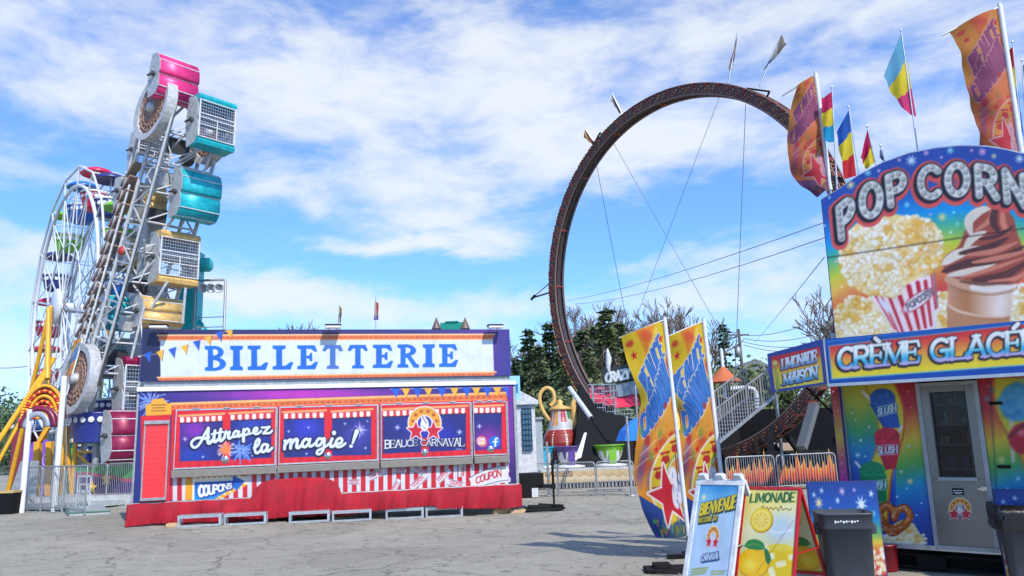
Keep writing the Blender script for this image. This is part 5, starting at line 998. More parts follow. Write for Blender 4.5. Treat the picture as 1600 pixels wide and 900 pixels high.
cloth_flag(Fp, [(1300, 137), (1308, 300)], [(1300, 143), (1304, 222), (1288, 222), (1283, 155)], [(205, 20, 90), YE, CY], 'crimson, yellow and cyan flag right beside the faded feather flag pole')
cloth_flag(Fp, [(1326, 168), (1345, 290)], [(1326, 172), (1338, 275), (1318, 280), (1308, 205)], [BL, YE, RD], 'blue, yellow and red flag dipping behind the left shoulder of the board')
cloth_flag(Fp, [(1355, 198), (1372, 270)], [(1356, 200), (1368, 252), (1355, 264), (1344, 248)], [(205, 20, 90), YE], 'small crimson and yellow flag, lowest of the flags over the board')
cloth_flag(Fp, [(1376, 228), (1384, 262)], [(1376, 230), (1382, 252), (1379, 252), (1374, 240)], [(200, 205, 215), (60, 60, 70)], 'tiny grey flag peeking over the board left of the blue and pink flag')
cloth_flag(Fp, [(1582, 66), (1600, 260)], [(1583, 72), (1600, 215), (1588, 190), (1577, 78)], [RD, YE, LB, BL], 'red, yellow and blue flag behind the right faded feather flag')
cloth_flag(Fp, [(1597, 95), (1606, 260)], [(1597, 100), (1602, 150), (1612, 150), (1610, 105)], [(60, 60, 70), YE], 'dark and yellow flag cut by the right border of the photo')

# ================================================================== SANDWICH BOARDS
def sandwich(P, yaw, h, wd, label, cols, paint, lean, back_paint=None, plastic=False, spread=.42, pxq=None):
    t = thing('sandwich_board', label, 'sandwich board', P); F = Fr(P, yaw, 0, lean); L_ = h/math.cos(lean)
    fm = cols
    def leaf(Fx, nm, sgn):
        m = MB(); b = .05
        if plastic:
            m.boxf(Fx, 0, wd, 0, .1, -.035, 0); m.boxf(Fx, 0, .055, .1, L_-.1, -.035, 0); m.boxf(Fx, wd-.055, wd, .1, L_-.1, -.035, 0); m.boxf(Fx, 0, wd, L_-.1, L_-.04, -.035, 0); m.boxf(Fx, .055, wd-.055, .1, L_-.1, -.03, -.012)
            for k in range(3): x = wd*(.03+.37*k); m.prism([(x, L_-.042), (x+wd*.2, L_-.042), (x+wd*.17, L_+.03), (x+wd*.03, L_+.03)], Fx, -.05, .002)
        else:
            m.boxf(Fx, 0, .028, 0, L_, -.028, 0); m.boxf(Fx, wd-.028, wd, 0, L_, -.028, 0); m.boxf(Fx, .028, wd-.028, L_-.03, L_, -.028, 0); m.boxf(Fx, .028, wd-.028, .22, .25, -.028, 0); m.boxf(Fx, .028, wd-.028, .25, L_-.03, -.02, -.01)
        return m.build(nm, fm, t, bevel=.006 if plastic else .003)
    lf = leaf(F, 'front_leaf', 1)
    ex = (.055, wd-.055, .1, L_-.1, -.010) if plastic else (.028, wd-.028, .25, L_-.03, -.008)
    A = Art(rect(F, *ex, res=230)); paint(A, F, ex); A.build('poster', ART, lf)
    Pb = F.p(wd, L_*math.cos(0), 0); Pb = P+F.U*wd-np.cross(F.U, (0, 0, 1))*2*h*math.tan(lean)-np.cross(F.U, (0, 0, 1))*.02
    Fb = Fr(Pb, yaw+math.pi, 0, lean); lb = leaf(Fb, 'back_leaf', -1)
    if back_paint:
        A = Art(rect(Fb, ex[0], ex[1], ex[2], ex[3], -.024, res=120)); back_paint(A, Fb, ex); A.build('poster', ART, lb)
    for q_ in (.01, wd-.01): m = MB(); m.tube(F.p(q_, L_*.45, -.02), Fb.p(wd-q_, L_*.45, -.02), .008, n=5); m.build('brace', alu if plastic else fm, t)
    return t, F
class UV:                                        # paint in poster coordinates 0..100 x 0..150 (down)
    def __new__(c, A, F, ex, w=100., h=150.):
        d = A.P-F.P; u = d@F.U; v = d@F.V; A.X = (u-ex[0])/(ex[1]-ex[0])*w; A.Y = (ex[3]-v)/(ex[3]-ex[2])*h; A.px = w/A.P.shape[1]; A.bb = (0, w, 0, h); return A
def p_welcome(A, F, ex):
    A = UV(A, F, ex); A.fn(lambda X, Y: ramp(Y/150+.02*np.sin(X*.09), [(0, (60, 150, 215)), (.12, (120, 185, 225)), (.3, (185, 215, 238)), (.8, (190, 215, 240)), (1, (175, 190, 225))]))
    A.fn(lambda X, Y: A.C*(1+.05*(vnoise(X, Y, 14, 3)-.5)[..., None]))
    sh = ((1.6, .8, 1.4, (40, 60, 50)), (0, 0, 0, (235, 205, 45)))
    A.poly([(8, 26), (96, 12), (97, 30), (8, 46)], (40, 90, 110), a=.55); A.text('BIENVENUE', 9, 44, 96, 31, 15, 17, .28, False, sh, lean=.12, squeeze=.8, gap=.2); A.text('WELCOME TO', 8, 55, 55, 50, 6.5, 6.5, .26, False, sh, lean=.12, squeeze=.8, gap=.25); A.ell(14, 18, 4, 4, (240, 230, 170), soft=2)
    emblem(A, 51, 74, 15); A.text('CARNAVAL', 30, 108, 72, 102, 7.5, 8, .3, False, ((1.8, .6, .8, (45, 70, 120)), (0, 0, 0, (200, 215, 235))), squeeze=.8)
    for k in range(3): A.line([(8, 121+k*3.6), (50-k*3, 116+k*3.6)], 2.2, (150, 165, 60), a=.85)
    for k in range(2): A.line([(58, 121+k*3.6), (94-k*4, 118+k*3.6)], 2, (150, 165, 80), a=.85)
    A.poly([(0, 130), (100, 133), (100, 137), (0, 134)], (205, 70, 110))
    for k in range(5): A.ell(10+k*20, 144, 6, 6, (235, 225, 235)); A.ell(10+k*20, 144, 6, 6, (205, 50, 70), ring=.8); A.line([(6+k*20, 148), (14+k*20, 140)], 1.3, (205, 50, 70)); A.line([(8+k*20, 146), (12+k*20, 143)], 2.2, (60, 60, 80))
def p_lemon(A, F, ex, dark=False):
    A = UV(A, F, ex); A.fn(lambda X, Y: ramp(Y/150+.25*(X/100)*(Y < 90)+.03*np.sin(X*.1), [(0, (240, 222, 120)), (.3, (246, 230, 140)), (.5, (240, 238, 190)), (.7, (225, 225, 170)), (1.2, (235, 190, 50))]))
    A.ell(75, 66, 26, 22, (190, 215, 240), soft=12, a=.8); A.line(crom([(48, 60), (60, 72), (95, 66)]), 3, (240, 245, 250), a=.7)
    A.text('LIMONADE', 10, 22, 94, 19, 14, 15, .24, False, ((1., .6, .8, (225, 215, 120)), (0, 0, 0, (45, 105, 60))), squeeze=.75, gap=.16, lean=.05)
    A.line(crom([(32, 34), (36, 28), (39, 34), (44, 30), (48, 34), (52, 30), (56, 34), (61, 30), (66, 35), (70, 27), (74, 34), (80, 31), (86, 34), (90, 31)]), 1.8, (150, 120, 50))
    A.ell(36, 53, 22, 21, (190, 150, 30), ang=.2); A.ell(35, 52, 20.5, 19.5, (250, 215, 40)); A.ell(35, 52, 17, 16, (250, 235, 140))
    for k in range(9): t = R(k*40+10); A.poly([(35+2*math.cos(t+.3), 52+2*math.sin(t+.3)), (35+15*math.cos(t), 52+14*math.sin(t)), (35+15*math.cos(t+.52), 52+14*math.sin(t+.52))], (246, 205, 60))
    A.ell(78, 125, 32, 34, (236, 200, 20)); A.ell(76, 96, 24, 6, (240, 215, 60)); g = random.Random(8)
    for _ in range(9): x, y = g.uniform(56, 96), g.uniform(100, 146); A.poly([(x-6, y-3), (x+4, y-6), (x+7, y+2), (x-3, y+6)], (248, 244, 205), soft=1.5, a=.9)
    A.ell(28, 124, 30, 25, (215, 160, 15)); A.ell(27, 123, 28, 23, (246, 196, 20)); A.ell(20, 128, 12, 9, (252, 225, 80), soft=7); A.ell(33, 101, 4, 3, (215, 165, 20))
    A.poly(crom([(6, 98), (14, 88), (28, 85), (42, 90), (46, 100), (34, 102), (18, 102)]), (50, 135, 65)); A.line(crom([(8, 98), (26, 93), (45, 99)]), 1, (120, 185, 100)); A.poly(crom([(45, 98), (53, 102), (60, 116), (54, 124), (48, 112)]), (45, 120, 60))
    A.line([(0, 149), (100, 152)], 2.5, (90, 70, 30)); A.line([(34, 140), (96, 50)], .7, (150, 60, 40), a=.7)
Pw = gp(1060, 938); sandwich(Pw, R(-46), 1.17, .56, 'white plastic sandwich board with a pale blue BIENVENUE poster', whitem, p_welcome, R(23), plastic=True)
Pl = gp(1143, 944); sandwich(Pl, R(-44), 1.06, .60, 'red framed sandwich board advertising LIMONADE with lemons', pmat('red_frame', (175, 30, 35), .4), p_lemon, R(23), back_paint=lambda A, F, ex: p_lemon(A, F, ex))
m = MB(); P = gp(1048, 893); m.box(P[0]-.3, P[0]+.25, P[1]-.12, P[1]+.2, 0, .05); m.box(P[0]-.2, P[0]+.0, P[1]-.1, P[1]+.12, .05, .10); m.path([P+V3(-.32, -.05, .02), P+V3(-.1, -.25, .03), P+V3(.3, -.2, .02)], .02); m.build('ballast_weight', blackr, None, 'black ballast weight lying on the asphalt left of the white sandwich board', 'weight', loc=P, bevel=.01)

# ================================================================== BINS, BUCKET, LOW SIGNS
def trash(P, yaw, h, w0, label, grp, bag=False):
    gm = mat('bin_grey', (.045, .052, .065), .45, 0, .12, spec=.4); t = thing('trash_can', label, 'trash can', P, grp); F = Fr(P, yaw)
    def rr_(w, d, v, n=5, r=.07): # rounded rectangle ring
        o = []
        for sx, sy, a0 in ((1, 1, 0), (-1, 1, 90), (-1, -1, 180), (1, -1, 270)):
            for k in range(n): a = R(a0+90*k/(n-1)); o.append(F.p(sx*(w/2-r)+r*math.cos(a), v, sy*(d/2-r)+r*math.sin(a)))
        return o
    def loft(m, rings, cap=True):
        n = len(rings[0]); m.add([p for r in rings for p in r], [(i*n+j, (i+1)*n+j, (i+1)*n+(j+1) % n, i*n+(j+1) % n) for i in range(len(rings)-1) for j in range(n)], True)
        if cap: m.add(rings[0], [tuple(range(n))])
    w1, d0_ = w0*.8, w0*.86
    m = MB(); loft(m, [rr_(w1, w1, 0), rr_(w1*1.01, w1*1.01, .03), rr_(w0*.93, d0_*.95, h*.80), rr_(w0*.97, d0_, h*.805), rr_(w0*.985, d0_*1.01, h*.83), rr_(w0, d0_*1.03, h*.97), rr_(w0*1.04, d0_*1.07, h*.975), rr_(w0*1.04, d0_*1.07, h), rr_(w0*.97, d0_, h), rr_(w0*.9, d0_*.92, h*.8), rr_(w1*.9, w1*.9, .05)]); m.build('body', gm, t)
    m = MB()
    for s in (-1, 1): m.boxf(F, s*w0*.51-.03, s*w0*.51+.03, h*.74, h*.86, -.1, .1)
    m.build('handle', gm, t, bevel=.01)
    if bag:
        bm = mat('bin_bag', (.012, .012, .014), .25, 0, .1, .5, 20); m = MB(); g = random.Random(2); rg = []
        for v, q in ((h*.72, 1.08), (h*.82, 1.12), (h*.93, 1.1), (h+.03, 1.07), (h+.035, .95), (h*.85, .88), (h*.5, .8)):
            r_ = rr_(w0*q, d0_*q, v, 8); rg.append([p+V3(g.uniform(-1, 1), g.uniform(-1, 1), g.uniform(-1, 1))*.018 for p in r_])
        loft(m, rg, False); m.build('bag', bm, t)
    else:
        m = MB(); z = h*.9
        for k in range(9): m.boxf(F, -.11+k*.025, -.095+k*.025, z-.012+.006*(k % 3), z+.012-.004*(k % 2), d0_*.515, d0_*.52)
        m.build('printed_mark', white, t)
    return t
Pc = gp(1330, 932); trash(Pc, R(-12), .80, .50, 'grey square trash can standing open beside the lemonade sandwich board', 'large grey trash cans')
Pc2 = gp(1612, 912); trash(Pc2, R(-20), .74, .48, 'grey trash can lined with a black bag at the right border', 'large grey trash cans', True)
P = gp(1386, 892); m = MB(); m.lathe([(0, 0), (.115, 0), (.118, .01), (.145, .27), (.155, .275), (.155, .30), (.145, .30), (.11, .02), (0, .02)], P, 24); t = m.build('bucket', pmat('bucket_red', (112, 10, 28), .4), None, 'small dark red plastic bucket on the ground under the heart pretzel', 'bucket', loc=P)
def p_low(A, F, ex):
    A = UV(A, F, ex, 100, 90); A.fn(lambda X, Y: ramp(Y/90, [(0, (25, 65, 150)), (.25, (30, 85, 180)), (.42, (20, 130, 190)), (.55, (90, 170, 110)), (.65, (225, 200, 60)), (.8, (215, 70, 70)), (1, (205, 60, 60))]))
    for x, y, r_, k in [(8, 12, 3, 0), (20, 8, 3, 0), (50, 9, 4.5, 2), (68, 8, 2.5, 2), (92, 12, 4, 0), (14, 20, 6.5, 1), (42, 18, 3.5, 0), (76, 22, 9, 0), (92, 31, 3, 3), (30, 26, 2, 2)]: A.glow(x, y, r_*1.2, (200, 220, 240), .3); A.star(x, y, r_, [(225, 240, 250), (245, 225, 170), (235, 185, 225), (150, 225, 235)][k], 8 if r_ > 4 else 5, .35)
    pretzel(A, 22, 46, 16, .1); pretzel(A, 54, 46, 16, -.1); popcorn(A, lambda x, y: y > 66, 120, (0, 64, 100, 90), 31, (2.5, 4.5))
def lowboard(pa, wd, h, yaw, label):
    F = Fr(pa, yaw); t = thing('display_panel', label, 'panel', pa, 'low starry panels at the foot of the stand'); m = MB(); m.boxf(F, 0, wd, .03, h, -.03, 0); pn = m.build('panel', navy, t); A = Art(rect(F, .01, wd-.01, .04, h-.01, .004, 130)); p_low(A, F, (.01, wd-.01, .04, h-.01)); A.build('panel_face', ART, pn)
    m = MB(); 
    for x in (.05, wd-.05): m.boxf(F, x-.02, x+.02, 0, .03, -.2, .1)
    m.build('foot', alu, t)
a = gp(1276, 905); b = gp(1388, 905); lowboard(a, np.linalg.norm(b-a)*1.0, 1.03, math.atan2(b[1]-a[1], b[0]-a[0]), 'low blue panel with stars and pretzels standing behind the grey trash can')
a = S.p(1.10, 0, .25)-S.P[2]*V3(0, 0, 0); a[2] = 0; lowboard(a, .9, .93, R(-39), 'low blue starry panel right of the steel door, cut by the right border')
# ================================================================== RING OF FIRE LOOP
RC = V3(6.44, 29.36, 7.772); RY = R(-51.78); RU = V3(math.cos(RY), math.sin(RY), 0); RN = V3(RU[1], -RU[0], 0)   # RN faces the camera side
RV = V3(0, 0, 1)*math.cos(.0632)+RN*math.sin(.0632); RN = nrm(np.cross(RU, RV))
if RN@(CAM-RC) < 0: RN = -RN
blk = mat('ring_black', (.045, .03, .027), .5, 0, .2); rdk = mat('ring_red', (.24, .03, .02), .5); lampo = mat('ring_amber', (.30, .09, .04), .45, 0, .4, scale=3); lampr = mat('ring_red_bulb', (.20, .03, .03), .45, 0, .4, scale=3); lampy = mat('ring_yellow_bulb', (.38, .2, .07), .45, 0, .4, scale=3)
ring = thing('loop_ride', 'giant upright ring coaster loop edged with rows of red and amber bulbs', 'fairground ride', (RC[0], RC[1], gz(RC[0], RC[1])))
def rp_(a, r, n): return RC+(RU*math.cos(a)+RV*math.sin(a))*r+RN*n
NS = 150; m = MB(); HWD = .27
for n0, n1, r0, r1 in ((-HWD, -HWD+.07, 6.90, 7.24), (HWD-.07, HWD, 6.90, 7.24), (-.1, .1, 6.9, 6.98)):
    vs = [rp_(2*math.pi*i/NS, r, n) for i in range(NS) for r, n in ((r0, n0), (r1, n0), (r1, n1), (r0, n1))]
    m.add(vs, [(i*4+j, i*4+(j+1) % 4, ((i+1) % NS)*4+(j+1) % 4, ((i+1) % NS)*4+j) for i in range(NS) for j in range(4)])
m.build('track_frame', blk, ring)
m = MB()
for s in (-1, 1):
    m.path([rp_(2*math.pi*i/NS, 7.28, s*(HWD-.03)) for i in range(NS)], .035, 5, True); m.path([rp_(2*math.pi*i/NS, 6.88, s*(HWD-.03)) for i in range(NS)], .05, 5, True)
m.build('rail', mat('rail_grey', (.17, .10, .085), .5), ring)
m = MB()
for i in range(0, NS, 2): a = 2*math.pi*(i+.5)/NS; m.tube(rp_(a, 7.23, -HWD-.03), rp_(a, 7.23, HWD+.03), .07, n=4)
for i in range(0, NS, 9): a = 2*math.pi*(i+.5)/NS; m.tube(rp_(a, 6.88, -HWD), rp_(a, 6.88, HWD), .045, n=4)
m.build('cross_ties', rdk, ring)
m = MB()
for s in (-1, 1):
    for i in range(NS*3):
        if i % 9 == 8: continue
        a = 2*math.pi*(i+.5)/(NS*3)
        for q, rr_ in enumerate((6.97, 7.06, 7.15)):
            m.mat((i+q) % 3 if (i*7+q*3) % 4 else 0); c = rp_(a, rr_, s*(HWD+.008)); e = (RU*-math.sin(a)+RV*math.cos(a))*.03; f = (RU*math.cos(a)+RV*math.sin(a))*.022
            m.add([c-e-f, c+e-f, c+e+f, c-e+f, c+RN*s*.02], [(0, 1, 4), (1, 2, 4), (2, 3, 4), (3, 0, 4)])
for i in range(NS*2):
    if i % 6 == 5: continue
    a = 2*math.pi*(i+.5)/(NS*2)
    for q in range(5):
        m.mat((i+q) % 3); c = rp_(a, 7.26, -.3+q*.15); e = (RU*-math.sin(a)+RV*math.cos(a))*.04; m.add([c-e-RN*.04, c+e-RN*.04, c+e+RN*.04, c-e+RN*.04], [(0, 1, 2, 3)])
m.build('bulb_rows', [lampr, lampo, lampy], ring)
def ang_at(px, py):                               # loop angle closest to a point of the picture
    return min((2*math.pi*k/720 for k in range(720)), key=lambda a: math.dist(proj(rp_(a, 7.24, 0)), (px, py)))
for px, py in ((1190, 145), (940, 225)):
    m = MB(); a = ang_at(px, py); p = rp_(a, 7.24, 0); o = nrm(p-RC); tn = (RU*-math.sin(a)+RV*math.cos(a)); m.tube(p-tn*.35+RN*HWD*.5, p-tn*.35+o*.26+RN*HWD*.5, .035, n=4); m.tube(p-tn*.35+o*.26+RN*HWD*.5, p+tn*.6+o*.05+RN*HWD*.5, .04, n=4); m.build('hoist_lug', black, ring)
m = MB(); a = ang_at(862, 455); p = rp_(a, 7.24, 0); q = at(833, 465, p[1]-.3); m.tube(p, q, .05, n=4); m.tube(q, rp_(ang_at(861, 435), 7.24, 0), .03, n=4); m.tube(q+V3(-.1, 0, -.1), q+V3(.1, 0, .12), .06, n=6); m.build('outrigger', black, ring)
cab = mat('steel_cable', (.12, .13, .15), .5, .6)
def wire(name, a, b, r=.012, sag=0., **k):
    a = np.array(a, float); b = np.array(b, float); m = MB(); m.path([a+(b-a)*t-V3(0, 0, sag*4*t*(1-t)) for t in np.linspace(0, 1, 12 if sag else 2)], r, 4); return m.build(name, k.pop('m', cab), k.pop('parent', None), **k)
def foot(px, py, dep): return at(px, py, dep)
for (x0, y0), q in [((975, 228), at(1150, 560, 27)), ((1130, 152), at(985, 520, 32)), ((1175, 150), at(1148, 600, 27)), ((950, 255), at(990, 560, 33))]:
    wire('guy_cable', rp_(ang_at(x0, y0), 6.8, HWD*.5), q, .011, parent=ring)
for (x0, y0) in ((975, 228), (1130, 152)): pass
# black legs, boxes and platform under the loop
dk = mat('ride_black', (.013, .013, .014), .6, 0, .3, spec=.12); gs = mat('strut_grey', (.10, .105, .11), .5)
for a0, s_ in ((R(236), 1), (R(300), 1), (R(236), -1), (R(300), -1)):
    m = MB(); p = rp_(a0, 7.0, s_*HWD); ft_ = V3(p[0], p[1], gz(p[0], p[1]))+RN*s_*1.3+RU*(-.6 if a0 < 4.5 else .4); m.tube(p, ft_, .11, n=4); p2 = rp_(a0+(.12 if a0 < 4.5 else -.12), 7.0, s_*HWD); m.tube(p2, ft_, .09, n=4); m.build('support_leg', dk, ring)
m = MB(); BF = frame(RC-(0, 0, 7.9), RU, V3(0, 0, 1))
for s_ in (-1, 1): m.boxf(BF, -5., 4., -.1, .25, s_*1.4-.12, s_*1.4+.12)
for u in (-4.8, -2.5, 0, 2.5, 3.9): m.boxf(BF, u-.1, u+.1, -.05, .2, -1.3, 1.3)
m.build('base_frame', dk, ring)
# long strut with silver and white section on the left foot
a_, b_ = at(890, 606, 27.5), at(950, 690, 25.5); m = MB(); m.mat(0).tube(a_, a_*.42+b_*.58, .09, n=8); m.mat(1).tube(a_*.42+b_*.58, b_, .07, n=8); m.build('hydraulic_strut', [whitem, dk], ring)
a_, b_ = at(1272, 632, 24.), at(1253, 700, 23.4); m = MB(); m.boxf(frame((a_+b_)/2, RU, a_-b_), -.13, .13, -np.linalg.norm(a_-b_)/2, np.linalg.norm(a_-b_)/2, -.1, .1); m.build('grey_leg', gs, ring)
# flags on the loop
def pennant(px0, py0, px1, py1, quad, cols, label, dn='v'):
    p = rp_(ang_at(px0, py0), 7.3, 0); F = Fr(p, R(-8)); cloth_flag(F, [(px1, py1), (px0, py0)], quad, cols, label, dn, rp=.03, amp=.12, grp='small flags on the big ring')
TN = [(165, 150, 130), (205, 150, 90), (190, 185, 180), (90, 100, 140)]
pennant(1138, 130, 1152, 50, [(1153, 52), (1145, 110), (1137, 108), (1149, 70)], [(200, 190, 170), (190, 140, 80), (150, 80, 60), (210, 205, 200)], 'narrow hanging flag on top of the ring, left of the top pair')
pennant(1187, 135, 1219, 56, [(1221, 54), (1199, 100), (1191, 112), (1229, 70)], [(150, 140, 130), (190, 190, 195), (80, 95, 150)], 'twisted flag blowing right on top of the ring, right of the top pair')
pennant(977, 188, 957, 147, [(957, 147), (974, 180), (969, 176), (955, 160)], [(170, 165, 160), (150, 130, 110)], 'small drooping flag on the upper left of the ring, upper of the left pair')
pennant(936, 233, 914, 201, [(914, 201), (930, 226), (934, 236), (912, 214)], [(200, 160, 110), (175, 120, 90), (120, 110, 110)], 'small drooping flag on the left shoulder of the ring, lower of the left pair')
# draped stage in front of the loop
D0, D1 = gp(1125, 758), gp(1325, 752); DF = frame(V3(D0[0], D0[1]+.1, D0[2]), D1-D0, V3(0, 0, 1)); DW = np.linalg.norm((D1-D0)[:2])
st = thing('ride_stage', 'black draped stage platform of the ring ride behind the flame fence', 'stage', DF.P)
m = MB(); m.boxf(DF, 0, DW+1, 1.0, 1.08, -3, 0); m.build('deck', dk, st)
nu, nv = 120, 14; P = np.zeros((nv, nu, 3))
for i in range(nu):
    for j in range(nv): u = (DW+1)*i/(nu-1); v = 1.06-(1.02)*j/(nv-1); P[j, i] = DF.p(u, v+.05*math.sin(u*2.2)*(j < 2), .04+.06*math.sin(u*5+math.sin(u*1.3)*2)*(j/(nv-1)+.2)+.03*math.sin(u*17+j*.3))
m = MB(); m.grid(P[::-1]); m.build('drape', mat('black_tarp', (.010, .011, .013), .7, 0, .2, .3, 4, spec=.1), st, solid=.01)
for a_ in ((.2, 1.2, 1.08, 2.1, -2.9, -1.8), (4., 5.0, 1.08, 2.4, -2.5, -1.5), (2.2, 3.1, 1.08, 1.5, -2.0, -1.2)): m = MB(); m.boxf(DF, *a_); m.build('machinery_box', dk, st)
for a_ in ((3.2, 3.9, 1.4, 1.9, -2.3, -2.2), (2.4, 3.0, 1.1, 1.38, -1.15, -1.1)): m = MB(); m.boxf(DF, *a_); m.build('beige_cover', pmat('beige_panel', (175, 150, 125), .7), st)
m = MB(); g_ = random.Random(6)
for u, v in ((1.55, 1.2), (2.15, 1.25), (3.4, 1.95), (4.6, 1.5)): m.boxf(DF, u, u+.16, v, v+.16, -1.2, -1.1)
m.build('small_signs', pmat('pale_sign', (225, 215, 205)), st)
a, b = at(1152, 700, 31), at(1330, 700, 29); zt_ = at(1230, 636, 30)[2]; t = thing('ride_trailer', 'black ride trailer wall behind the sloping foot of the ring', 'trailer', (a[0], a[1], -.2)); m = MB(); TF2 = frame((a[0], a[1], -.2), b-a, V3(0, 0, 1)); m.boxf(TF2, 0, 8, .4, zt_+.2, -2.4, 0); m.build('body', dk, t); m = MB()
for u in (1.2, 2.2, 6): m.lathe([(0, -.12), (.4, -.12), (.42, 0), (.4, .12), (0, .12)], TF2.p(u, .42, -.1), 16, TF2.N)
m.build('wheels', blackr, t)
# stairway with railing climbing to the right
sa, sbp = gp(1118, 735), gp(1118, 735); A0 = at(1122, 692, 25.); A1 = at(1212, 618, 27.5); sw_ = thing('boarding_stairs', 'metal boarding stairway with vertical bar railing climbing behind the lemonade sign', 'stairs', (A0[0], A0[1], -.2))
hz_ = np.cross(nrm(A1-A0), (0, 0, 1)); hz_ = nrm(hz_); m = MB()
for s_ in (0, 1.1): m.tube(A0-hz_*s_, A1-hz_*s_, .06, n=4)
for k in range(12): c = A0+(A1-A0)*(k+.5)/12; m.boxf(frame(c, nrm(V3((A1-A0)[0], (A1-A0)[1], 0)), V3(0, 0, 1)), -.14, .14, -.02, .02, -1.1 if (-hz_)@np.cross(nrm(V3((A1-A0)[0], (A1-A0)[1], 0)), (0, 0, 1)) < 0 else 0, 0 if (-hz_)@np.cross(nrm(V3((A1-A0)[0], (A1-A0)[1], 0)), (0, 0, 1)) < 0 else 1.1)
m.build('treads', galv, sw_)
m = MB()
for s_ in (0, 1.1):
    m.tube(A0-hz_*s_+(0, 0, 1.05), A1-hz_*s_+(0, 0, 1.05), .035, n=6)
    for k in range(25): c = A0+(A1-A0)*k/24-hz_*s_; m.tube(c, c+(0, 0, 1.05), .016 if k % 6 else .03, n=4)
m.build('railing', mat('rail_dull', (.22, .22, .23), .6, .3), sw_)
for q_ in (A0, A1): m = MB(); m.tube(q_, (q_[0], q_[1], -.2), .06); m.build('post', galv, sw_)
# ride wagon beyond the stairs
o0 = at(1130, 640, 31); wb = thing('ride_wagon', 'dark ride wagon with a pale tube bumper glimpsed above the stair railing', 'wagon', (o0[0], o0[1], -.2)); m = MB(); m.box(o0[0]-1.2, o0[0]+1.1, o0[1], o0[1]+2, .3, 2.7); m.box(o0[0]-1.3, o0[0]+1.2, o0[1]-.1, o0[1]+2.1, 2.7, 2.95); m.build('body', dk, wb); m = MB(); m.path(crom([o0+V3(1.2, -.2, -.6), o0+V3(1.3, -.2, .55), o0+V3(1.05, -.2, .8), o0+V3(.3, -.2, .8)], 4), .09, 8); m.build('bumper_tube', whitem, wb)
P = at(1131, 592, 34); t = thing('pennant_tent', 'small orange and white peaked canopy with a white mast right of the feather flags', 'canopy', (P[0], P[1], -.2)); m = MB(); m.lathe([(.8, -.15), (.45, .12), (.12, .5), (0, .55)], P, 12); m.build('canopy_top', pmat('tent_orange', (190, 100, 60), .7), t); m = MB(); m.tube((P[0], P[1], -.2), P+(0, 0, 1.3), .07); m.build('mast', white, t)

# ================================================================== CROWD FENCES
def fence(a, b, label, group, n=22, h=1.08, flames=False, seed=1, matr=galv):
    F = frame(a, V3(b[0]-a[0], b[1]-a[1], b[2]-a[2]), V3(0, 0, 1)); L_ = np.linalg.norm(b-a); t = thing('crowd_barrier', label, 'fence', a, group); r = .10
    m = MB(); m.path([F.p(0, .02), F.p(0, h-r), F.p(r*.3, h-r*.3), F.p(r, h), F.p(L_-r, h), F.p(L_-r*.3, h-r*.3), F.p(L_, h-r), F.p(L_, .02)], .022, 6); m.tube(F.p(0, .14), F.p(L_, .14), .016, n=6); m.build('frame', matr, t)
    m = MB()
    for k in range(1, n): m.tube(F.p(L_*k/n, .14), F.p(L_*k/n, h), .009, n=4, cap=False)
    m.build('bars', matr, t); m = MB()
    for u in (.25, L_-.25): m.boxf(F, u-.03, u+.03, 0, .03, -.3, .3)
    m.build('feet', matr, t)
    return t, F, L_
def flame_panel(F, L_, parent, seed):
    g = random.Random(seed); m = MB(); tops = []; n = 18
    hs = [g.uniform(.45, .72) if k % 2 == 0 else g.uniform(.26, .4) for k in range(n+1)]
    for q in (g.randrange(4, 12)//2*2, g.randrange(14, 22)//2*2): hs[q] = g.uniform(.85, 1.0)
    def ht(u): k = u/L_*n; i = min(n-1, int(k)); f = k-i; return hs[i]*(1-f)**1.35+hs[i+1]*f**1.35 if hs[i] > hs[i+1] else hs[i]*(1-f**1.35)+hs[i+1]*f**1.35
    NU_, NV_ = 240, 26; P = np.zeros((NV_, NU_, 3)); tt = np.linspace(0, 1, NV_)
    for i in range(NU_):
        u = L_*i/(NU_-1); hh = .18+ht(u)*.95
        for j in range(NV_): P[j, i] = F.p(u+.06*tt[j]**2, .2+hh*tt[j]*.98, -.03)
    A = Art(P); X, Y = np.meshgrid(np.linspace(0, L_*20, NU_), tt); v = vnoise(X, Y*6, 2.2, seed)
    A.C = ramp(Y*.9+.25*(v-.5), [(0, (60, 10, 5)), (.2, (190, 50, 15)), (.5, (235, 95, 20)), (.75, (245, 150, 50)), (.95, (225, 170, 90)), (1.2, (210, 170, 100))]); A.build('flame_panel', ART, parent)
FR = [((1138, 771), (1214, 767), 'flame-painted crowd barrier nearest the feather flags'), ((1218, 767), (1310, 762), 'flame-painted crowd barrier next to the corner post of the stand')]
for k, (p, q, l) in enumerate(FR):
    t, F, L_ = fence(gp(*p), gp(*q), l, 'crowd barriers in front of the ring ride'); flame_panel(F, L_, t, 3+k)
for k, (p, q, l) in enumerate([((818, 777), (872, 776), 'crowd barrier right beside the ticket trailer in front of the teapot'), ((874, 776), (932, 775), 'crowd barrier in the middle of the teacup ride front'), ((934, 775), (992, 773), 'crowd barrier touching the left feather flag')]): fence(gp(*p), gp(*q), l, 'crowd barriers in front of the teacup ride', 20, 1.06)
m = MB(); 
for px, yt in ((858, 690), (987, 650)):
    P = gp(px, 775); t = thing('fence_post', {858: 'tall grey post standing at the crowd barrier before the teapot', 987: 'tall grey post at the left edge of the feather flag'}[px], 'post', P, 'tall posts at the teacup ride fence'); top = at(px-2, yt, P[1]); m = MB(); m.tube(P, (P[0], P[1], top[2]), .04); m.build('pole', galv, t); m = MB(); m.lathe([(.14, 0), (.14, .03), (.05, .06)], P, 12); m.build('foot', galv, t)

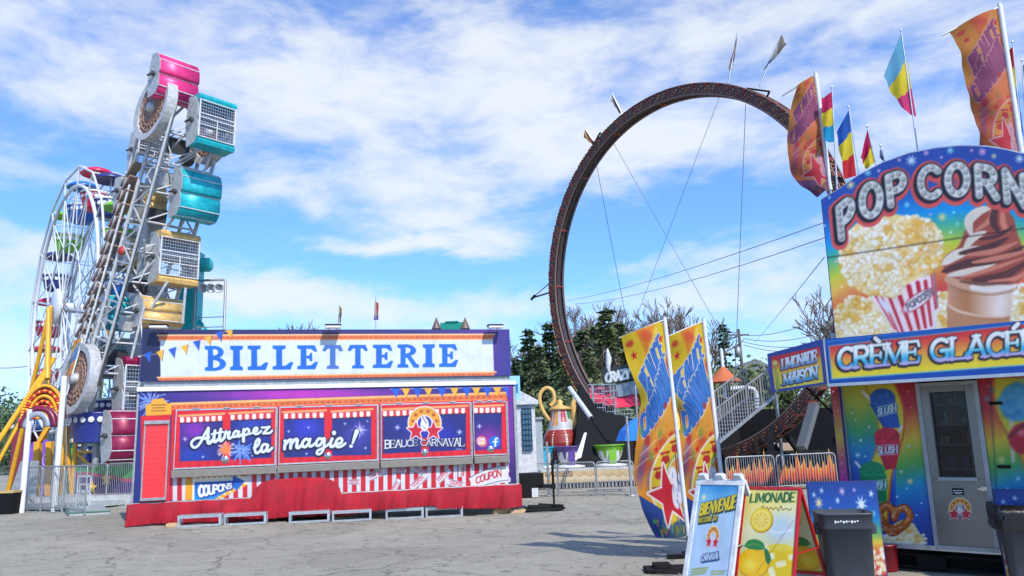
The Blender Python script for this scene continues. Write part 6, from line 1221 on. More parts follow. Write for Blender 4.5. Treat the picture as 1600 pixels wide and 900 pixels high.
# ================================================================== TEACUP RIDE
cz = -.2; tp0, tp1 = gp(822, 768), gp(1000, 766); TF = frame(V3(tp0[0], tp0[1]+.7, cz), V3(1, .0, 0), V3(0, 0, 1)); TL = 4.3
tc_ = thing('teacup_platform', 'beige teacup ride platform with ornamental lettering along its edge', 'ride platform', TF.P)
m = MB(); m.boxf(TF, -1., TL, .62, .70, -5.5, .0); m.build('deck', mat('deck_white', (.5, .5, .48), .5), tc_)
def p_tass(A):
    A.fn(lambda X, Y: ramp((Y-730)/30, [(0, (225, 200, 150)), (.3, (222, 190, 130)), (.55, (238, 220, 180)), (.75, (215, 180, 120)), (1, (225, 200, 150))]))
    A.text('TASSES', 850, 744, 894, 744, 8, None, .24, True, ((0, 0, 0, (120, 70, 40)),)); 
    for k in range(30): x = 902+k*3.1; A.line([(x, 742+2.2*math.sin(k*1.3)), (x+3, 742+2.2*math.sin((k+1)*1.3))], 1.1, (190, 130, 80))
    for k in range(6): x = 820+k*4.8; A.line([(x, 742+2*math.sin(k*1.7)), (x+4, 742+2*math.sin((k+1)*1.7))], 1.1, (190, 130, 80))
A = Art(rect(TF, -1., TL, .22, .62, .02, 60)); p_tass(A); A.build('skirt_board', ART, tc_)
m = MB()
for k in range(40): u = -1+k*.132; m.boxf(TF, u, u+.05, 0, .2, -.06, 0)
m.boxf(TF, -1, TL, .18, .22, -.1, .03); m.build('under_slats', mat('slat_grey', (.25, .25, .26), .6), tc_)
gold = pmat('pot_gold', (205, 165, 95), .35); 
# teapot (centre px 877)
pc = at(878, 700, TF.P[1]+2.2); S_ = pc[1]/1200*1.04; pb = V3(pc[0], pc[1], cz+.7); tpz = at(878, 620, pc[1])[2]; H_ = tpz-pb[2]
tpot = thing('giant_teapot', 'giant red and white teapot with golden handle, lid and spout', 'teapot', pb)
prof = [(.30, .12), (.62, .16), (.80, .26), (.86, .38), (.80, .50), (.66, .57), (.60, .60), (.55, .68), (.46, .78), (.40, .90)]
k_ = H_/1.12; n = 60; hh = np.linspace(.12, .90, 80); rr2 = np.interp(hh, [p[1] for p in prof], [p[0] for p in prof]); th = np.linspace(0, 2*np.pi, n*3)
kr = (29/1200*pc[1])/.86; P = pb+np.stack([np.outer(rr2, np.cos(th))*kr, np.outer(rr2, np.sin(th))*kr, np.outer(hh, np.ones(len(th)))*k_], -1); A = Art(P); TH, HH = np.meshgrid(th, hh)
Cc = np.where((HH < .585)[..., None], np.array((165, 55, 45.)), np.array((205, 206, 205.)))
gr = (np.abs(((TH*12/(2*np.pi)) % 1)-.5) < .05); Cc[(HH < .585) & gr] = (150, 35, 35)
for k, col in enumerate([(40, 130, 60), (190, 30, 60), (40, 60, 150), (40, 130, 60), (190, 30, 60), (235, 150, 50), (190, 30, 60), (40, 130, 60)]):
    a = (k+.3)*2*math.pi/8; drip = .66+.12*((k*37) % 5)/5; Cc[(np.abs(((TH-a+math.pi) % (2*math.pi))-math.pi) < .26) & (HH > drip) & (HH > .6)] = col
    dots = (np.abs(((TH-a+math.pi) % (2*math.pi))-math.pi) < .055*(1.2-HH)) & (((HH*26) % 1) < .6); Cc[dots] = (245, 245, 240) if True else 0
A.C = Cc; A.build('pot_body', ART, tpot)
m = MB(); m.lathe([(.38*kr, .90*k_), (.50*kr, .91*k_), (.50*kr, .94*k_), (.2*kr, .98*k_), (.12*kr, 1.0*k_), (.15*kr, 1.04*k_), (.1*kr, 1.07*k_), (0, 1.08*k_)], pb, 24); m.build('lid', gold, tpot)
def pth(l, r): return [np.array([pc[0], pc[1], 0])+V3(0, 0, 0)+(at(x, y, pc[1])-V3(pc[0], pc[1], 0)) for x, y in l]
m = MB(); m.path(crom(pth([(864, 662), (850, 645), (843, 625), (846, 612), (855, 606), (864, 612), (866, 626), (860, 634)], 0), 4), .085, 10); m.build('pot_handle', gold, tpot)
pp = crom(pth([(890, 672), (900, 664), (906, 655), (904, 640), (897, 628), (893, 650)][:5], 0), 4); pp = crom(pth([(892, 668), (899, 660), (897, 645), (896, 630), (901, 622)], 0), 4); m = MB(); m.path(pp, list(np.linspace(.20, .08, len(pp))), 10); m.build('spout', gold, tpot)
m = MB(); m.lathe([(.5*kr, -.05), (.5*kr, .02), (.3*kr, .14*k_)], pb, 20); m.build('foot_ring', white, tpot)
def teacup(px, col, label, cc, w=.62, dy=1.0):
    P = at(px, 720, TF.P[1]+dy); b = V3(P[0], P[1], cz+.70); t = thing('teacup_car', label, 'teacup', b, 'teacup ride cars'); k = w/.62
    hh = np.linspace(.12, .78, 50); rr2 = np.interp(hh, [.12, .2, .4, .6, .74, .78], [.3, .46, .56, .61, .66, .70])*k; th = np.linspace(0, 2*np.pi, 180)
    G = b+np.stack([np.outer(rr2, np.cos(th)), np.outer(rr2, np.sin(th)), np.outer(hh, np.ones(180))], -1); A = Art(G); TH, HH = np.meshgrid(th, hh); A.C[:] = (232, 232, 232)
    dr = .60-.24*np.clip(np.sin(TH*9+1)+.4*np.sin(TH*5), 0, 1.2); A.C[HH > dr] = cc; A.build('cup_shell', ART, t)
    m = MB(); m.lathe([(.70*k, .78), (.74*k, .80), (.70*k, .83), (.6*k, .8), (.5*k, .3), (0, .25)], b, 28); m.build('rim', pmat('rim_'+col, cc), t)
    m = MB(); m.lathe([(.75*k, 0.02), (.8*k, .08), (.4*k, .13), (.3*k, .15)], b, 28); m.build('saucer', white, t)
    m = MB(); m.boxf(Fr(b, 0), -.09*k, .24*k, .12, .70, .52*k, .62*k); m.build('cup_door', pmat('rim_'+col, cc), t)
teacup(890, 'purple', 'white teacup car dripping purple paint, in front of the big teapot', (88, 66, 135), .48, 1.)
teacup(953, 'green', 'white teacup car dripping lime green paint, nearest the feather flags', (115, 175, 50), .52, .95)
teacup(925, 'red', 'white teacup car with red drips half hidden behind the green one', (205, 40, 70), .55, 2.4); teacup(848, 'cyan', 'teacup car with turquoise drips at the left end of the ride platform', (50, 160, 190), .45, 1.4); teacup(829, 'pink', 'teacup car with pink drips hard against the white booth', (215, 110, 160), .4, 1.2)
# ticket booth like white house, sign
P0 = at(808, 640, 25.5); t = thing('white_booth', 'small white booth with a tall blue grid window beside the ticket trailer', 'booth', (P0[0], 25.5, -.2)); bx0, bx1 = at(812, 700, 25.5)[0], at(838, 700, 25.5)[0]; zt = at(825, 632, 25.5)[2]
m = MB(); m.box(bx0-.1, bx1, 25.5, 30.2, -.2, zt); m.build('wall', whitem, t); m = MB(); m.box(bx0-.2, bx1+.12, 25.35, 27.3, zt, zt+.12); m.prism([(bx0-.2, zt+.12), (bx1+.12, zt+.12), (bx0-.1, zt+.55)], Fr((0, 27.3, 0)), 0, 1.95); m.build('roof', whitem, t)
wx0, wx1 = at(818, 700, 25.5)[0], at(832, 700, 25.5)[0]; w0, w1_ = at(825, 704, 25.5)[2], at(825, 638, 25.5)[2]; m = MB(); m.box(wx0, wx1, 25.44, 25.49, w0, w1_); wn = m.build('window', pmat('blue_glass', (60, 105, 130), .1), t); m = MB()
for k in range(4): x = wx0+(wx1-wx0)*k/3; m.box(x-.012, x+.012, 25.42, 25.439, w0, w1_)
for k in range(9): z = w0+(w1_-w0)*k/8; m.box(wx0, wx1, 25.40, 25.419, z-.012, z+.012)
m.build('glazing_bars', pmat('bar_dark', (40, 60, 80)), wn)
P1 = at(838, 690, 30.2); m = MB(); m.box(P1[0]-.5, P1[0]+.25, 30.2, 31.5, -.2, at(845, 655, 30.2)[2]); t = thing('low_shed', 'low pale shed between the white booth and the teapot', 'shed', (P1[0], 30.2, -.2)); m.build('wall', pmat('pale_blue_wall', (150, 158, 165)), t); m = MB(); z_ = at(845, 655, 30.2)[2]; m.box(P1[0]-.55, P1[0]+.3, 30.1, 31.6, z_, z_+.08); m.build('roof', galv, t)
P2 = at(799, 612, 22.5); q0, q1 = at(794, 625, 22.5), at(812, 587, 22.5); t = thing('small_sign', 'small pale blue sign sticking out behind the right edge of the ticket trailer', 'sign', (P2[0], 22.5, -.2)); m = MB(); m.box(q0[0], q1[0], 22.5, 22.54, q0[2], q1[2]); m.build('sign_panel', pmat('pale_cyan', (150, 205, 235)), t); m = MB(); m.tube((P2[0]-.1, 22.57, -.2), (P2[0]-.1, 22.57, q1[2]), .03); m.build('post', galv, t)
m = MB(); m.box(q0[0]+.08, q1[0]-.06, 22.49, 22.498, q0[2]+.2, q0[2]+.45); m.build('sign_mark', pmat('mark_blue', (60, 120, 180)), t)

# ================================================================== CRAZY ride and clutter behind the teacups
Yc = 33.; P = at(965, 690, Yc); cr_ = thing('crazy_ride', 'fun ride front with a CRAZY sign, red awning and wire safety cages', 'fairground ride', (P[0], Yc, -.2))
CF = frame(at(946, 596, Yc), at(986, 588, Yc)-at(946, 596, Yc), V3(0, 0, 1)); sw2 = np.linalg.norm(at(986, 588, Yc)-at(946, 596, Yc))
def p_crazy(A): A.fill((28, 36, 40)); A.text('CRAZY', 947, 597, 984, 590, 13, 14, .3, False, ((1, 0, .6, (60, 80, 85)), (0, 0, 0, (215, 225, 228))), thin=.9)
A = Art(rect(CF, -.1, sw2+.35, -.12, .55, .03, 60)); p_crazy(A)
m = MB(); m.boxf(CF, -.1, sw2+.35, -.12, .55, -.1, .02); sg = m.build('sign_board', dk, cr_); A.build('sign_face', ART, sg)
m = MB(); m.boxf(CF, .4, sw2+1.2, -.75, -.2, -.2, -.1); m.build('grey_panel', pmat('panel_grey', (120, 140, 150)), cr_)
c = at(955, 628, Yc-.5); m = MB(); m.add([c+V3(-.9, 0, .1), c+V3(.2, 0, -.25), c+V3(1.2, 0, -.2), c+V3(1.3, 1.5, .6), c+V3(-.7, 1.5, .75)], [(0, 1, 4), (1, 2, 3, 4)]); m.build('red_awning', pmat('awning_red', (225, 50, 80), .6), cr_, solid=.03)
m = MB(); dz0 = at(955, 690, Yc)[2]; m.box(c[0]-1.7, c[0]+1.9, Yc-.6, Yc+2.5, -.2, at(955, 665, Yc)[2]); m.build('dark_deck', dk, cr_)
m = MB()
for (x0, x1, y0, y1) in ((922, 943, 600, 645), (944, 962, 600, 665), (962, 990, 640, 678)):
    a, b = at(x0, y1, Yc-.7), at(x1, y0, Yc-.7); w_ = b[0]-a[0]; h_ = b[2]-a[2]; n_ = 6
    for i in range(n_+1): m.tube(a+V3(w_*i/n_, 0, 0), a+V3(w_*i/n_, 0, h_), .014, n=3)
    for i in range(7): m.tube(a+V3(0, 0, h_*i/6), a+V3(w_, 0, h_*i/6), .012, n=3)
m.build('wire_cages', alu, cr_)
m = MB()
for px, py in ((950, 668), (957, 671), (972, 678), (980, 684)): a = at(px, py, Yc-.8); m.box(a[0]-.11, a[0]+.11, a[1]-.1, a[1]+.1, a[2]-.2, a[2]+.2)
m.build('white_feet', white, cr_)
m = MB(); 
for px in (925, 958, 992): a = at(px, 600, Yc-.65); m.tube((a[0], a[1], -.2), (a[0], a[1], at(px, 602, Yc-.65)[2]), .05)
m.build('masts', galv, cr_)
a = at(948, 548, Yc); t = thing('rolled_banner', 'white rolled banner on a mast above the crazy sign', 'banner', (a[0], a[1], -.2)); m = MB(); m.path([at(949, 546, Yc), at(951, 560, Yc), at(950, 575, Yc), at(953, 586, Yc)], [.05, .13, .1, .04], 8); m.build('cloth', whitem, t); m = MB(); m.tube((a[0]+.12, a[1]+.1, -.2), at(949, 544, Yc+.1), .04); m.build('pole', galv, t)
a = at(996, 668, 26.); t = thing('blue_parasol', 'blue parasol peeking out at the left edge of the feather flag', 'parasol', (a[0], 26, -.2)); m = MB(); m.lathe([(.75, -.42), (.6, -.1), (.3, .2), (0, .32)], a, 8, smooth=False); m.build('canopy_top', pmat('parasol_blue', (40, 125, 220), .6), t, solid=.01); m = MB(); m.tube((a[0], 26, -.2), a+(0, 0, .3), .03); m.build('pole', white, t)
a = at(1055, 652, 30.); t = thing('yellow_parasol', 'yellow and blue parasol seen between the two feather flags', 'parasol', (a[0], 30, -.2)); m = MB(); m.lathe([(1.0, -.5), (.85, -.1), (.4, .35), (0, .5)], a, 8, smooth=False); m.build('canopy_top', pmat('parasol_yellow', (240, 195, 50), .6), t, solid=.01); m = MB(); m.tube((a[0], 30, -.2), a+(0, 0, .4), .03); m.build('pole', white, t)
# dark covers right of the teapot (under the left foot of the loop)
a = at(925, 720, 30.2); t = thing('covered_machinery', 'black tarpaulin tent shape over machinery between the teapot and the green teacup', 'cover', (a[0], 30.2, -.2)); m = MB()
Q = [at(896, 722, 30.2), at(990, 722, 30.2), at(990, 655, 31), at(935, 640, 31.2), at(908, 600, 31.8)]; Q2 = [q+V3(0, 2., 0) for q in Q]; m.add(Q+Q2, [(0, 1, 2, 3, 4), (9, 8, 7, 6, 5), (0, 5, 6, 1), (1, 6, 7, 2), (2, 7, 8, 3), (3, 8, 9, 4), (4, 9, 5, 0)]); m.build('tarpaulin', mat('black_tarp', (.008, .009, .010), .7, spec=.1), t)
a, b = at(899, 655, 26.9), at(886, 722, 26.3); t = thing('white_brace', 'slanted white brace panel right of the purple teacup', 'brace', (b[0], b[1], -.2)); m = MB(); m.add([at(913, 676, 28.5), at(917, 676, 28.5), at(908, 715, 28.3), at(898, 718, 28.3)]+[at(913, 676, 28.5)+V3(0, .1, 0), at(917, 676, 28.5)+V3(0, .1, 0), at(908, 715, 28.3)+V3(0, .1, 0), at(898, 718, 28.3)+V3(0, .1, 0)], [(0, 3, 2, 1), (4, 5, 6, 7), (0, 1, 5, 4), (1, 2, 6, 5), (2, 3, 7, 6), (3, 0, 4, 7)]); m.build('panel', white, t)

# ================================================================== POLES AND WIRES
P = at(1162, 600, 70); t = thing('utility_pole', 'wooden utility pole with a transformer on the skyline', 'utility pole', (P[0], 70, 0)); tz = at(1161, 514, 70)[2]
m = MB(); m.tube((P[0], 70, 0), (P[0], 70, tz), .17, .12); m.build('post', bark, t); m = MB(); m.box(P[0]-.9, P[0]+.9, 69.9, 70, tz-.6, tz-.48); m.build('cross_arm', bark, t); m = MB(); m.lathe([(0, 0), (.28, 0), (.28, .9), (0, .95)], (P[0]-.35, 69.7, tz-2.6), 12); m.build('transformer', galv, t)
P9 = at(1240, 590, 62); t9 = thing('house', 'small grey roofed house far behind the stair railing', 'house', (at(1170, 560, 75)[0], 75, 0)); hx = at(1170, 560, 75)[0]; m = MB(); m.box(hx-3, hx+4, 75, 82, 0, 6.2); m.build('wall', pmat('house_wall', (170, 175, 180)), t9); m = MB(); rz_ = at(1170, 562, 75)[2]; m.prism([(hx-3.6, rz_-2.0), (hx+4.6, rz_-2.0), (hx+.5, rz_)], Fr((0, 0, 0)), -82.5, -74.5); m.build('roof', mat('shingle', (.16, .17, .19), .9), t9)
def skywire(a, b, lab, cat='cable', nm='overhead_cable', sag=.5, r=.012, grp='overhead cables'): wire(nm, a, b, r, sag, label=lab, cat=cat, group=grp)
skywire(at(885, 470, 31), at(1290, 347, 12), 'upper thin cable sloping from the ring down left to the popcorn board', r=.007, sag=.15); skywire(at(900, 475, 31), at(1290, 371, 12), 'lower thin cable running parallel to the upper one to the popcorn board', r=.007, sag=.2)
skywire(at(1178, 536, 60), at(1288, 402, 14), 'steep cable rising from the utility pole to the popcorn board', r=.011, sag=.05)
for k, (ya, yb) in enumerate([(505, 470), (517, 500), (527, 520), (534, 530)]): skywire(at(1162, 524+k*5, 70), at(1330, yb, 60), ['topmost power line right of the utility pole', 'second power line right of the utility pole', 'third power line right of the utility pole', 'lowest power line right of the utility pole'][k], r=.025, sag=.8)
skywire(at(1162, 524, 70), at(985, 500, 95), 'power line left of the utility pole toward the pines', r=.025, sag=1.2)
skywire(at(-40, 571, 60), at(52, 571, 55), 'single power line crossing behind the yellow legs at the left border', r=.025, sag=.2)
# things peeking over the ticket trailer
def tiny_flag(px, y0, y1, quad, cols, lab, dep=34):
    F = Fr(at(px, y1, dep), 0); F.P[2] = 0
    cloth_flag(F, [(px, y0), (px, y1+60)], quad, cols, lab, 'v', rp=.025, amp=.05, grp='small flags over the ticket trailer')
tiny_flag(530, 477, 505, [(531, 478), (527, 505), (533, 505), (534, 482)], [(200, 150, 80), (120, 90, 70), (200, 190, 180)], 'small brown flag on a pole over the centre of the ticket sign')
tiny_flag(587, 462, 505, [(586, 470), (584, 500), (591, 500), (592, 474)], [(235, 150, 110), (225, 110, 100), (230, 180, 170), (120, 100, 170)], 'small orange and pink flag on a pole right of the brown one')
dp_ = 30.; t = thing('castle_top', 'green ride roof with two pointed turrets peeking over the ticket sign', 'ride top', (at(705, 510, dp_)[0], dp_, -.2)); m = MB()
for x in (682, 727): a = at(x, 514, dp_); zt = at(x, 495, dp_)[2]; m.box(a[0]-.12, a[0]+.12, dp_, dp_+.3, -.2, a[2]); m.lathe([(.2, 0), (0, zt-a[2])], a, 8)
m.build('turrets', pmat('turret_brown', (110, 90, 80)), t); a, b = at(688, 512, dp_), at(724, 503, dp_); m = MB(); m.box(a[0], b[0], dp_, dp_+.3, a[2]-1, b[2]); m.box(a[0]+.2, b[0]-.2, dp_-.05, dp_+.35, b[2], b[2]+.05); m.build('green_wall', pmat('castle_green', (10, 130, 110)), t)
# ================================================================== GONDOLA WHEEL (left)
Dg = V3(-.68, .733, 0); Ug = V3(.733, .68, 0); YW = 33.
Cw_ = at(97, 480, YW); RG = None
tz = at(97, 262, YW)[2]; RG = (tz-Cw_[2])*.97; half = .85
C1 = Cw_.copy(); C2 = Cw_+Ug*1.5; CM = (C1+C2)/2
def wp(C, a, r): return C+(Dg*math.cos(a)+V3(0, 0, 1)*math.sin(a))*r
wwh = mat('wheel_white', (.60, .62, .65), .4); fw = thing('ferris_wheel', 'white lattice observation wheel with coloured umbrella gondolas and yellow legs', 'fairground ride', (CM[0], CM[1], -.1))
NG = 16
for C in (C1, C2):
    m = MB(); pts = [wp(C, 2*math.pi*(k+.5)/NG, RG) for k in range(NG)]; m.path(pts, .05, 6, True); pi_ = [wp(C, 2*math.pi*k/48, RG*.86) for k in range(48)]; m.path(pi_, .075, 8, True); m.path([wp(C, 2*math.pi*k/32, RG*.45) for k in range(32)], .035, 5, True)
    m.build('rim', wwh, fw)
    m = MB()
    for k in range(NG):
        a = 2*math.pi*(k+.5)/NG; m.tube(C, wp(C, a, RG), .035, n=4, cap=False); m.tube(wp(C, a, RG*.86), wp(C, a+math.pi/NG, RG*.86), .02, n=3)
        m.tube(wp(C, a, RG*.45), wp(C, a+2*math.pi/NG, RG*.86), .022, n=3, cap=False); m.tube(wp(C, a, RG*.45), wp(C, a-2*math.pi/NG, RG*.86), .022, n=3, cap=False)
    m.build('spokes', wwh, fw)
m = MB()
for k in range(NG): a = 2*math.pi*(k+.5)/NG; m.tube(wp(C1, a, RG*.86), wp(C2, a, RG*.86), .03, n=4); m.tube(wp(C1, a, RG), wp(C2, a, RG), .035, n=4); m.tube(wp(C1, a, RG*.86), wp(C2, a+2*math.pi/NG, RG*.86), .018, n=3)
m.build('rim_ties', wwh, fw); m = MB(); m.tube(C1-Ug*.2, C2+Ug*.5, .22, n=12); m.build('axle', wwh, fw); m = MB(); m.lathe([(.0, -.35), (.75, -.33), (.8, -.25), (.8, -.18), (.3, -.12), (0, -.1)], C1, 24, Ug); m.build('hub', wwh, fw)
yl = mat('leg_yellow', (.72, .36, .02), .4)
for C, sg_ in ((C1-Ug*.45, -1), (C2+Ug*.45, 1)):
    for e in (-1, 1):
        m = MB(); f = C+Dg*e*3.3-V3(0, 0, Cw_[2]-.1)+Ug*sg_*.4; m.tube(C, f, .08, .10, 8); m.build('yellow_leg', yl, fw)
m = MB()
for k in range(5):
    t = (k+1)/6.
    for C, sg_ in ((C1-Ug*.45, -1), (C2+Ug*.45, 1)): a = C+Dg*3.3*t-V3(0, 0, (Cw_[2]-.1)*t); b = C-Dg*3.3*t-V3(0, 0, (Cw_[2]-.1)*t); m.tube(a, b, .03, n=4)
m.build('leg_braces', wwh, fw)
CG = {'red': (200, 30, 75), 'navy': (45, 55, 120), 'green': (110, 190, 45), 'blue': (30, 100, 180), 'teal': (30, 165, 175)}
def gondola(P, col, label):
    t = thing('gondola', label, 'gondola', P, 'umbrella gondolas of the wheel'); b = P-V3(0, 0, 1.75); mm = pmat('gondola_'+col, CG[col], .35)
    m = MB(); m.lathe([(0, 0), (.42, .02), (.50, .12), (.60, .55), (.64, .80), (.60, .80), (.5, .3), (0, .22)], b, 22); m.build('tub', mm, t)
    m = MB(); m.lathe([(.655, .74), (.68, .78), (.655, .82)], b, 22); m.build('rail_ring', wwh, t)
    m = MB(); m.lathe([(0, 2.02), (.25, 2.0), (.55, 1.88), (.72, 1.70), (.70, 1.68), (.5, 1.78), (0, 1.86)], b, 22); m.build('umbrella', mm, t)
    m = MB(); m.tube(b+(0, 0, .2), b+(0, 0, 1.95), .03); m.build('pole', wwh, t)
    m = MB(); g2 = Fr(b, math.atan2(Ug[1], Ug[0])); 
    for a0 in range(8):
        a = R(180+20+a0*20); c = b+V3(math.cos(a)*.66, math.sin(a)*.66, .56); m.lathe([(0, .02), (.09, 0)], c-V3(math.cos(a), math.sin(a), 0)*.03, 8, V3(math.cos(a), math.sin(a), 0))
    m.build('trim_ovals', white, t)
# colours by position around the wheel; index = height order on each side (left side = far along Dg)
order = ['green', 'red', 'navy', 'blue', 'red', 'green', 'navy', 'teal', 'blue', 'navy', 'green', 'red', 'blue', 'teal', 'green', 'navy']
names = {}
for k in range(NG):
    a = 2*math.pi*(k+.5)/NG; P = wp(CM, a, RG*.97); x, y = proj(P); names[k] = (x, y)
lk = sorted([k for k in range(NG) if math.cos(2*math.pi*(k+.5)/NG) > 0], key=lambda k: names[k][1]); rk = sorted([k for k in range(NG) if math.cos(2*math.pi*(k+.5)/NG) <= 0], key=lambda k: names[k][1])
colL = ['blue', 'green', 'navy', 'red', 'red', 'blue', 'blue', 'green']; colR = ['red', 'navy', 'green', 'blue', 'teal', 'navy', 'navy', 'teal']
ORD = ['highest', 'second highest', 'third from the top', 'fourth from the top', 'fifth from the top', 'sixth from the top', 'seventh from the top', 'lowest']
for lst, cs, sd_ in ((lk, colL, 'left'), (rk, colR, 'right')):
    for i, k in enumerate(lst):
        P = wp(CM, 2*math.pi*(k+.5)/NG, RG*.97); gondola(P, cs[i], '%s umbrella gondola, %s on the %s side of the wheel' % (cs[i], ORD[i], sd_))

# ================================================================== TUMBLING CAGE RIDE
Uz = V3(math.cos(R(44)), math.sin(R(44)), 0); Uz = V3(.643, .766, 0); Wz = V3(-.766, .643, 0)
zp = thing('cage_ride', 'tall tumbling cage ride with a leaning lattice boom, chain wheels and sheet metal cages', 'fairground ride', (at(200, 700, 27.5)[0], 27.5, -.15))
zg = mat('zip_grey', (.46, .46, .46), .5, .15, .25, .1, 6); zd = mat('zip_dark', (.05, .05, .055), .5); zr = mat('spoke_rust', (.30, .17, .12), .6); zbr = mat('lamp_band', (.25, .17, .13), .5, 0, .3, scale=20)
WT = at(251, 172, 25.6); WB = at(133, 592, 26.6)           # hubs of the near chain wheels
bd = nrm(WT-WB); qd = nrm(np.cross(Uz, bd)); 
if qd@Wz < 0: qd = -qd
Rw = 1.22
def wheel(C, nm='chain_wheel'):
    m = MB(); pr = [(.80, .0), (1.0, -.02), (1.0, .34), (.88, .36), (.80, .3), (.80, 0)]; m.lathe([(r*Rw, h) for r, h in pr], C, 40, Uz, bd, False); wh = m.build(nm, zg, zp)
    m = MB(); 
    for k in range(20): a = 2*math.pi*k/20; d = bd*math.cos(a)+qd*math.sin(a); e = np.cross(d, Uz); m.boxf(frame(C+Uz*.1, d, e), .12, Rw*.84, -.035, .035, -.04, .04)
    for r_ in (.4, .55, .7): m.path([C+Uz*.08+(bd*math.cos(2*math.pi*k/24)+qd*math.sin(2*math.pi*k/24))*Rw*r_ for k in range(24)], .035, 5, True)
    m.build('spokes', zr, wh); m = MB(); m.lathe([(0, -.12), (.17, -.1), (.2, .05), (.1, .4)], C, 14, Uz, bd); m.build('hub', zg, wh)
SEP = Uz*1.9
for C in (WT-Uz*.35, WB-Uz*.35, WT+SEP-bd*.3, WB+SEP): wheel(C)
BL = np.linalg.norm(WT-WB)
for off, nm in ((Uz*.2, 'near_truss'), (Uz*.2+SEP, 'far_truss')):
    m = MB(); n = 14
    for s_ in (-1, 1): m.tube(WB+off+qd*s_*.62-bd*1., WT+off+qd*s_*.62+bd*.2, .075, n=4)
    for k in range(n+1):
        a = WB+off+bd*(BL*k/n); m.tube(a-qd*.62, a+qd*.62, .04, n=4); 
        if k < n: m.tube(a+qd*.62*(1 if k % 2 else -1), a+bd*(BL/n)-qd*.62*(1 if k % 2 else -1), .035, n=4)
    m.build('truss', zg, zp)
m = MB()
for k in range(9): a = WB+bd*(BL*(k+.3)/9); m.tube(a-qd*.6+Uz*.2, a-qd*.6+Uz*.2+SEP, .04, n=5); m.tube(a+qd*.6+Uz*.2, a+qd*.6+Uz*.2+SEP, .04, n=5); m.tube(a-qd*.6+Uz*.2, a+bd*BL/9-qd*.6+Uz*.2+SEP, .03, n=4)
m.build('cross_bars', whitem, zp)
# dark drive rail and chain loop around the wheels
m = MB(); m.tube(WB-qd*1.2, WT-qd*1.0-bd*1.6, .06, n=6); m.build('drive_rail', zd, zp)
m = MB(); lp = [WB+qd*1.16*math.cos(t)-bd*1.16*math.sin(t) for t in np.linspace(0, math.pi, 12)]+[WT-qd*1.16*math.cos(t)+bd*1.16*math.sin(t) for t in np.linspace(0, math.pi, 12)]
m.path([p-Uz*.05 for p in lp], .05, 5, True); m.build('chain_loop', zg, zp)
# slanting step plates on the left flank, as on the photographed boom
m = MB()
for k in range(15):
    c = WB+bd*(BL*(k+.4)/19)+qd*(1.35-.02*k)+Uz*.05; f = frame(c, nrm(-qd*.7+bd), Uz); m.boxf(f, -.62, .5, -.15, .15, -.05, .05)
m.build('lamp_plates', zbr, zp)
for k in range(7):                                # hydraulic boxes and cross struts that clutter the boom
    c = WB+bd*(BL*(k+.6)/7.4)+SEP*.5-qd*(.2 if k % 2 else -.3); m = MB(); m.boxf(frame(c, Uz, bd), -.35, .3, -.28, .22, -.25, .25); m.build('control_box', zg if k % 2 else zd, zp)
m = MB(); rr = random.Random(4)
for k in range(26):
    a = WB+bd*BL*rr.uniform(.05, .95)+qd*rr.uniform(-1.0, 1.0)+Uz*rr.uniform(.2, 1.9); b = a+bd*rr.uniform(-1.2, 1.2)+qd*rr.uniform(-1.1, 1.1)+Uz*rr.uniform(-.6, .6); m = MB(); m.tube(a, b, rr.choice((.02, .03, .045)), n=4); m.build('stay_bar', zg, zp)
m = MB()
for s_ in (.9, 1.5): m.tube(WB+qd*s_, WT+qd*(s_*.7+.2)-bd*2.8, .045, n=4)
for k in range(12): a = WB+bd*(BL*.8*k/12); m.tube(a+qd*1.0, a+qd*1.5+bd*.3, .025, n=3); m.tube(a+qd*1.5, a+qd*1.0+bd*.45, .025, n=3)
m.build('side_ladder', whitem, zp)
# mast that carries the boom
a, b = at(256, 270, 27.9), at(206, 560, 27.9); m = MB(); F = frame((a+b)/2, Uz, a-b); h2 = np.linalg.norm(a-b)/2; m.boxf(F, -.28, .28, -h2, h2, -.3, .3); m.build('mast', zg, zp)
m = MB(); a = at(232, 470, 28.4); b = at(222, 560, 28.); m.add([at(205, 560, 28), at(262, 560, 28), at(252, 495, 28), at(232, 462, 28)]+[p+V3(0, .5, 0) for p in (at(205, 560, 28), at(262, 560, 28), at(252, 495, 28), at(232, 462, 28))], [(0, 1, 2, 3), (7, 6, 5, 4), (0, 4, 5, 1), (1, 5, 6, 2), (2, 6, 7, 3), (3, 7, 4, 0)]); m.build('gusset', zg, zp)
for q_ in (at(262, 395, 28.2), at(293, 245, 27.6)): m = MB(); m.lathe([(0, -.2), (.36, -.15), (.42, 0), (.36, .15), (0, .2)], q_, 20, Uz); m.build('motor_drum', zd, zp)
a = at(190, 392, 26.5); m = MB(); m.lathe([(0, -.03), (.16, 0), (.16, .03), (0, .05)], a, 16, V3(-.3, -.95, 0)); m.build('red_badge', pmat('badge_red', (190, 60, 50)), zp)
# frame legs to the ground
for x0, x1 in ((150, 120), (215, 235), (240, 290)): m = MB(); m.tube(at(x0, 600, 27.8), (at(x1, 700, 27.8)[0], 27.8, -.15), .11, n=4); m.build('support_leg', zg, zp)
m = MB(); q = at(180, 720, 27.); m.box(q[0]-2.3, q[0]+3.2, 25.6, 29, -.15, .35); m.build('base_deck', zg, zp)
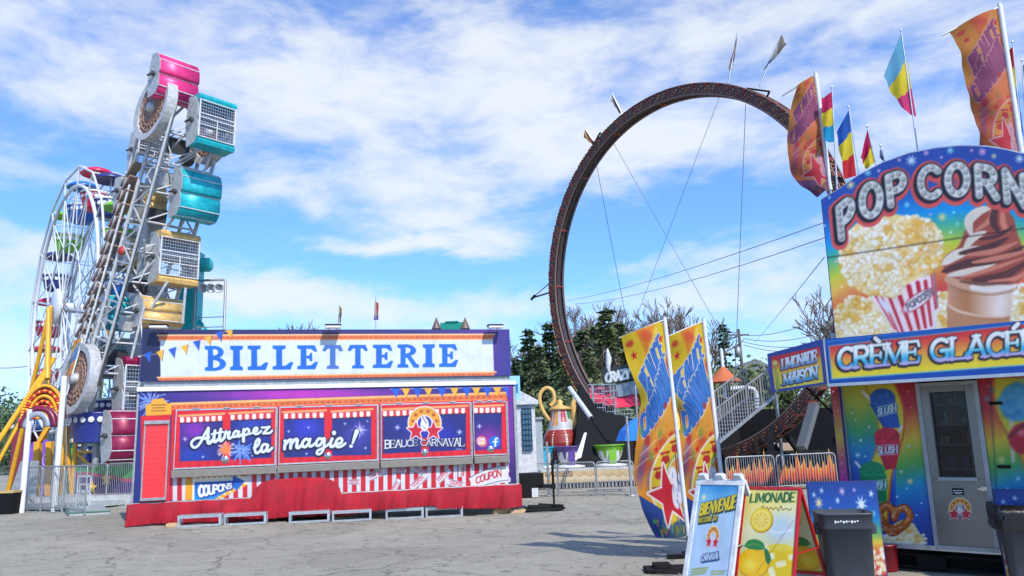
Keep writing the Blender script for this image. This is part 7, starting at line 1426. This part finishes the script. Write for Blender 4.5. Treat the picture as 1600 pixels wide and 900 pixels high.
# cages: local frame u = along the axle, v = up, n = toward the viewer side
def cage(F, wd, ht, col, kind, flip=1.):
    cm = pmat('cage_'+col, {'pink': (225, 50, 120), 'teal': (20, 165, 175), 'gold': (215, 175, 105), 'silver': (165, 165, 168), 'maroon': (130, 15, 60)}[col], .42, metal=.2, coat=.05, var=.3, scale=5); w2 = wd/2; dp = .62
    prof = [(.0, ht/2), (.30, ht*.46), (.52, ht*.30), (.60, ht*.05), (.50, -.02), (.58, -.1*ht), (.60, -ht*.30), (.40, -ht*.46), (0, -ht/2)]
    m = MB()
    for s_ in (-1, 1):
        m.prism([(n*flip-.3, v) for n, v in [(-.15, ht/2)]+prof+[(-.15, -ht/2), (-.3, 0)]], frame(F.p(s_*w2, 0, 0), F.N, F.V), -.015, .015)
    c = m.build('cage', zg, zp)
    if kind == 'shell':
        m = MB(); P = np.array([[F.p(u, v, (n*flip)-.3) for n, v in crom(prof, 3)] for u in (-w2, w2)]); m.grid(P, True); m.build('shell', cm, c, solid=.02)
        m = MB()
        for n, v in (prof[1], prof[2], prof[4], prof[6], prof[7]): m.tube(F.p(-w2, v, n*flip-.29), F.p(w2, v, n*flip-.29), .022, n=5)
        m.build('band', whitem, c)
    else:
        fr = .34; m = MB()
        for k, (v0, v1) in enumerate(((ht*.36, ht*.5), (-ht*.5, -ht*.36))): m = MB(); fr_ = frame(F.p(-w2, 0, 0), F.N, F.V); q_ = (0, wd) if fr_.N@F.U > 0 else (-wd, 0); m.prism([(-.35, v0), (.3, v0), (.34, (v0+v1)/2), (.24, v1), (-.35, v1)], fr_, *q_); m.build('end_panel', cm, c)
        #[(-.35, v0), (.3, v0), (.34, (v0+v1)/2), (.24, v1), (-.35, v1)], frame(F.p(-w2, 0, 0), F.N, F.V), -.0, wd) if frame(F.p(-w2, 0, 0), F.N, F.V).N@F.U > 0 else m.prism([(-.35, v0), (.3, v0), (.34, (v0+v1)/2), (.24, v1), (-.35, v1)], frame(F.p(-w2, 0, 0), F.N, F.V), -wd, 0)
        m = MB()
        for u in (-w2+.03, w2-.03): m.tube(F.p(u, -ht*.36, .3), F.p(u, ht*.36, .3), .035, n=5)
        for v in (-ht*.36, -ht*.12, ht*.02, ht*.1, ht*.36): m.tube(F.p(-w2, v, .3), F.p(w2, v, .3), .028, n=5)
        m.tube(F.p(0, -ht*.36, .3), F.p(0, ht*.02, .3), .025, n=5); m.build('door_frame', whitem, c)
        m = MB()
        for i in range(1, 16): u = -w2+wd*i/16; m.tube(F.p(u, -ht*.36, .28), F.p(u, ht*.36, .28), .009, n=3, cap=False)
        for i in range(1, 12): v = -ht*.36+ht*.72*i/12; m.tube(F.p(-w2, v, .275), F.p(w2, v, .275), .009, n=3, cap=False)
        m.build('mesh', alu, c)
        m = MB(); m.boxf(F, -w2+.1, w2-.1, -.1, .0, -.2, .15); m.boxf(F, -w2+.1, w2-.1, -.1, ht*.34, -.25, -.2); m.build('seat', mat('seat_grey', (.18, .18, .19), .6), c)
    for s_ in (-1, 1): m = MB(); m.tube(F.p(s_*(w2+.02), 0, -.1), F.p(s_*(w2+.12), 0, -.1), .09, n=8); m.tube(F.p(s_*(w2+.1), 0, -.1), F.p(s_*(w2+.1), 0, -.45), .04, n=5); m.build('pivot', zd, c)
# (px centre), depth, size in px (w,h), lean, colour, kind
for cx, cy, dep, wpx, hpx, ln, col, kind in [(275, 125, 25.2, 62, 72, -.16, 'pink', 'shell'), (333, 195, 25.4, 60, 82, -.05, 'teal', 'mesh'), (309, 306, 26.3, 62, 80, -.22, 'teal', 'shell'), (275, 405, 26.8, 60, 80, -.03, 'gold', 'mesh'), (251, 488, 27.0, 60, 48, -.03, 'gold', 'shell'),
        (222, 608, 27.2, 62, 92, -.02, 'maroon', 'mesh'), (198, 680, 26.4, 50, 76, .06, 'maroon', 'shell'), (233, 320, 28.6, 42, 66, -.25, 'gold', 'shell'), (204, 305, 28.4, 30, 52, -.1, 'gold', 'shell'), (190, 490, 28.6, 44, 54, -.2, 'teal', 'shell'), (236, 240, 28.2, 50, 60, -.15, 'silver', 'mesh'), (196, 395, 28.8, 48, 60, -.15, 'silver', 'mesh'), (232, 455, 28.9, 46, 50, -.1, 'silver', 'shell'), (176, 560, 28.6, 50, 60, .0, 'silver', 'mesh'), (220, 395, 28.4, 40, 44, -.1, 'gold', 'shell'), (238, 316, 27.0, 34, 56, -.2, 'gold', 'shell'), (200, 300, 27.4, 24, 46, -.05, 'gold', 'shell')]:
    c = at(cx, cy, dep); s_ = dep/1200*1.03; V_ = V3(0, 0, 1)*math.cos(ln)+Wz*math.sin(ln)*0-Uz*0; V_ = nrm(V3(0, 0, 1)-V3(math.sin(ln), 0, 0)); F = frame(c, Uz, V_)
    if F.N@(CAM-c) < 0: F.N = -F.N
    cage(F, wpx*s_/.95, hpx*s_*1.02, col, kind)
# arms from the boom out to the cages
m = MB()
for (x0, y0, x1, y1) in ((262, 190, 305, 150), (275, 255, 310, 235), (285, 350, 330, 240), (240, 380, 280, 330), (262, 190, 262, 130), (225, 500, 262, 440), (262, 235, 300, 200), (218, 430, 250, 400), (215, 610, 240, 520), (285, 505, 290, 450), (255, 300, 290, 340), (205, 560, 225, 480)):
    m.tube(at(x0, y0, 26.6), at(x1, y1, 26.2), .05, n=6)
m.build('arms', whitem, zp)
# ================================================================== TEAL RIDE COLUMN and LIGHT GANTRY
dq = 31.; a, b = at(298, 514, dq), at(298, 396, dq); t = thing('teal_column', 'teal steel ride column with a stubby cylinder arm rising behind the ticket trailer', 'ride column', (a[0], dq, -.15)); m = MB(); m.box(a[0]-.33, a[0]+.33, dq-.3, dq+.3, -.15, b[2]); m.box(a[0]-.40, a[0]-.1, dq-.35, dq-.31, a[2]+.4, b[2]-.9)
m.build('post', teal, t); c = at(311, 414, dq); m = MB(); m.lathe([(0, 0), (.26, 0), (.30, .1), (.30, .42), (.24, .5), (0, .5)], c, 16, V3(1, 0, -.02)); m.build('cylinder_arm', teal, t); m = MB(); m.tube(at(311, 500, dq), at(322, 516, dq), .08, n=4); m.build('brace', teal, t)
dq = 30.; a = at(350, 514, dq); zt = at(350, 437, dq)[2]; x0 = at(306, 437, dq)[0]; t = thing('light_gantry', 'grey pipe gantry with three stage lamps next to the teal column', 'lighting gantry', (a[0], dq, -.15)); m = MB(); m.path([(a[0], dq, -.15), (a[0], dq, zt-.08), (a[0]-.08, dq, zt), (x0, dq, zt)], .05, 6); m.tube((x0, dq, zt-.25), (a[0], dq, zt-.25), .03, n=5); m.tube((x0, dq, zt-1.5), (a[0], dq, zt-1.5), .022, n=5); m.tube((x0, dq, zt-1.9), (a[0], dq, zt-1.9), .022, n=5); m.tube((x0, dq, -.15), (x0, dq, zt), .05, n=6); m.build('pipe_frame', galv, t)
for px in (317, 330, 342): c = at(px, 449, dq); m = MB(); m.lathe([(.0, -.14), (.14, -.13), (.2, .16), (.17, .16), (.1, 0), (0, 0)], c, 14, V3(.25, -.8, -.35)); m.tube(c, c+(0, 0, .28), .03); m.build('stage_lamp', whitem, t)

# ================================================================== LEFT FOREGROUND: gate, barriers, ramp, bunting
GP = lambda x, y: gp(x, y)
ga = thing('entry_arch', 'grey and magenta arched ride entrance on white posts, left of the cage ride', 'entrance arch', GP(68, 800))
dpa = GP(68, 800)[1]
for x in (42, 92): p = at(x, 700, dpa); m = MB(); m.tube((p[0], dpa, -.1), (p[0]+.0, dpa, at(x, 640 if x == 42 else 588, dpa)[2]), .085, n=10); m.build('post', white, ga)
c = at(58, 668, dpa); s_ = dpa/1200
def archp(r, t): return c+V3(r*s_*math.cos(t), 0, r*s_*1.15*math.sin(t))
m = MB(); n = 20; P = np.array([[archp(r, math.pi*k/n) for k in range(n+1)] for r in (22, 29)]); m.grid(P); P2 = P+V3(0, .25, 0); m.grid(P2[::-1]); m.build('arch_band', pmat('arch_magenta', (120, 35, 65)), ga, solid=.03)
m = MB(); P = np.array([[archp(r, math.pi*k/n)-V3(0, .06, 0) for k in range(n+1)] for r in (14, 21.5)]); m.grid(P); m.build('arch_inner', pmat('arch_silver', (150, 155, 165)), ga, solid=.03)
# orange lamp panel with red spiral (decoration over the arch)
t = thing('lamp_backdrop', 'sunburst of orange and red lamps above the arched entrance', 'light display', GP(68, 799)); cc = at(66, 655, dpa+1.2); g = random.Random(9)
m = MB()
for ring_, (r0, cnt) in enumerate(((10, 9), (17, 14), (24, 20), (31, 26), (38, 30), (45, 34))):
    for k in range(cnt):
        th = math.pi*(k+.5)/cnt; q = cc+V3(r0*s_*math.cos(th)*.75, 0, r0*s_*1.2*math.sin(th)); m.mat(0 if ring_ in (1, 2, 4) and (k+ring_) % 3 else 1); m.lathe([(0, .06), (.05, .04), (.06, 0)], q, 8, V3(0, -1, 0))
m.build('lamps', [pmat('lamp_red', (200, 40, 40)), pmat('lamp_amber', (235, 165, 40))], t)
m = MB(); P = np.array([[cc+V3(r*s_*math.cos(math.pi*k/24)*.75, .08, r*s_*1.2*math.sin(math.pi*k/24)) for k in range(25)] for r in (4, 48)]); m.grid(P); m.build('backing', pmat('backing_rust', (95, 60, 50)), t, solid=.05)
m = MB()
for x in (-1, 1): q = cc+V3(x*30*s_*.75, .1, 0); m.tube((q[0], q[1], -.1), q, .05)
m.build('legs', galv, t)
# big leaning yellow legs of the wheel (nearest pair)
t = thing('yellow_aframe', 'pair of long slanted yellow steel legs leaning against the wheel hub at the left border', 'ride support', (at(-10, 700, 27)[0], 27, -.1))
for (x0, y0, x1, y1) in ((74, 574, -14, 706), (84, 560, -30, 770)):
    m = MB(); m.tube(at(x0, y0, 29), (lambda q: V3(q[0], q[1], q[2]))(at(x1, y1, 25.5)), .085, n=8); m.build('leg', yl, t)
m = MB(); m.tube(at(76, 482, 29.3), at(74, 592, 28.5), .085, .11, n=8); m.build('hub_post', yl, t); m = MB(); m.tube(at(40, 628, 27.6), at(30, 660, 26.9), .05); m.build('tie', redp, t)
# yellow stair tower parts
t = thing('yellow_stair_frame', 'yellow steel stair frame under the wheel, right of the white posts', 'stair frame', GP(120, 790)); dy = GP(120, 790)[1]+.8
for i, (x0, y0, x1, y1, r_) in enumerate(((103, 665, 92, 740, .17), (103, 665, 118, 735, .06), (119, 668, 118, 725, .08), (118, 706, 157, 706, .06), (118, 706, 148, 735, .06), (76, 667, 62, 690, .10), (60, 690, 58, 740, .14), (78, 690, 80, 740, .14))):
    a, b = at(x0, y0, dy), at(x1, y1, dy); m = MB(); b2 = V3(b[0], b[1], -.1) if y1 >= 725 and i not in (4,) else b; m.tube(a, b2, r_, n=4); m.build('beam', yl, t)
# blue and purple tub behind
c = at(153, 664, 27.3); t = thing('ride_tub', 'dark blue ride tub with white scroll trim under the chain wheel', 'ride car', (c[0], c[1], c[2]-.6)); m = MB(); m.lathe([(.7, -.6), (.95, .35), (.98, .4), (.9, .4), (.6, -.5)], c, 22); m.build('tub', pmat('tub_blue', (45, 60, 140)), t)
m = MB()
for k in range(9): th = R(200+k*17); q = c+V3(math.cos(th)*.93, math.sin(th)*.93, .16); m.lathe([(0, .03), (.1, 0)], q, 8, V3(math.cos(th), math.sin(th), 0))
m.build('trim_ovals', white, t); m = MB(); m.tube(c-(0, 0, .6), (c[0], c[1], -.1), .12); m.build('stalk', galv, t)
# bunting cloth with stars behind the barriers
a, b = GP(88, 792), GP(214, 790); a = a+V3(0, 1.0, 0); b = b+V3(0, 1.0, 0); F = frame(a, b-a, V3(0, 0, 1)); L_ = np.linalg.norm(b-a); nu, nv = 180, 50; P = np.zeros((nv, nu, 3))
for i in range(nu):
    for j in range(nv): u = L_*i/(nu-1); v = 1.25*(1-j/(nv-1))+.05; P[j, i] = F.p(u, v, .05*math.sin(u*7+math.sin(u*2))+.02*math.sin(u*19))
P = P[::-1]; A = Art(P); uu, vv = np.meshgrid(np.linspace(0, L_, nu), np.linspace(0, 1, nv)); bnd = .62+.10*np.sin(uu*1.5+1)
A.C[:] = (92, 60, 140); A.C[vv > bnd] = (215, 70, 110); A.C[vv > bnd+.10] = (60, 185, 85); A.C[(vv < .35) & (((uu*1.2) % 1) < .12)] = (120, 95, 165)
t = thing('star_bunting', 'green and purple cloth banner with yellow stars behind the grey barriers', 'banner', a); A.build('cloth', ARTC, t); m = MB(); m.tube(F.p(0, 1.28), F.p(L_, 1.28), .03)
for k in range(4): m.tube(F.p(L_*k/3, 0), F.p(L_*k/3, 1.28), .03)
m.build('frame', galv, t)
for px, py in ((145, 762), (168, 748)):
    u, v = F.hit(px, py, .08); m = MB(); m.prism([(u+(.24 if k % 2 == 0 else .1)*math.sin(R(36*k)), v+(.24 if k % 2 == 0 else .1)*math.cos(R(36*k))) for k in range(10)], F, .1, .13); m.build('star', pmat('star_yellow', (240, 190, 50)), t)
# ramp
a, b, c_, d_ = GP(92, 790), GP(108, 807), GP(172, 803), GP(150, 789); t = thing('entry_ramp', 'low grey metal ramp lying in front of the barriers', 'ramp', b); m = MB(); up = V3(0, 0, .16); m.add([a, b, c_, d_, a+up*1.6, b+up*.4, c_+up*.3, d_+up*1.4], [(4, 5, 6, 7), (0, 3, 2, 1), (0, 1, 5, 4), (1, 2, 6, 5), (2, 3, 7, 6), (3, 0, 4, 7)]); m.build('ramp_plate', mat('ramp_grey', (.40, .43, .43), .5, .3), t); m = MB(); m.tube(a+up*1.8, b+up*.6, .03); m.tube(b+up*.6, c_+up*.5, .025); m.build('ramp_edge', pmat('edge_green', (60, 110, 90)), t)
m = MB(); pa, pbb = GP(30, 798), GP(96, 800); F = frame(pa, pbb-pa, V3(0, 0, 1)); Lq = np.linalg.norm(pbb-pa); m.boxf(F, 0, Lq, .05, .2, -2, 0); t = thing('entry_deck', 'low grey steel entry deck behind the leftmost barriers', 'platform', pa); m.build('deck', mat('ramp_grey', (.40, .43, .43), .5, .3), t)
BR = [((30, 799), (62, 800), 'grey crowd barrier at the far left beside the black bin'), ((63, 800), (96, 801), 'grey crowd barrier between the two white posts'), ((98, 801), (132, 806), 'grey crowd barrier at the left edge of the ramp'), ((122, 790), (164, 791), 'grey crowd barrier in front of the yellow star'), ((165, 791), (206, 790), 'grey crowd barrier right beside the ticket trailer on its left')]
for p, q, l in BR: fence(gp(*p), gp(*q), l, 'crowd barriers at the left entrance', 14, 1.35)
# picket gate panels with square pattern
a, b = GP(112, 800), GP(134, 800); F = frame(a+V3(0, .15, 0), b-a, V3(0, 0, 1)); t = thing('gate_panel', 'small grey gate panel with a square maze pattern above the ramp', 'gate', a); Lq = np.linalg.norm(b-a); m = MB()
for u0, u1, v0, v1 in ((0, 1, 0, .05), (0, 1, .95, 1), (0, .05, 0, 1), (.95, 1, 0, 1), (.2, .8, .25, .3), (.2, .8, .7, .75), (.2, .25, .3, .7), (.75, .8, .3, .7), (.4, .6, .45, .55), (0, .2, .48, .53), (.8, 1, .48, .53)): m.boxf(F, u0*Lq, u1*Lq, .1+v0*.95, .1+v1*.95, -.03, 0)
m.build('panel', whitem, t)
# bin and purple figure at the left border
P = GP(13, 803); t = thing('black_bin', 'black square bin with a grey lid standing at the left border', 'bin', P); m = MB(); w_ = .24
m.add([P+V3(x*w_*k, y*w_*k, z) for z, k in ((0, .85), (.62, 1.)) for x, y in ((-1, -1), (1, -1), (1, 1), (-1, 1))], [(0, 1, 5, 4), (1, 2, 6, 5), (2, 3, 7, 6), (3, 0, 4, 7), (3, 2, 1, 0)]); m.build('body', black, t); m = MB(); m.box(P[0]-.26, P[0]+.26, P[1]-.26, P[1]+.26, .62, .68); m.build('rim', pmat('rim_tan', (190, 160, 100)), t)
P = GP(10, 797); P = P+V3(0, .6, 0); t = thing('grey_shield', 'leaning grey metal plate behind the black bin', 'panel', P); m = MB(); F = Fr(P, 0, 0, .15); m.prism([(-.45, 0), (.55, 0), (.42, 1.55), (-.2, 1.55)], F, -.04, 0); m.build('plate', galv, t)
P = GP(2, 793); P = P+V3(0, 2, 0); t = thing('purple_cutout', 'purple swirled cutout panel behind the leaning grey plate', 'cutout', P); F = Fr(P, 0); m = MB(); m.prism([(u*.7, .2+v*2.1) for u, v in ((-1, 0), (.5, 0), (.75, .3), (.62, .7), (.5, .9), (.2, 1), (-.6, .95), (-1, .6))], F, -.08, 0); m.build('panel', pmat('cut_purple', (120, 80, 190)), t); m = MB(); m.path([F.p(.2+.15*math.cos(k*.5)*(1-k/22), 1.5+.3*math.sin(k*.5)*(1-k/22), .02) for k in range(18)], .02, 4); m.build('swirl', pmat('swirl_lilac', (190, 165, 225)), t)
# colourful clutter of the kiddie rides seen through the frames
def slab(name, px0, py0, px1, py1, dep, dd, mt, label, cat, roof=None):
    a, b = at(px0, py1, dep), at(px1, py0, dep); t = thing(name, label, cat, ((a[0]+b[0])/2, dep, -.1)); m = MB(); m.box(min(a[0], b[0]), max(a[0], b[0]), dep, dep+dd, -.1, b[2]); m.build('wall', mt, t)
    if roof is not None: m = MB(); m.box(a[0]-.1, b[0]+.1, dep-.15, dep+dd+.1, b[2], b[2]+.15); m.build('roof', roof, t)
    return t
slab('ticket_hut', 14, 668, 50, 740, 36, 2, pmat('hut_red', (125, 40, 60)), 'dark red hut behind the yellow legs at the left border', 'hut', pmat('hut_roof', (190, 190, 195)))
slab('ride_wall', 100, 690, 150, 740, 32, 1.5, pmat('wall_green', (110, 180, 60)), 'lime green ride wall behind the yellow stair frame', 'ride wall', pmat('wall_cream', (225, 215, 200)))
slab('orange_cabin', 150, 682, 172, 730, 31, 1.5, pmat('cabin_orange', (235, 150, 50)), 'orange cabin glimpsed left of the maroon cage', 'cabin', whitem)
slab('grey_trailer', 60, 668, 100, 735, 36, 2, pmat('trailer_grey', (150, 155, 165)), 'grey trailer behind the arched entrance', 'trailer', white)
slab('blue_cabin', 172, 612, 214, 640, 34, 2, pmat('cabin_navy', (45, 75, 120)), 'dark blue cabin roof seen left of the maroon mesh cage', 'cabin', whitem)
slab('red_wall', 30, 705, 58, 745, 31, .3, pmat('panel_crimson', (120, 35, 60)), 'crimson panel low behind the arched entrance', 'panel')
# carnival flag hanging by the chain wheel
Ff = Fr(at(112, 610, 26.4), R(6)); Ff.P[2] = 0; feather('feather_flag', Ff, [(130, 528), (104, 618)], [(116, 534), (110, 560), (104, 590), (92, 606), (92, 620)], 'small carnival feather flag beside the lower chain wheel of the cage ride', 'carnival flags by the wheel', (200, 180, 170, .2), z_base=Ff.hp(104, 790)*V3(1, 1, 0)+V3(0, 0, -.1), rod=(114, 533), amp=.03)
